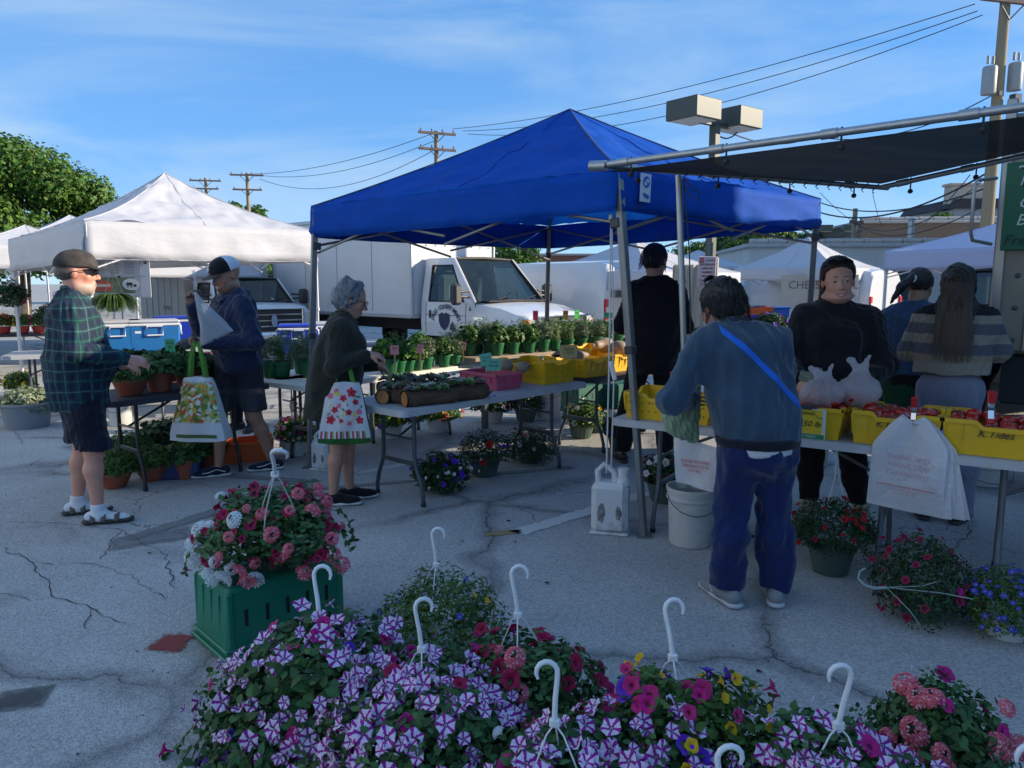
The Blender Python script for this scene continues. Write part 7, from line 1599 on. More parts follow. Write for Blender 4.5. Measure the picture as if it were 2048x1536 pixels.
# signs
def stick_sign(px,py,d,w_,h,col,label,txt=None,tilt=0.0,stick=.16,rz=None,group='handwritten price tags'):
 c=at(px,py,d);e=empty('price_tag',(c.x,c.y,c.z-h/2-stick),rz if rz is not None else radians(R.uniform(-12,25)),label,'price tag',group)
 MB().box((0,.004,stick/2+h*.25),(.014,.003,stick+h*.5)).build('stake',mat('stake_wood',(.52,.36,.2),.8),e)
 k=MB();k.box((0,0,0),(w_,.002,h));o=k.build('card',col,e,loc=(0,0,stick+h/2));o.rotation_euler=(0,tilt,0)
 for i,s in enumerate((txt or 'Herbs\n$3').split('\n')):t_=put_text(s,min(h*.30,1.5*w_/max(3,len(s))),INK if txt else INK,o,(0,-.002,h*.20-i*h*.30),name='writing',ext=.0004,shear=.2)
 return e
PK=mat('card_pink',(.80,.30,.32),.7);HP=mat('card_hot_pink',(.78,.06,.13),.7);OR=mat('card_orange',(.80,.30,.08),.7);NG=mat('card_neon_green',(.12,.72,.12),.7);MI=mat('card_mint',(.16,.52,.36),.7);GR=mat('card_green_paper',(.05,.38,.18),.7)
for px,py,d,w_,h,m_,lab,tx,tl in((789,700,6.9,.08,.085,PK,'pink tag in the herb pot nearest the curly haired woman','Basil\n3.',0),(840,698,7.2,.06,.085,PK,'small upright pink tag, second in the front herb row','Parsley',.05),(859,690,7.5,.10,.075,PK,'wide pink tag in the middle of the front herb row','Oregano\n4.',-.1),(926,692,7.8,.06,.085,PK,'pink tag above the last dark pots of the front row','Thyme',.05),(968,662,8.8,.09,.075,PK,'tilted pink tag left of the leafy herb on the plank shelf','Sage\n3.',-.12),(1054,660,9.0,.09,.10,PK,'large pink tag right of the leafy herb on the plank shelf','Mint\n3.50',.08),(1071,631,9.3,.065,.12,HP,'hot pink tag on a tall stake','Dill',0),(1131,630,9.4,.065,.115,OR,'orange tag on a tall stake','Rue',.05),(1154,629,9.5,.065,.115,NG,'neon green tag on a tall stake','Chive',-.04),(1216,630,9.8,.11,.065,GR,'green tag hanging in front of the van tail light','Cilantro',0)):
 stick_sign(px,py,d,w_,h,m_,lab,tx,tl)
stick_sign(972,719,6.1,.10,.10,MI,'rear mint green card standing in the pink crate','Hens and\nChicks',-.2,.12);stick_sign(987,729,6.0,.12,.10,MI,'front mint green card standing in the pink crate','Succulent\nPots $5',.05,.10)
stick_sign(340,691,6.3,.085,.11,GR,'green card with smiling sketch above the terracotta pots','BASIL\n$5',0,.14,0);stick_sign(215,738,5.75,.10,.10,HP,'pink card half hidden by the plaid sleeve','Dill\n4.',0,.08,0)
e=stick_sign(1137,703,6.55,.16,.115,mat('card_pale_yellow',(.60,.48,.20),.7),'pale yellow card tucked at the rear of the yellow crate','Squash\n1.50 lb',0,.10,.3)
SP0=at(1418,565,9.5);spx=SP0.x;e=empty('no_parking_sign',(spx,9.5,0),radians(4),'white no parking sign with red text for the Saturday farmers market','sign')
MB().box((0.03,.06,1.05),(.05,.04,2.1),.005).build('post',mat('sign_post_green',(.10,.14,.12),.5),e)
ztop,zbot=at(0,513,9.5).z,at(0,575,9.5).z;zc_=(ztop+zbot)/2;wd=.225;hh=ztop-zbot
SW_=mat('sign_white',(.62,.61,.60),.5);SR=mat('sign_red',(.50,.03,.03),.5);PUR=mat('sign_maroon',(.25,.02,.03),.5)
k=MB();k.box((-.03,0,zc_),(wd,.012,hh),.005);so2=k.build('sign_plate',SW_,e)
fr2=MB();x0,x1=-.03-wd/2+.012,-.03+wd/2-.012;fr2.tube([(x0,-.0075,zbot+.012),(x1,-.0075,zbot+.012),(x1,-.0075,ztop-.012),(x0,-.0075,ztop-.012)],.0028,4,closed=True);fr2.build('border',SR,e)
MB().box((-.105,-.0075,ztop-.047),(.062,.004,.058)).build('red_block',SR,e);put_text('NO',.042,SW_,e,(-.105,-.0105,ztop-.047));put_text('PARKING',.030,SR,e,(.008,-.0075,ztop-.047))
for i,(s,sz)in enumerate((('SATURDAYS',.034),('6AM-1PM',.034),('FARMERS',.034),('MARKET',.034),('MON-MAY TO NOV',.020),('TOW ZONE',.032))):put_text(s,sz,SR if i!=99 else PUR,e,(-.03,-.0075,ztop-.100-.048*i-(.008 if i>4 else 0)),off=.0008)
k=MB();k.box((-.03,-.0075,zbot+.062),(wd-.03,.003,.003));k.build('rule_line',SR,e)
k=MB();k.box((.10,.04,zc_+.0),(.05,.06,hh*1.0),.02);k.build('side_panel',mat('sign_back',(.42,.40,.34),.6),e)
zp=at(0,598,9.5).z;k=MB();k.box((.04,-.015,zp),(.24,.01,.15),.01);k.build('number_plate',SW_,e);put_text('162-16',.085,mat('plate_ink',(.02,.025,.06),.5),e,(.035,-.0215,zp),space=1.05)
c=at(1838,565,21);e=empty('street_sign',(c.x,21,0),0,'narrow green and white sign on a thin post in front of the shop row','sign');MB().box((0,0,.75),(.06,.06,1.5+.9),.005).build('post',STEEL,e)
zt2,zb2=at(0,487,21).z,at(0,528,21).z;MB().box((0,-.04,(zt2+zb2)/2),(.17,.02,zt2-zb2),.004).build('sign_plate',SW_,e);MB().box((0,-.055,zt2-.13),(.15,.008,.24)).build('green_field',mat('sign_street_green',(.02,.30,.14),.5),e);put_text('P',.18,SW_,e,(0,-.061,zt2-.13));put_text('2 HR',.07,mat('sign_street_green',(.02,.30,.14),.5),e,(0,-.053,zb2+.22));put_text('9-6',.07,mat('sign_street_green',(.02,.30,.14),.5),e,(0,-.053,zb2+.12))
zt3,zb3=at(0,512,9.3).z,at(0,595,9.3).z;xa,xb=at(186,565,9.3).x,at(299,565,9.3).x
e=empty('stall_banner',((xa+xb)/2,9.3,0),radians(6),'meat price banner with red barn and pig picture inside the big white canopy','banner');wB=xb-xa;hB=zt3-zb3;zm=(zt3+zb3)/2
MB().box((0,0,zm),(wB,.010,hB),.002).build('board',mat('banner_grey_white',(.50,.50,.53),.7),e)
MB().box((-.08,-.007,zb3+hB*.30),(wB*.70,.004,hB*.38)).build('picture_field',mat('banner_field',(.13,.16,.10),.7,var=.5,vscale=10),e)
k=MB();k.prism([(-.30,zb3+hB*.16),(-.30,zb3+hB*.33),(-.24,zb3+hB*.42),(-.16,zb3+hB*.40),(-.10,zb3+hB*.31),(-.12,zb3+hB*.16)],-.012,-.010,'y');k.build('barn_print',mat('barn_red',(.45,.07,.05),.7),e);MB().box((-.21,-.0135,zb3+hB*.29),(.17,.002,.035)).build('barn_wall',mat('barn_grey',(.45,.42,.38),.7),e)
k=MB();k.lathe([(0,0),(.105,0)],24,(.12,-.011,zb3+hB*.32),axis=(0,-1,0));k.v=[(x,y,zb3+hB*.32+(z-zb3-hB*.32)*.68)for x,y,z in k.v];k.build('logo_oval',mat('banner_white',(.6,.6,.6),.7),e)
k=MB();k.box((.10,-.013,zb3+hB*.33),(.07,.002,.035),.0);k.box((.08,-.013,zb3+hB*.29),(.012,.002,.04));k.box((.12,-.013,zb3+hB*.29),(.012,.002,.04));k.box((.165,-.013,zb3+hB*.29),(.035,.002,.03));k.build('pig_print',INK,e)
for i in range(3):
 for j in range(9):MB().box((-.25+.18*i,-.0065,zt3-.07-.018*j),(.12,.002,.004)).build('text_line',mat('banner_ink',(.12,.12,.12),.7),e)
k=MB();k.box((.235,-.007,zm),(.005,.003,hB*.95));k.box((0,-.007,zm+.01),(wB*.95,.003,.004));k.build('rule_line',mat('banner_rule',(.25,.25,.27),.7),e)
for z,x in((zt3-.05,.30),(zt3-.25,-.02),(zb3+.42,.30)):MB().box((x,-.008,z),(.035,.002,.022),0).build('animal_print',INK,e)
MB().cyl((-wB/2-.02,.03,0),(-wB/2-.02,.03,zt3+.1),.014).build('pole',STEEL,e,True)
c=hz(1640,1000);bucket((c.x+.02,c.y+.9,0),'white bucket on the ground left of the vendor legs',.15,.40,fill=False);bucket((c.x+.35,c.y+1.05,0),'white bucket half hidden behind the vendor knees',.15,.40,fill=False)
c=hz(2010,985);bucket((c.x,c.y+.3,0),'low white basin under the right table',.20,.16,fill=False);c=hz(205,860);bucket((c.x+.05,c.y+.3,0),'white bucket under the black table, behind the plaid shirt man',.13,.30,fill=False);c=hz(1098,850);bucket((c.x,c.y+.4,0),'tall white bucket behind the grey table leg',.17,.42,fill=False)
e=empty('wood_block',(hz(1935,945).x,hz(1935,945).y+.5,0),.4,'small piece of lumber lying under the right table','wood');MB().box((0,0,.045),(.18,.09,.09),.004).build('block',WOOD,e)
g=np.random.default_rng(5);n=1500;gp=np.stack([g.uniform(-5,4,n),g.uniform(1.5,9,n),np.full(n,.002)],1)
V,F=scatter(np.array([(-1,-.6,0),(.9,-.7,0),(.7,.8,0),(-.6,.7,0),(.1,0,.8)],float),[np.array([(0,1,4),(1,2,4),(2,3,4),(3,0,4)])],gp,frames(np.tile([[0,0,1.]],(n,1)),g.uniform(0,6.28,n)),g.uniform(.0015,.006,n))
tag(link('grit',mesh_np('grit',V,F,False,[mat('grit',(.16,.14,.12),.9,island=.7)])),kind='stuff')
k=MB();g=random.Random(17)
pet=[(884,1167),(1017,1043),(925,1085),(1093,1168),(1517,1345),(300,1108),(1030,1085)]
for i,(px,py)in enumerate(pet):
 c=hz(px,py);k=MB();s=.018;a=g.uniform(0,6);k.add([(s*cos(a+t_)*(1 if t_%2<1 else.6),s*.6*sin(a+t_),.004+.006*g.random())for t_ in(0,1.2,2.4,3.6,4.8)],[(0,1,2,3,4)]);tag(k.build('fallen_petal',mat('dry_petal',(.05,.01,.02),.8),None,loc=(c.x,c.y,.001)),'dark dried petal on the asphalt '+['behind the green basket hook','left of the worn white line end','left of the front hooks, by the line','right of the crimson petunia hook','far right, beyond the mixed basket','at the left, near the long cracks','just under the worn yellow mark'][i],'petal','fallen petals')
# blooms
def bloom_petunia(seed,cols,pattern='star',lobes=5,cup=.55,ruff=.10):
 """unit-radius flower facing +z; cols: (edge material, stripe material, throat material)"""
 g=random.Random(seed);n=lobes*6;m=MB();rings=[.10,.28,.55,.82,1.0];base=0;vs=[]
 for ri,r in enumerate(rings):
  for i in range(n):
   a=2*pi*i/n;ph=(i%6)/6.0;lobe=1+.09*cos(2*pi*(ph-.5))if ri>1 else 1
   rr=r*lobe;z=-cup*(1-r)**1.6+ruff*sin(a*lobes*1.0+seed)*r*r*.5+g.uniform(-.02,.02)*r-.20*max(0,r-.8)*2*(1+.6*sin(a*3+seed))
   vs.append((rr*cos(a),rr*sin(a),z))
 fs=[];mi=[]
 for ri in range(len(rings)-1):
  for i in range(n):
   fs.append((ri*n+i,ri*n+(i+1)%n,(ri+1)*n+(i+1)%n,(ri+1)*n+i));k=i%6
   if ri==0:mi.append(2 if len(cols)>2 else 0)
   elif pattern=='star':mi.append(1 if k in(2,3)or(ri==1 and k in(2,3,4))else 0)
   elif pattern=='edge':mi.append(1 if ri<=1 else 0)
   else:mi.append(0)
 m.v=vs;m.f=fs;m.m=mi
 b=len(m.v);m.add([(0,0,-cup*.95)],[]);
 for i in range(n):m.f.append((b,i,(i+1)%n));m.m.append(2 if len(cols)>2 else 0)
 m.lathe([(.10,-cup*.8),(.16,-cup*.7),(.10,-cup*1.5),(.05,-cup*2.2)],8,m=0)
 return m.mesh('petunia',list(cols),'full')
def bloom_cluster(seed,mt_,mt2,n=34,r=.33,rad=.75):
 """dome of small five petalled florets"""
 g=random.Random(seed);m=MB()
 for k in range(n):
  z=1-(k+.5)/n;a=k*2.399;rr=math.sqrt(1-z*z*.8);c=Vector((rr*cos(a),rr*sin(a),z*.8))*rad;nrm=(c+Vector((0,0,.3))).normalized();q=Vector((0,0,1)).rotation_difference(nrm);s=r*g.uniform(.8,1.15);t0=g.uniform(0,6)
  for p in range(5):
   b=t0+p*2*pi/5;pts=[(0,0,0),(s*.75*cos(b-.38),s*.75*sin(b-.38),.03),(s*cos(b),s*sin(b),-.02),(s*.75*cos(b+.38),s*.75*sin(b+.38),.03)];m.add([c+q@Vector(x)for x in pts],[(0,1,2,3)],1 if(k+p)%4==0 else 0)
 return m.mesh('verbena',[mt_,mt2])
def pet(n,c,**k):return mat(n,c,.55,var=.10,vscale=20,trans=.25,spec=.3,sheen=.1,**k)
PW,PM,PT=pet('petal_white_lilac',(.78,.66,.84)),pet('petal_magenta_stripe',(.36,.012,.30)),pet('throat_dark',(.20,.03,.18))
PMG,PCR,PRD=pet('petal_magenta',(.55,.008,.20)),pet('petal_crimson',(.38,.005,.06)),pet('petal_red',(.48,.008,.012))
PPU,PYE,PWH,PHP,PDK,PBL,PCO,PCO2=pet('petal_violet',(.13,.02,.55)),pet('petal_yellow',(.75,.45,.01)),pet('petal_white',(.66,.68,.70)),pet('petal_hot_pink',(.55,.02,.16)),pet('petal_burgundy',(.10,.006,.04)),pet('petal_blue',(.07,.09,.50)),pet('petal_coral',(.78,.14,.20)),pet('petal_coral_light',(.85,.42,.46))
B={}
B['stripe']=[bloom_petunia(i,(PW,PM,PT),'star',cup=.35+.2*(i%3),ruff=.20+.06*(i%3))for i in range(7)]
B['bud']=[]
for i in range(2):
 k=MB();k.lathe([(0,1.5),(.16,1.3),(.22,.9),(.12,.2),(.08,-.3),(0,-.4)],8);B['bud'].append(k.mesh('bud',PM if i else PW,True))
def solid(c,t=None,**k):return[bloom_petunia(20+i,(c,c,t or PDK),'solid',cup=.5+.12*i,ruff=.14,**k)for i in range(3)]
B['magenta']=solid(PMG);B['crimson']=solid(PCR);B['red']=solid(PRD);B['violet']=solid(PPU);B['yellow']=solid(PYE,PYE);B['white']=solid(PWH,PYE);B['hotpink']=solid(PHP);B['burgundy']=[bloom_petunia(30+i,(PCR,PDK,PDK),'edge')for i in range(3)];B['blue']=solid(PBL,PWH)
B['pinkwhite']=[bloom_petunia(40+i,(PWH,PHP,PHP),'edge')for i in range(3)]
B['verbena']=[bloom_cluster(i,PCO,PCO2)for i in range(3)];PW2=pet('petal_pure_white',(.82,.84,.86))
B['whiteverb']=[bloom_cluster(5+i,PW2,PW2)for i in range(3)]
BNAME={'bud':'bud','verbena':'flower_cluster','whiteverb':'flower_cluster'}
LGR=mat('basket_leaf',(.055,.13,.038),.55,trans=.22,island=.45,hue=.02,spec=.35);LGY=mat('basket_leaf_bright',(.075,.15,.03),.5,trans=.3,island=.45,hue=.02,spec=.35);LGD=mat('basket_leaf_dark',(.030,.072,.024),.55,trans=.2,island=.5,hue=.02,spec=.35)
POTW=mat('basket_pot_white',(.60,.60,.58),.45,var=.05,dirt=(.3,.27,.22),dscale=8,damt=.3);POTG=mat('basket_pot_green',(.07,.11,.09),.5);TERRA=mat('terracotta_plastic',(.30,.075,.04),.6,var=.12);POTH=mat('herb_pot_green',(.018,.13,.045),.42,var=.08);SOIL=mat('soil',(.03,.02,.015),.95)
FOL={}
def fol(kind,mt_):
 key=(kind,mt_.name)
 if key not in FOL:
  a=dict(fg=(dict(seed=101,n=3600,rx=1,rz=1,size=.135,amp=.22,zmin=-.6,inner=.35)),fg2=(dict(seed=102,n=3600,rx=1,rz=1,size=.13,amp=.28,zmin=-.7,inner=.35)),fine=(dict(seed=103,n=4200,rx=1,rz=1,size=.10,amp=.15,zmin=-.6,inner=.4)),mid=(dict(seed=104,n=1700,rx=1,rz=1,size=.20,amp=.2,zmin=-.5,inner=.3)),mid2=(dict(seed=105,n=1700,rx=1,rz=1,size=.20,amp=.26,zmin=-.7,inner=.3)))[kind]
  t_={'fg':LEAF,'fg2':LEAF,'fine':LEAF_N,'mid':LEAF,'mid2':LEAF}[kind]
  if kind=='fine':t_=leaf_t(1,.4,.1,.3)
  V,F=foliage(t=t_,**a);FOL[key]=(mesh_np('foliage',V,F,True,[mt_]),a)
 return FOL[key]
def pot_mesh(e,r,h,m,ribs=True,name='pot'):
 k=MB();n=36;prof=[(0,.003),(r*.72,.003),(r*.74,.012),(r*.97,h*.90),(r*1.05,h*.91),(r*1.07,h),(r*.98,h),(r*.90,h*.82),(0,h*.82)];k.lathe(prof,n)
 if ribs:
  for i in range(20):
   a=2*pi*i/20;k.tube([(r*.76*cos(a),r*.76*sin(a),.02),(r*.955*cos(a),r*.955*sin(a),h*.86)],.0035,4)
 return k.build(name,m,e,True)
def hanger(e,top,rim_r,rim_z,s=1.0,cx=0.0,cy=0.0,n=3,face=0.0,m=None,lean=True):
 s*=1.14
 """plastic hook and wires; top = local position of the hook's crown"""
 m=m or WHITE_PL;top=Vector(top);base=Vector((cx,cy,rim_z));ax=(top-base).normalized();J=top-ax*.135*s;f=Vector((cos(face),sin(face),0));f=(f-ax*f.dot(ax)).normalized()
 pts=[J-ax*.012*s,J+ax*.04*s-f*.004*s,J+ax*.080*s-f*.010*s]
 c=J+ax*.105*s+f*.012*s
 for i in range(9):a=pi*1.08-i*(pi*1.25)/8;pts.append(c+f*(.025*s*cos(a))+ax*(.027*s*sin(a)))
 k=MB();k.tube(pts,[.007*s,.0065*s,.0062*s]+[.0062*s]*6+[.0058*s,.005*s,.0035*s],8);k.box(J-ax*.018*s,(.026*s,.016*s,.022*s),.004*s);hk=k.build('hook',m,e,True)
 k=MB()
 for i in range(n):
  a=2*pi*i/n+.4+face;q=Vector((cx+rim_r*cos(a),cy+rim_r*sin(a),rim_z));md=J.lerp(q,.45)+Vector((cos(a),sin(a),0))*.022*s;k.tube([J-ax*.02*s,J.lerp(q,.12)+Vector((cos(a),sin(a),0))*.008*s,md,q],.0022*s,6)
 k.build('hanger_wire',m,e,True)
def basket(loc,label,rx,rz,zc,flowers,fk='fg',lm=None,pot=(.14,.13,None),hook=None,seed=1,bs=.028,group='flowering hanging baskets',cat='flower basket',face=0.0,name='flower_basket',hs=1.0,off=(0,0),zmin=-.35,hm=None,ribs=True,sep=True,rimz=None,rot=None):
 e=empty(name,loc,0,label,cat,group);me,a=fol(fk,lm or LGR);g=np.random.default_rng(seed)
 if pot:pot_mesh(e,pot[0],pot[1],pot[2]or POTW,ribs)
 fo=link('foliage',me,e,(off[0],off[1],zc),(0,0,g.uniform(0,6.28)),(rx,rx,rz));fo['kind']='stuff';rz0=fo.rotation_euler.z
 cz,sz=cos(-rz0),sin(-rz0)
 if fk[:2]=='fg':flowers=list(flowers)+[('bud',22,.012,None)]
 for kind,n,size,zone in flowers:
  d=dirs(n*4,zmin,g)
  if zone is not None:d=d[(d[:,:2]@np.array([cos(zone[0]),sin(zone[0])]))>zone[1]]
  keep=[]
  for v in d:
   if all((v-w_)@(v-w_)>(.66*size/rx)**2 for w_ in keep[-60:]):keep.append(v)
   if len(keep)>=n:break
  d=np.array(keep)if keep else np.zeros((0,3))
  if not len(d):continue
  dl=np.stack([d[:,0]*cz-d[:,1]*sz,d[:,0]*sz+d[:,1]*cz,d[:,2]],1);rr=lump(dl,a['seed'],a['amp'])*g.uniform(.93,1.10,len(d))
  nm=BNAME.get(kind,'flower');acc=[]
  for i in range(len(d)):
   p=Vector((d[i,0]*rx*rr[i]+off[0],d[i,1]*rx*rr[i]+off[1],d[i,2]*rz*rr[i]+zc))
   if p.z<.02-loc[2]:continue
   nr=Vector((d[i,0]+g.normal()*.38,d[i,1]+g.normal()*.38-(.35 if fk[:2]=='fg' else.1),d[i,2]*.8+.30+g.normal()*.22));q=Vector((0,0,1)).rotation_difference(nr).to_euler();s=size*g.uniform(.66,1.14)
   o=link(nm,B[kind][int(g.integers(len(B[kind])))],e,p,q,(s*g.uniform(.85,1.05),s,s))
 if hook is not None:hanger(e,Vector(hook)-Vector(loc),pot[0]if pot else.12,rimz if rimz else pot[1],hs,face=face,m=hm)
 return e
def trailing(e,seed,n,rx,z0,lm,length=(.12,.3),zone=None,leaf=.03,fl=None,bs=.024):
 """vines hanging out of the basket with leaves"""
 g=random.Random(seed);st=MB();lv=[];pos=[];nr=[]
 for i in range(n):
  a=g.uniform(*zone)if zone else g.uniform(0,6.28);L_=g.uniform(*length);p=Vector((cos(a)*rx*.8,sin(a)*rx*.8,z0));pts=[p];v=Vector((cos(a),sin(a),.35)).normalized()
  for j in range(9):
   v=(v+Vector((g.uniform(-.25,.25),g.uniform(-.25,.25),-.30+g.uniform(-.1,.15)))).normalized();p=p+v*L_/7;
   if p.z<.015:p.z=.015
   pts.append(p.copy());
   for _ in range(3):pos.append(tuple(p));nr.append((g.gauss(0,.6)+cos(a)*.5,g.gauss(0,.6)+sin(a)*.5,g.uniform(.2,1)))
  st.tube(pts,.0018,4)
  if fl and g.random()<.8:o=link('flower',B[fl][g.randrange(len(B[fl]))],e,pts[-1]+Vector((0,0,.02)),Vector((0,0,1)).rotation_difference(Vector((cos(a),sin(a),.3))).to_euler(),bs)
 st.build('stems',mat('stem_green',(.05,.09,.03),.6),e,True)
 rg=np.random.default_rng(seed);V,F=scatter(LEAF[0],LEAF[1],np.array(pos),frames(np.array(nr),rg.uniform(0,6.28,len(pos))),leaf*rg.uniform(.6,1.2,len(pos)))
 o=link('trailing_leaves',mesh_np('trailing_leaves',V,F,True,[lm]),e);o['kind']='stuff'
def fgb(hx,hy,ztop,label,dx=0,dy=0,**k):
 h=hz(hx,hy,ztop);return basket((h.x+dx,h.y+dy,0),label,hook=h,**k)
STR,MAG=('stripe',62,.027,None),('magenta',9,.028,None)
e=fgb(636,1130,.62,'striped petunia basket at the left end of the front display',dx=.02,dy=-.10,rx=.33,rz=.25,zc=.20,flowers=[('stripe',150,.029,(-pi/2,-.35)),('magenta',16,.029,None),('violet',4,.026,None)],seed=1,hs=1.05,zmin=-.35)
trailing(e,5,26,.27,.20,LGR,(.15,.34),(2.6,4.9),.034,'magenta',.027);trailing(e,6,8,.27,.18,LGR,(.12,.25),(2.8,4.2),.03,'violet',.024)
g_=fgb(870,1055,.60,'dense green basket with few tiny blue and yellow flowers',dx=.01,dy=-.03,rx=.27,rz=.22,zc=.19,fk='fine',lm=LGY,flowers=[('yellow',5,.017,(-pi/2,.3)),('blue',12,.013,None)],seed=2,hs=.9)
fgb(1030,1130,.64,'basket of crimson petunias and coral verbena behind the striped ones',dx=.03,dy=-.05,rx=.27,rz=.21,zc=.18,fk='fg2',flowers=[('crimson',50,.029,None),('verbena',9,.040,(-2.4,.1)),('magenta',6,.026,None),('whiteverb',2,.035,(-2.6,.2))],seed=3,face=.0)
fgb(838,1196,.62,'striped petunia basket in the middle left of the front display',dx=.02,dy=-.03,rx=.31,rz=.22,zc=.18,flowers=[('stripe',150,.029,(-pi/2,-.35)),('magenta',10,.028,None),('crimson',5,.028,None)],seed=4,hs=.95,face=.2)
e=fgb(1338,1197,.66,'mixed basket of violet, yellow and hot pink flowers at the right of the front display',dx=.03,dy=-.10,rx=.255,rz=.23,zc=.245,fk='fg2',lm=LGY,flowers=[('hotpink',34,.031,None),('violet',34,.033,None),('yellow',40,.019,None),('magenta',5,.028,None)],seed=5,face=.1)
trailing(e,15,8,.2,.18,LGD,(.1,.22),(-.6,.6),.028,'violet',.026)
fgb(1103,1320,.66,'striped petunia basket front and centre with a tall white hook',dx=.03,dy=-.02,rx=.31,rz=.21,zc=.19,flowers=[('stripe',155,.028,(-pi/2,-.35)),('magenta',5,.028,None),('whiteverb',1,.03,(1.4,.3))],seed=6,hs=.95,face=pi)
fgb(1694,1328,.64,'striped petunia basket at the lower right with a wide hook',dx=-.02,dy=.03,rx=.28,rz=.19,zc=.23,flowers=[('stripe',130,.026,(-pi/2,-.35)),('magenta',4,.027,None)],seed=7,hs=1.0,face=pi)
fgb(1448,1490,.62,'striped petunia basket at the bottom edge, only its hook tip showing',dx=.02,dy=.03,rx=.27,rz=.19,zc=.20,flowers=[('stripe',125,.026,(-pi/2,-.35)),('magenta',10,.026,None),('violet',4,.026,None)],seed=8,hs=.95,face=0)
fgb(2075,1490,.62,'magenta petunia and pink verbena basket in the lower right corner',dx=-.08,dy=.0,rx=.25,rz=.23,zc=.25,fk='fg2',lm=LGY,flowers=[('magenta',55,.029,None),('verbena',10,.044,(2.9,.0)),('burgundy',5,.026,None)],seed=9,face=pi,hs=.9)
c=hz(1880,1490,.25);basket((c.x,c.y+.02,.0),'low leafy basket with pale coral verbena beside the corner basket',.20,.20,.22,[('verbena',14,.045,(-1.5,-.3)),('magenta',6,.028,None),('magenta',3,.028,None)],seed=19)
c=hz(640,1470,.16);e=basket((c.x+.12,c.y+.05,0),'leafy magenta petunia basket at the bottom left of the front display',.24,.17,.16,[('magenta',24,.031,None),('stripe',12,.026,None),('violet',3,.024,None)],seed=10,fk='fg2');trailing(e,25,12,.22,.12,LGR,(.1,.25),(2.6,4.6),.03,'magenta',.026)
c=hz(860,1500,.2);basket((c.x,c.y-.02,0),'striped petunia basket at the bottom edge with its white pot showing',.29,.20,.21,[('stripe',130,.028,(-pi/2,-.35)),('crimson',10,.029,None)],seed=11,pot=(.15,.16,None))
c=hz(1250,1560,.2);basket((c.x,c.y-.05,0),'striped petunia basket at the bottom edge right of the central hook',.29,.20,.21,[('stripe',130,.027,(-pi/2,-.35)),('violet',7,.028,None)],seed=12)
h=hz(552,898,.98);tb=TOTE+Vector((.02,.0,.322));e=basket(tuple(tb),'basket of burgundy petunias, coral and white verbena standing on the green tote',.295,.185,.17,[('burgundy',40,.025,None),('crimson',40,.026,None),('verbena',22,.038,(-.6,.2)),('whiteverb',9,.040,(-2.6,.45))],hook=h,seed=13,pot=(.11,.10,POTG),hs=1.05,zmin=-.55,fk='fg')
trailing(e,33,16,.25,.22,LGR,(.12,.28),None,.03,'crimson',.02)
for i,(dx_,dy_,dz_)in enumerate(((-.30,-.05,.18),(-.34,.02,.10),(-.20,-.22,.0),(-.14,-.25,-.06),(.0,-.26,.02),(-.27,-.12,.06),(-.30,-.14,.10))):link('flower_cluster',B['whiteverb'][i%3],e,(dx_,dy_,max(.03,dz_-.0)),(.7,-.5,i),.052)
for i,(dx_,dy_,dz_)in enumerate(((.30,-.12,.12),(.20,-.22,.08),(-.06,-.27,.10),(-.02,-.28,.03),(.27,.0,.18),(.14,-.26,.18),(.33,-.08,.06))):link('flower_cluster',B['verbena'][i%3],e,(dx_,dy_,max(.03,dz_-.03)),(.8,.3,i),.046)
c=hz(1682,1163);h=at(1672,890,c.y+.15);basket((c.x,c.y+.14,0),'green pot of small red flowers on the asphalt in front of the vendor',.235,.17,.25,[('red',40,.017,None)],fk='fine',lm=LGD,pot=(.125,.15,POTG),seed=14,hook=None,ribs=False)
e=empty('hanger_cord',(c.x,c.y+.14,.38),0,'pale hanger cords rising from the red flower pot','cord');k=MB();tq=Vector((.0,.02,.36));k.tube([(-.05,-.02,0),tq*.5+Vector((.006,0,0)),tq],.003,5);k.tube([(.05,-.02,0),tq*.5+Vector((.02,0,0)),tq],.003,5);k.tube([(.0,.05,0),tq*.5,tq],.003,5);k.build('cord',ROPE,e,True)
c=hz(1905,1285);e=basket((c.x,c.y+.26,0),'round burgundy calibrachoa basket lying on the asphalt with its hook to the left',.235,.23,.17,[('burgundy',46,.020,None),('magenta',8,.018,None)],fk='fine',lm=LGD,pot=(.11,.10,POTG),seed=15,zmin=-.5)
k=MB();hk_=[(-.24,-.12,.20),(-.30,-.13,.20),(-.34,-.12,.21),(-.365,-.10,.235),(-.36,-.10,.27),(-.335,-.10,.285)];k.tube(hk_,[.007,.008,.006,.005,.005,.004],8);k.build('hook',mat('hook_grey_green',(.30,.36,.34),.4),e,True);k=MB();k.tube([(-.24,-.12,.20),(-.05,-.23,.22),(.08,-.25,.20)],.0025,5);k.tube([(-.24,-.12,.20),(-.12,-.2,.24),(-.03,-.2,.27)],.002,5);k.tube([(-.24,-.12,.20),(-.19,-.24,.14),(-.15,-.26,.08)],.002,5);k.build('hanger_wire',mat('hook_grey_green',(.30,.36,.34),.4),e,True)
c=hz(2050,1305);basket((c.x+.02,c.y+.16,0),'blue lobelia basket at the right border of the asphalt',.19,.17,.14,[('blue',120,.014,None),('white',4,.010,None)],fk='fine',lm=LGY,pot=(.11,.10,POTW),seed=16,zmin=-.5)
def mid(px,py,label,r,flowers,potr=.13,hook=None,lm=None,pm=None,z=0,seed=1,fk='mid',rz=None,zc=None,poth=.15,dy=.12,**k):
 c=hz(px,py,z);h_=None
 if hook:h_=at(hook[0],hook[1],c.y+dy)
 return basket((c.x,c.y+dy,z),label,r,rz or r*.7,zc or poth+.07,flowers,fk=fk,lm=lm,pot=(potr,poth,pm),hook=h_,seed=seed,hs=.9,**k)
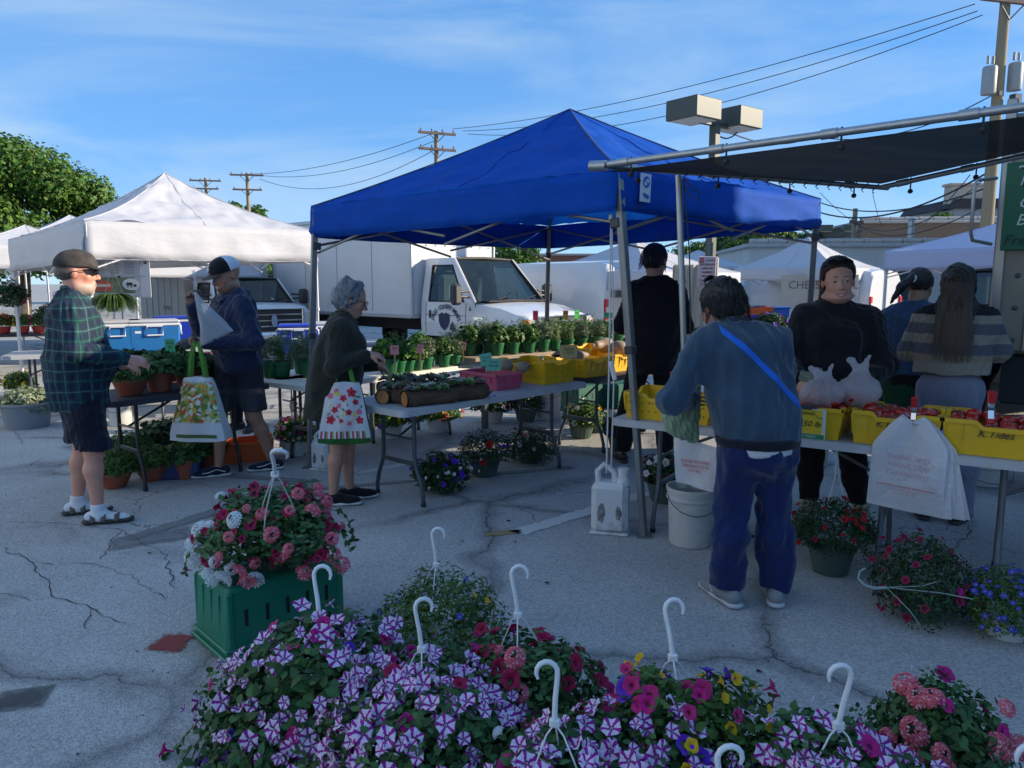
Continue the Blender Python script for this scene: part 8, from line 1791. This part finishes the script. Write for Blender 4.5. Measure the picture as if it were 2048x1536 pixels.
mid(583,915,'pink and white petunias in a white pot behind the left canopy leg',.20,[('pinkwhite',20,.024,None),('hotpink',14,.024,None),('magenta',8,.022,None)],hook=(582,804),lm=LGY,seed=41)
mid(777,880,'purple and yellow petunias in a ribbed white pot under the grey table',.23,[('violet',22,.026,None),('yellow',26,.020,None),('hotpink',8,.026,None),('pinkwhite',8,.02,None)],lm=LGY,seed=42)
mid(875,868,'red and white flowers in a pale pot behind the table leg',.22,[('red',14,.028,None),('white',14,.028,None),('yellow',10,.018,None),('crimson',8,.026,None)],lm=LGY,seed=43)
mid(985,848,'lilac striped petunias in a white pot further under the table',.24,[('stripe',26,.027,None)],lm=LGD,seed=44);mid(1052,846,'small white flowers on dark leaves behind the table cord',.20,[('white',30,.014,None)],lm=LGD,seed=45,pm=POTG)
mid(1165,880,'white petunias with green hook between the two tables',.22,[('white',18,.030,None),('yellow',6,.02,None)],lm=LGY,seed=46,hook=(1166,812),hm=mat('hook_grey_green',(.30,.36,.34),.4),pm=POTG)
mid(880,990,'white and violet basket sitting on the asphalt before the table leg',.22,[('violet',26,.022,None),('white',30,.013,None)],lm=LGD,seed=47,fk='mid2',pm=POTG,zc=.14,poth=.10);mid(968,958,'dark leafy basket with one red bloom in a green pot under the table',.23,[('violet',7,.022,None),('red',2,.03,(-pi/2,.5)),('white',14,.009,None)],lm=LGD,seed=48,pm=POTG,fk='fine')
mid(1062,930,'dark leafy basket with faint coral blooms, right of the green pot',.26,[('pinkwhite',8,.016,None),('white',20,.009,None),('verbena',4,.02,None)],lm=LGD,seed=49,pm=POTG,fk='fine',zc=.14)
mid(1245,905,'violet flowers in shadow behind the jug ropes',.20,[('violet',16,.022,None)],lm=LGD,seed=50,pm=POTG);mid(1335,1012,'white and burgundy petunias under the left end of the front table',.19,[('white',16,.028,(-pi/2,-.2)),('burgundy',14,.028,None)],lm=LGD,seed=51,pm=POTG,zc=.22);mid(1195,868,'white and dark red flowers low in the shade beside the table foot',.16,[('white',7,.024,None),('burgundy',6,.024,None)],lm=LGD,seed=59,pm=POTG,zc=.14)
Sa=at(1385,565,8.2);Sb=at(1660,565,8.9);table(V3(Sa.x,8.1,0),V3(Sb.x,8.9,0),V3(-.25,.6,0),'dark shelf table behind the shopper with the violet basket',TOPB,h=.86)
mid(1542,699,'violet petunia basket in a ribbed white pot on the shelf behind the shopper',.25,[('violet',40,.030,None),('hotpink',5,.028,None)],z=.865,seed=52,pm=POTW,potr=.15,poth=.16,lm=LGD)
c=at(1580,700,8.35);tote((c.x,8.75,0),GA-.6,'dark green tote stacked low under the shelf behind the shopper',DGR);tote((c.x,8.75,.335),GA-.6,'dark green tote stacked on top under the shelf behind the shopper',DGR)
for i,(px,l_)in enumerate(((1400,'potted lettuce green seedling in dark pot, left one by the man in black'),(1424,'potted bright green seedling in dark pot, middle one by the sign post'),(1450,'potted red tinged seedling in dark pot touching the shopper hair'))):
 c=at(px,690,8.35);e=empty('potted_plant',(c.x,8.35,.865),0,l_,'potted plant','seedling pots behind the shopper');pot_mesh(e,.075,.11,POTH,False);V,F=foliage(60+i,260,.10,.09,.05,LEAF_R,zc=.16);o=link('foliage',mesh_np('foliage',V,F,True,[LGY if i<2 else mat('coleus_leaf',(.20,.05,.03),.5,island=.5,trans=.2)]),e);o['kind']='stuff'
HM=[mat('herb_basil',(.075,.19,.02),.5,trans=.3,island=.4,spec=.4),mat('herb_grey',(.12,.17,.09),.6,trans=.2,island=.4),mat('herb_mid',(.06,.14,.025),.55,trans=.25,island=.45),mat('herb_fine',(.10,.18,.05),.6,trans=.25,island=.4)]
hv=[]
def herb_variant(i):
 g=np.random.default_rng(200+i)
 if i%4==0:V,F=foliage(200+i,330,.085,.085,.045,LEAF,zmin=-.3,zc=.17)
 elif i%4==1:V,F=foliage(200+i,700,.085,.11,.034,LEAF_N,zmin=-.3,zc=.17,up=.1,jit=.9)
 elif i%4==2:V,F=foliage(200+i,480,.095,.09,.036,LEAF_R,zmin=-.5,zc=.165)
 else:
  n=46;pos=[];nr=[]
  for k in range(n):
   a=g.uniform(0,6.28);r=.06*g.uniform(0,1)**.5;t_=g.uniform(.05,.35);h_=g.uniform(.08,.22)
   for j in range(15):z=h_*j/14;pos.append((cos(a)*(r+t_*z),sin(a)*(r+t_*z),.11+z));nr.append(g.normal(size=3)*.6+np.array([cos(a),sin(a),.6]))
  V,F=scatter(LEAF_N[0],LEAF_N[1],np.array(pos),frames(np.array(nr),g.uniform(0,6.28,len(pos))),.030*g.uniform(.6,1.2,len(pos)))
 return mesh_np('foliage',V,F,True,[HM[i%4]])
hv=[herb_variant(i)for i in range(8)]
hp_=MB();hp_.lathe([(0,.002),(.043,.002),(.045,.008),(.058,.088),(.064,.089),(.066,.112),(.060,.112),(.056,.098),(0,.098)],24);HPOT=hp_.mesh('pot',POTH,True)
ht_=MB();ht_.box((0,0,0),(.016,.001,.05));HTAG=ht_.mesh('plant_tag',WHITE_PL)
ordn=['first','second','third','fourth','fifth','sixth','seventh','eighth','ninth','tenth','eleventh','twelfth','thirteenth','fourteenth','fifteenth']
vt=['round leaved','fine grey','small leaved','wispy']
def herb(loc,v,label,s=1.0,group='green pots of herbs'):
 e=empty('herb_pot',loc,R.uniform(0,6),label,'potted herb',group);link('pot',HPOT,e);o=link('foliage',hv[v],e,(0,0,0),(R.uniform(-.08,.08),R.uniform(-.08,.08),0));o['kind']='stuff';e.scale=(s,)*3
 if R.random()<.6:link('plant_tag',HTAG,e,(.045,-.01,.14),(.1,.2,R.uniform(-1,1)))
for r_,(px0,px1,py,n,off,lab,s)in enumerate([(752,846,739,5,.07,'front row of the cream table',1.12),(862,915,727,2,.07,'right end of the cream table, front row',1.12),(765,925,720,7,.26,'back row of the cream table',1.15)]):
 for i in range(n):
  t_=(i+.5)/n;fr_=(px0+(px1-px0)*t_);u=(fr_-600)/(940-600);c=T3a.lerp(T3b,max(0,min(.97,u*1.04)));c=c+W*off;seq=[0,0,0,2,1,1,2,3];v=[0,4,0,2,5,1,6,3][(i+r_*3)%8]
  herb((c.x,c.y,.742),v,'%s herb pot, %s from left, %s'%(vt[v%4],ordn[i],lab),s*R.uniform(.82,1.2))
Wd=Matrix.Rotation(math.atan2((Pb-Pa).y,(Pb-Pa).x),3,'Z')
for r_,(n,off,lab,x0,x1)in enumerate([(10,.10,'front row on the plank shelf',0.02,1.0),(11,.27,'middle row on the plank shelf',-.08,1.02),(11,.43,'rear row on the plank shelf',-.08,1.04)]):
 for i in range(n):
  t_=x0+(x1-x0)*(i+.5)/n;c=Pa.lerp(Pb,t_)+Wd@Vector((0,off,0));v=[2,6,2,1,3,7,1,5,3,7,3][(i+r_*2)%11]
  if r_==0 and i==0:v=6
  herb((c.x+R.uniform(-.015,.015),c.y,.821),v,'%s herb pot, %s from left, %s'%(vt[v%4],ordn[i],lab),R.uniform(1.05,1.3))
for i,px in enumerate((560,590,615,640,535)):
 c=hz(px,757-(i%2)*4,.742);herb((c.x,c.y+.08+(i%2)*.15,.742),[3,7,5,3,1][i],'tall wispy herb in a dark green pot on the white table, %s from the left'%ordn[[1,2,3,4,0][i]],1.35)
def terra(px,py,z,r,h,label,v,fr=None,dy=None,col=None,bowl=False,group='terracotta coloured pots of herbs'):
 c=hz(px,py,z);e=empty('potted_plant',(c.x,c.y+(r if dy is None else dy),z+.001),0,label,'potted plant',group);k=MB()
 if bowl:k.lathe([(0,.002),(r*.6,.002),(r*.85,h*.45),(r*.98,h*.8),(r*1.06,h*.82),(r*1.06,h),(r*.97,h),(r*.9,h*.85),(0,h*.85)],28)
 else:k.lathe([(0,.002),(r*.70,.002),(r*.92,h*.76),(r*1.03,h*.77),(r*1.06,h),(r*.97,h),(r*.9,h*.88),(0,h*.88)],28)
 k.build('pot',col or TERRA,e,True);f=fr or r*1.25
 g=[LEAF,LEAF_N,LEAF_R,LEAF_N][v%4];V,F=foliage(300+px,750 if v%4!=1 else 1500,f,f*.62,.055 if v%4!=1 else.05,g,zmin=-.35,zc=h+f*.22,amp=.22,jit=.7);o=link('foliage',mesh_np('foliage',V,F,True,[[LGR,HM[2],LGD,HM[1]][v%4]]),e);o['kind']='stuff'
terra(245,795,TT,.125,.13,'fine leaved herb in a wide terracotta bowl on the black table',1,bowl=True);terra(306,786,TT,.115,.16,'basil in a terracotta pot, middle of the black table',0,.17);terra(367,779,TT,.115,.16,'basil in a terracotta pot, right end of the black table',0,.16)
terra(335,765,TT,.11,.15,'herb in a terracotta pot behind the pair on the black table',2,.16);terra(415,770,TT,.09,.12,'small leafy pot behind the green bag strap on the black table',2,.12,col=POTH);terra(265,775,TT,.11,.14,'large leaved herb in shade behind the terracotta bowl',2,.17)
terra(214,983,0,.125,.13,'feathery dill in a terracotta bowl on the ground, leftmost one',1,.17,bowl=True);terra(291,968,0,.125,.13,'feathery herb in a terracotta bowl on the ground, second from the left',1,.19,bowl=True);terra(362,962,0,.105,.17,'oregano in a tall terracotta pot on the ground',0,.15)
terra(404,945,0,.10,.15,'herb in a terracotta pot on the ground beside the shopper ankle',0,.14);terra(320,925,0,.12,.15,'large sage plant in the back row on the ground',2,.24);terra(245,945,0,.12,.15,'bushy herb in the back row on the ground at the left',1,.20);terra(378,922,0,.12,.15,'broad leaved basil in the back row on the ground',0,.20)
e=empty('plastic_pot_tray',tuple(hz(345,965)+Vector((0,.2,0))),.2,'low navy blue plastic bin between the terracotta pots','bin');MB().box((0,0,.09),(.3,.25,.18),.015,top=1.05).build('body',mat('navy_bin',(.02,.03,.12),.5),e)
def fern(loc,r,label,m_,seed,hang=.0,flat=.5,n=34,kind='hanging plant',leafn=26,group=None):
 e=empty('hanging_plant',loc,0,label,kind,group);g=np.random.default_rng(seed);pos=[];nr=[];k=MB()
 for i in range(n):
  a=g.uniform(0,6.28);L_=r*g.uniform(.6,1.2);v=Vector((cos(a)*.9,sin(a)*.9,.75));p=Vector((0,0,.02));pts=[p]
  for j in range(leafn):
   v=(v+Vector((0,0,-.12*(26/leafn)))).normalized();p=p+v*L_/leafn*1.5;s=Vector((-sin(a),cos(a),0));w_=.045*sin(pi*(j+1)/(leafn+1))
   for sg in(-1,1):pos.append(tuple(p));nr.append((s.x*.1,s.y*.1,1,math.atan2(s.y*sg,s.x*sg),w_+.02))
   if j%5==0:pts.append(p.copy())
  k.tube(pts,.003,4)
 P_=np.array(pos);N_=np.array(nr);F=frames(N_[:,:3],N_[:,3]);V,Fc=scatter(LEAF_N[0],LEAF_N[1],P_,F,N_[:,4]*1.3);o=link('foliage',mesh_np('foliage',V,Fc,True,[m_]),e);o['kind']='stuff';k.build('stems',mat('stem_green',(.05,.09,.03),.6),e,True);pot=MB();pot.lathe([(0,-.16),(.08,-.16),(.12,-.01),(.13,0),(.11,0),(0,-.02)],20);pot.build('pot',POTG,e,True)
 k=MB();
 for i in range(3):a=2.1*i;k.tube([(.12*cos(a),.12*sin(a),0),(0,0,.42)],.003,4)
 k.build('hanger_wire',DARKSTEEL,e,True);return e
c=at(228,596,9.0);fern((c.x,9.0,c.z),.26,'green fern hanging below the meat banner',mat('fern_leaf',(.07,.14,.02),.55,island=.4,trans=.3),3,n=46)
for i,(px,py,d,l_)in enumerate(((18,600,10.6,'dark hanging petunia basket at the left border'),(112,640,11.2,'dark hanging basket between the white canopy legs'),(152,640,12.2,'dark hanging basket behind the second white leg'))):
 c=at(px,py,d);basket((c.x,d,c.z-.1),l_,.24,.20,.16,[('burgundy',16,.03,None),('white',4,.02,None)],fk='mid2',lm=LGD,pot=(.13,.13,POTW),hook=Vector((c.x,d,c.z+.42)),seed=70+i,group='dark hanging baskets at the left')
c=hz(45,862);e=empty('planter_tub',(c.x-.1,c.y+.25,0),0,'grey tub with pale ivy at the left border','planter');k=MB();k.lathe([(0,.002),(.21,.002),(.26,.26),(.28,.26),(.28,.28),(.25,.28),(.24,.24),(0,.24)],30);k.build('tub',mat('tub_grey',(.22,.24,.26),.6),e,True);V,F=foliage(90,1100,.27,.20,.05,LEAF,zc=.27,zmin=-.4);o=link('foliage',mesh_np('foliage',V,F,True,[mat('ivy_pale',(.20,.24,.14),.55,island=.4,trans=.2)]),e);o['kind']='stuff'
a=at(25,565,12.5);table(V3(a.x-1.0,12.2,0),V3(a.x+.75,12.9,0),V3(-.3,.7,0),'dark flower display table at the left border',TOPB,curved=False)
for i,(px,cols,l_)in enumerate(((8,'red','red flower pot on the left border table'),(38,'yellow','yellow and orange flower pot on the left border table'),(62,'hotpink','pink flower pot at the right end of the left border table'))):
 c=at(px,700,12.6);basket((c.x,12.65+.1*i,TT+.002),l_,.17,.14,.20,[(cols,26,.03,None)],fk='mid',lm=LGY,pot=(.10,.12,mat('red_pot',(.5,.05,.04),.5)),seed=80+i,group='flower pots on the left border table')
c=hz(10,800);basket((c.x,c.y+.3,0),'yellow flowers in a pot on the ground at the left border',.2,.16,.2,[('yellow',24,.026,None)],fk='mid',lm=LGY,seed=85,group='flower pots on the left border table')
# bags that people hold
def local(P_,j):return Vector(P_.e.location)+Matrix.Rotation(P_.e.rotation_euler.z,3,'Z')@Vector(j)
def veg_mat():
 m=bpy.data.materials.new('vegetable_print');m.use_nodes=True;t=m.node_tree;N=t.nodes;Lk=t.links.new;b=N['Principled BSDF'];b.inputs['Roughness'].default_value=.6;tc=N.new('ShaderNodeTexCoord')
 v=N.new('ShaderNodeTexVoronoi');v.inputs['Scale'].default_value=34;v.inputs['Randomness'].default_value=1;n=N.new('ShaderNodeTexNoise');n.inputs['Scale'].default_value=9;Lk(tc.outputs['Object'],n.inputs['Vector'])
 ma=N.new('ShaderNodeVectorMath');ma.operation='MULTIPLY_ADD';ma.inputs[1].default_value=(.09,)*3;Lk(n.outputs['Color'],ma.inputs[0]);Lk(tc.outputs['Object'],ma.inputs[2]);Lk(ma.outputs[0],v.inputs['Vector'])
 s=N.new('ShaderNodeSeparateColor');Lk(v.outputs['Color'],s.inputs[0]);cr=N.new('ShaderNodeValToRGB');cr.color_ramp.interpolation='CONSTANT';el=cr.color_ramp.elements
 cols=[(.16,.25,.03),(.62,.58,.45),(.62,.30,.04),(.26,.36,.06),(.58,.40,.08),(.50,.10,.03),(.66,.66,.62),(.09,.17,.03)]
 while len(el)<len(cols):el.new(.5)
 for i,c in enumerate(cols):el[i].position=i/len(cols);el[i].color=(*c,1)
 Lk(s.outputs[0],cr.inputs[0])
 sx=N.new('ShaderNodeSeparateXYZ');Lk(tc.outputs['Object'],sx.inputs[0])
 def ramp(src,a,b_):r=N.new('ShaderNodeMapRange');r.inputs['From Min'].default_value=a;r.inputs['From Max'].default_value=b_;Lk(src,r.inputs['Value']);return r.outputs[0]
 ab=N.new('ShaderNodeMath');ab.operation='ADD';ab.inputs[1].default_value=0;Lk(sx.outputs[2],ab.inputs[0])
 f1=ramp(sx.outputs[2],-.365,-.35);f2=ramp(sx.outputs[2],-.03,-.06);mu=N.new('ShaderNodeMath');mu.operation='MULTIPLY';Lk(f1,mu.inputs[0]);Lk(f2,mu.inputs[1])
 mi=N.new('ShaderNodeMixRGB');mi.inputs['Color1'].default_value=(.62,.62,.64,1);Lk(mu.outputs[0],mi.inputs['Fac']);Lk(cr.outputs[0],mi.inputs['Color2']);Lk(mi.outputs[0],b.inputs['Base Color']);return m
def tote_bag(name,loc,rz,label,w0,w1,h,th,front_m,side_m,strap_m,strap_top,base_m=None,base_h=.06,straps=((-.25,-.05),(.25,.05)),bulge=.05):
 e=empty(name,loc,rz,label,'tote bag');k=MB()
 def prof(u,v,sgn):
  wv=(w0+(w1-w0)*min(1,v*1.15)**.8)/2;x=(u*2-1)*wv*(1-.04*sin(pi*v)*abs(u*2-1));y=sgn*(th/2*(.25+.75*v)+bulge*sin(pi*u)*sin(pi*min(1,v*.95+.05))**.8)+.006*sin(u*13+v*7);z=-h*v-.012*(1-(2*u-1)**2)*(v>.97)+.012*(abs(2*u-1))*(1-v)*-1;return(x,y,z)
 k.grid(lambda u,v:prof(u,v,-1),18,20);k.grid(lambda u,v:prof(1-u,v,1),18,20);k.build('front_panel',front_m,e,'full')
 s=MB()
 for sg in(0,1):
  pa=[prof(sg,v/20,-1)for v in range(21)];pb=[prof(sg,v/20,1)for v in range(21)];b=len(s.v);s.v+=pa+pb;s.f+=[(b+i,b+21+i,b+22+i,b+i+1)if sg else(b+i,b+i+1,b+22+i,b+21+i)for i in range(20)];s.m+=[0]*20
 b=len(s.v);s.v+=[prof(u/18,1,-1)for u in range(19)]+[prof(u/18,1,1)for u in range(19)];s.f+=[(b+i,b+i+1,b+20+i,b+19+i)for i in range(18)];s.m+=[0]*18
 s.build('gusset',side_m,e,'full')
 for sgn in(-1,1):
  k=MB();x0=w0*.30
  A=[Vector((-x0,sgn*th*.13,-.02)),Vector((-x0*.75,sgn*.02,strap_top*.5)),Vector((-x0*.25,0,strap_top)),Vector((x0*.25,0,strap_top)),Vector((x0*.75,sgn*.02,strap_top*.5)),Vector((x0,sgn*th*.13,-.02))]
  n=len(A)
  for i in range(n-1):
   a_,b_=A[i],A[i+1];d_=(b_-a_).normalized();sd=Vector((d_.z,0,-d_.x))*.014;k.add([a_-sd,a_+sd,b_+sd,b_-sd],[(0,1,2,3)])
  o=k.build('strap',strap_m,e);md=o.modifiers.new('t','SOLIDIFY');md.thickness=.004
 return e,prof
GST=cloth('green_strap',(.09,.26,.035),.7)
wl=local(MAN2,MAN2.J['wrL'])
bz=at(396,752,5.82);e,pf=tote_bag('tote_bag',(bz.x,bz.y,bz.z),radians(-4),'white tote with fruit and vegetable print and green straps held by the navy jacket man',.21,.44,.50,.15,veg_mat(),cloth('tote_white',(.58,.58,.56)),GST,.26)
k=MB();k.grid(lambda u,v:(pf(.12+.76*u,.90+.055*v,-1)[0],pf(.12+.76*u,.90+.055*v,-1)[1]-.004,pf(.12+.76*u,.90+.055*v,-1)[2]),12,1);k.build('green_band',mat('band_green',(.07,.13,.03),.7),e,'full')
def film(name,nb):return mat(name,(.72,.78,.86),.25,trans=.5,alpha=nb,bump=.7,bscale=14)
a=at(390,585,5.83);b1=at(408,690,5.84);b2=at(463,662,5.76);e=empty('clear_plastic_bag',a,0,'pale translucent produce bag held up by the navy jacket man','plastic bag');k=MB();q1,q2=b1-a,b2-a
def fn(u,v):
 t_=v;c_=q1.lerp(q2,.5)*t_;sd=(q2-q1);l_=sd.length/2;sd=sd.normalized();an_=2*pi*u;r1=.012+l_*t_**1.35;r2=.010+.075*sin(t_*pi*.6);w_=1+.13*sin(an_*5+t_*6)+.07*sin(an_*11+1+t_*9);p=c_+sd*cos(an_)*r1*w_+Vector((0,-1,0))*sin(an_)*r2*w_;return p
k.grid(fn,44,22);k.tube([(0,0,.02),(.006,0,.10),(-.005,0,.17)],[.014,.008,.012],10);k.build('film',film('bag_film_blue',.36),e,'full')
def daisy_mesh():
 v=[(0,0,0)];f=[];n=20
 for i in range(n):a=2*pi*i/n;r=.6+.4*abs(cos(a*2.5));v.append((r*cos(a),0,r*sin(a)))
 return v,[(0,1+(i+1)%n,1+i)for i in range(n)]
bl=at(688,762,5.15);e,pf=tote_bag('tote_bag',(bl.x,5.15,bl.z),radians(6),'white tote printed with red flowers and a striped base, on the curly haired woman arm',.21,.36,.42,.15,cloth('tote_flower_white',(.56,.55,.58)),cloth('tote_side_green',(.02,.10,.02)),GST,.13)
g=random.Random(9);dv,df=daisy_mesh()
for nm,cc,items in(('red_flower_print',(.50,.012,.03),[(.72,.16,.036),(.5,.28,.026),(.30,.5,.026),(.62,.55,.024),(.22,.70,.036),(.80,.35,.022),(.84,.72,.030),(.45,.72,.018)]),('pink_flower_print',(.62,.12,.2),[(.15,.22,.024),(.40,.42,.018),(.86,.55,.022),(.62,.78,.018),(.3,.12,.018)]),('yellow_shape_print',(.72,.55,.03),[(.32,.18,.03),(.76,.60,.026),(.5,.60,.016),(.68,.72,.014),(.2,.4,.016)]),('leaf_print',(.10,.22,.04),[(.88,.25,.02),(.5,.5,.018),(.16,.58,.018),(.6,.40,.014),(.38,.64,.016),(.92,.45,.016)]),('print_dark',(.05,.01,.02),[(.72,.16,.009),(.22,.70,.009),(.5,.28,.007),(.62,.55,.007)])):
 k=MB()
 for i,(u,v,s)in enumerate(items):
  v=v*.82+.03;x,y,z=pf(u,v,-1);a_=g.uniform(0,6);sq=.45 if 'yellow' in nm or 'leaf' in nm else 1
  pts=[]
  for p_ in dv:
   X,Z=p_[0]*s,p_[2]*s*sq;X,Z=X*cos(a_)-Z*sin(a_),X*sin(a_)+Z*cos(a_);w0_=.21+(.36-.21)*min(1,v*1.15)**.8;uu=u+X/w0_;vv=v-Z/.42;q=pf(min(1,max(0,uu)),min(1,max(0,vv)),-1);pts.append((q[0],q[1]-(.0035 if nm!='print_dark' else.0045),q[2]))
  k.add(pts,df)
 k.build(nm,mat(nm,cc,.7),e)
sc_=[(.45,.02,.07),(.60,.60,.6),(.04,.16,.04),(.60,.15,.25),(.6,.6,.6),(.25,.02,.06),(.2,.4,.1),(.6,.6,.6)]
for i in range(24):
 u0,u1=.04+.92*i/24,.04+.92*(i+1)/24;k=MB();k.grid(lambda u,v:(lambda q:(q[0],q[1]-.004,q[2]))(pf(u0+(u1-u0)*u,.80+.125*v,-1)),1,3);k.build('base_stripe',mat('stripe_%d'%(i%8),sc_[i%8],.7),e)
k=MB();k.grid(lambda u,v:(lambda q:(q[0],q[1]-.005,q[2]))(pf(u,.925+.075*v,-1)),14,2);k.build('base_band',cloth('tote_side_green',(.02,.10,.02)),e,'full')
c=at(1368,830,3.9);e=empty('cloth_bag',(c.x,3.95,c.z),0,'pale green cloth bag hanging at the left hip of the shopper','bag');me=body_mesh('cloth_bag',[pr((.06,0,.12),(.0,0,-.03),.05,.085,s=(1,.45,1),k=.04),pr((.0,0,-.03),(.07,0,-.14),.085,.035,s=(1,.4,1),k=.04)],cloth('pale_green_cloth',(.27,.36,.24)),.006,(),1,dict(seed=77,amp=.016,k=26));link('fabric',me,e)
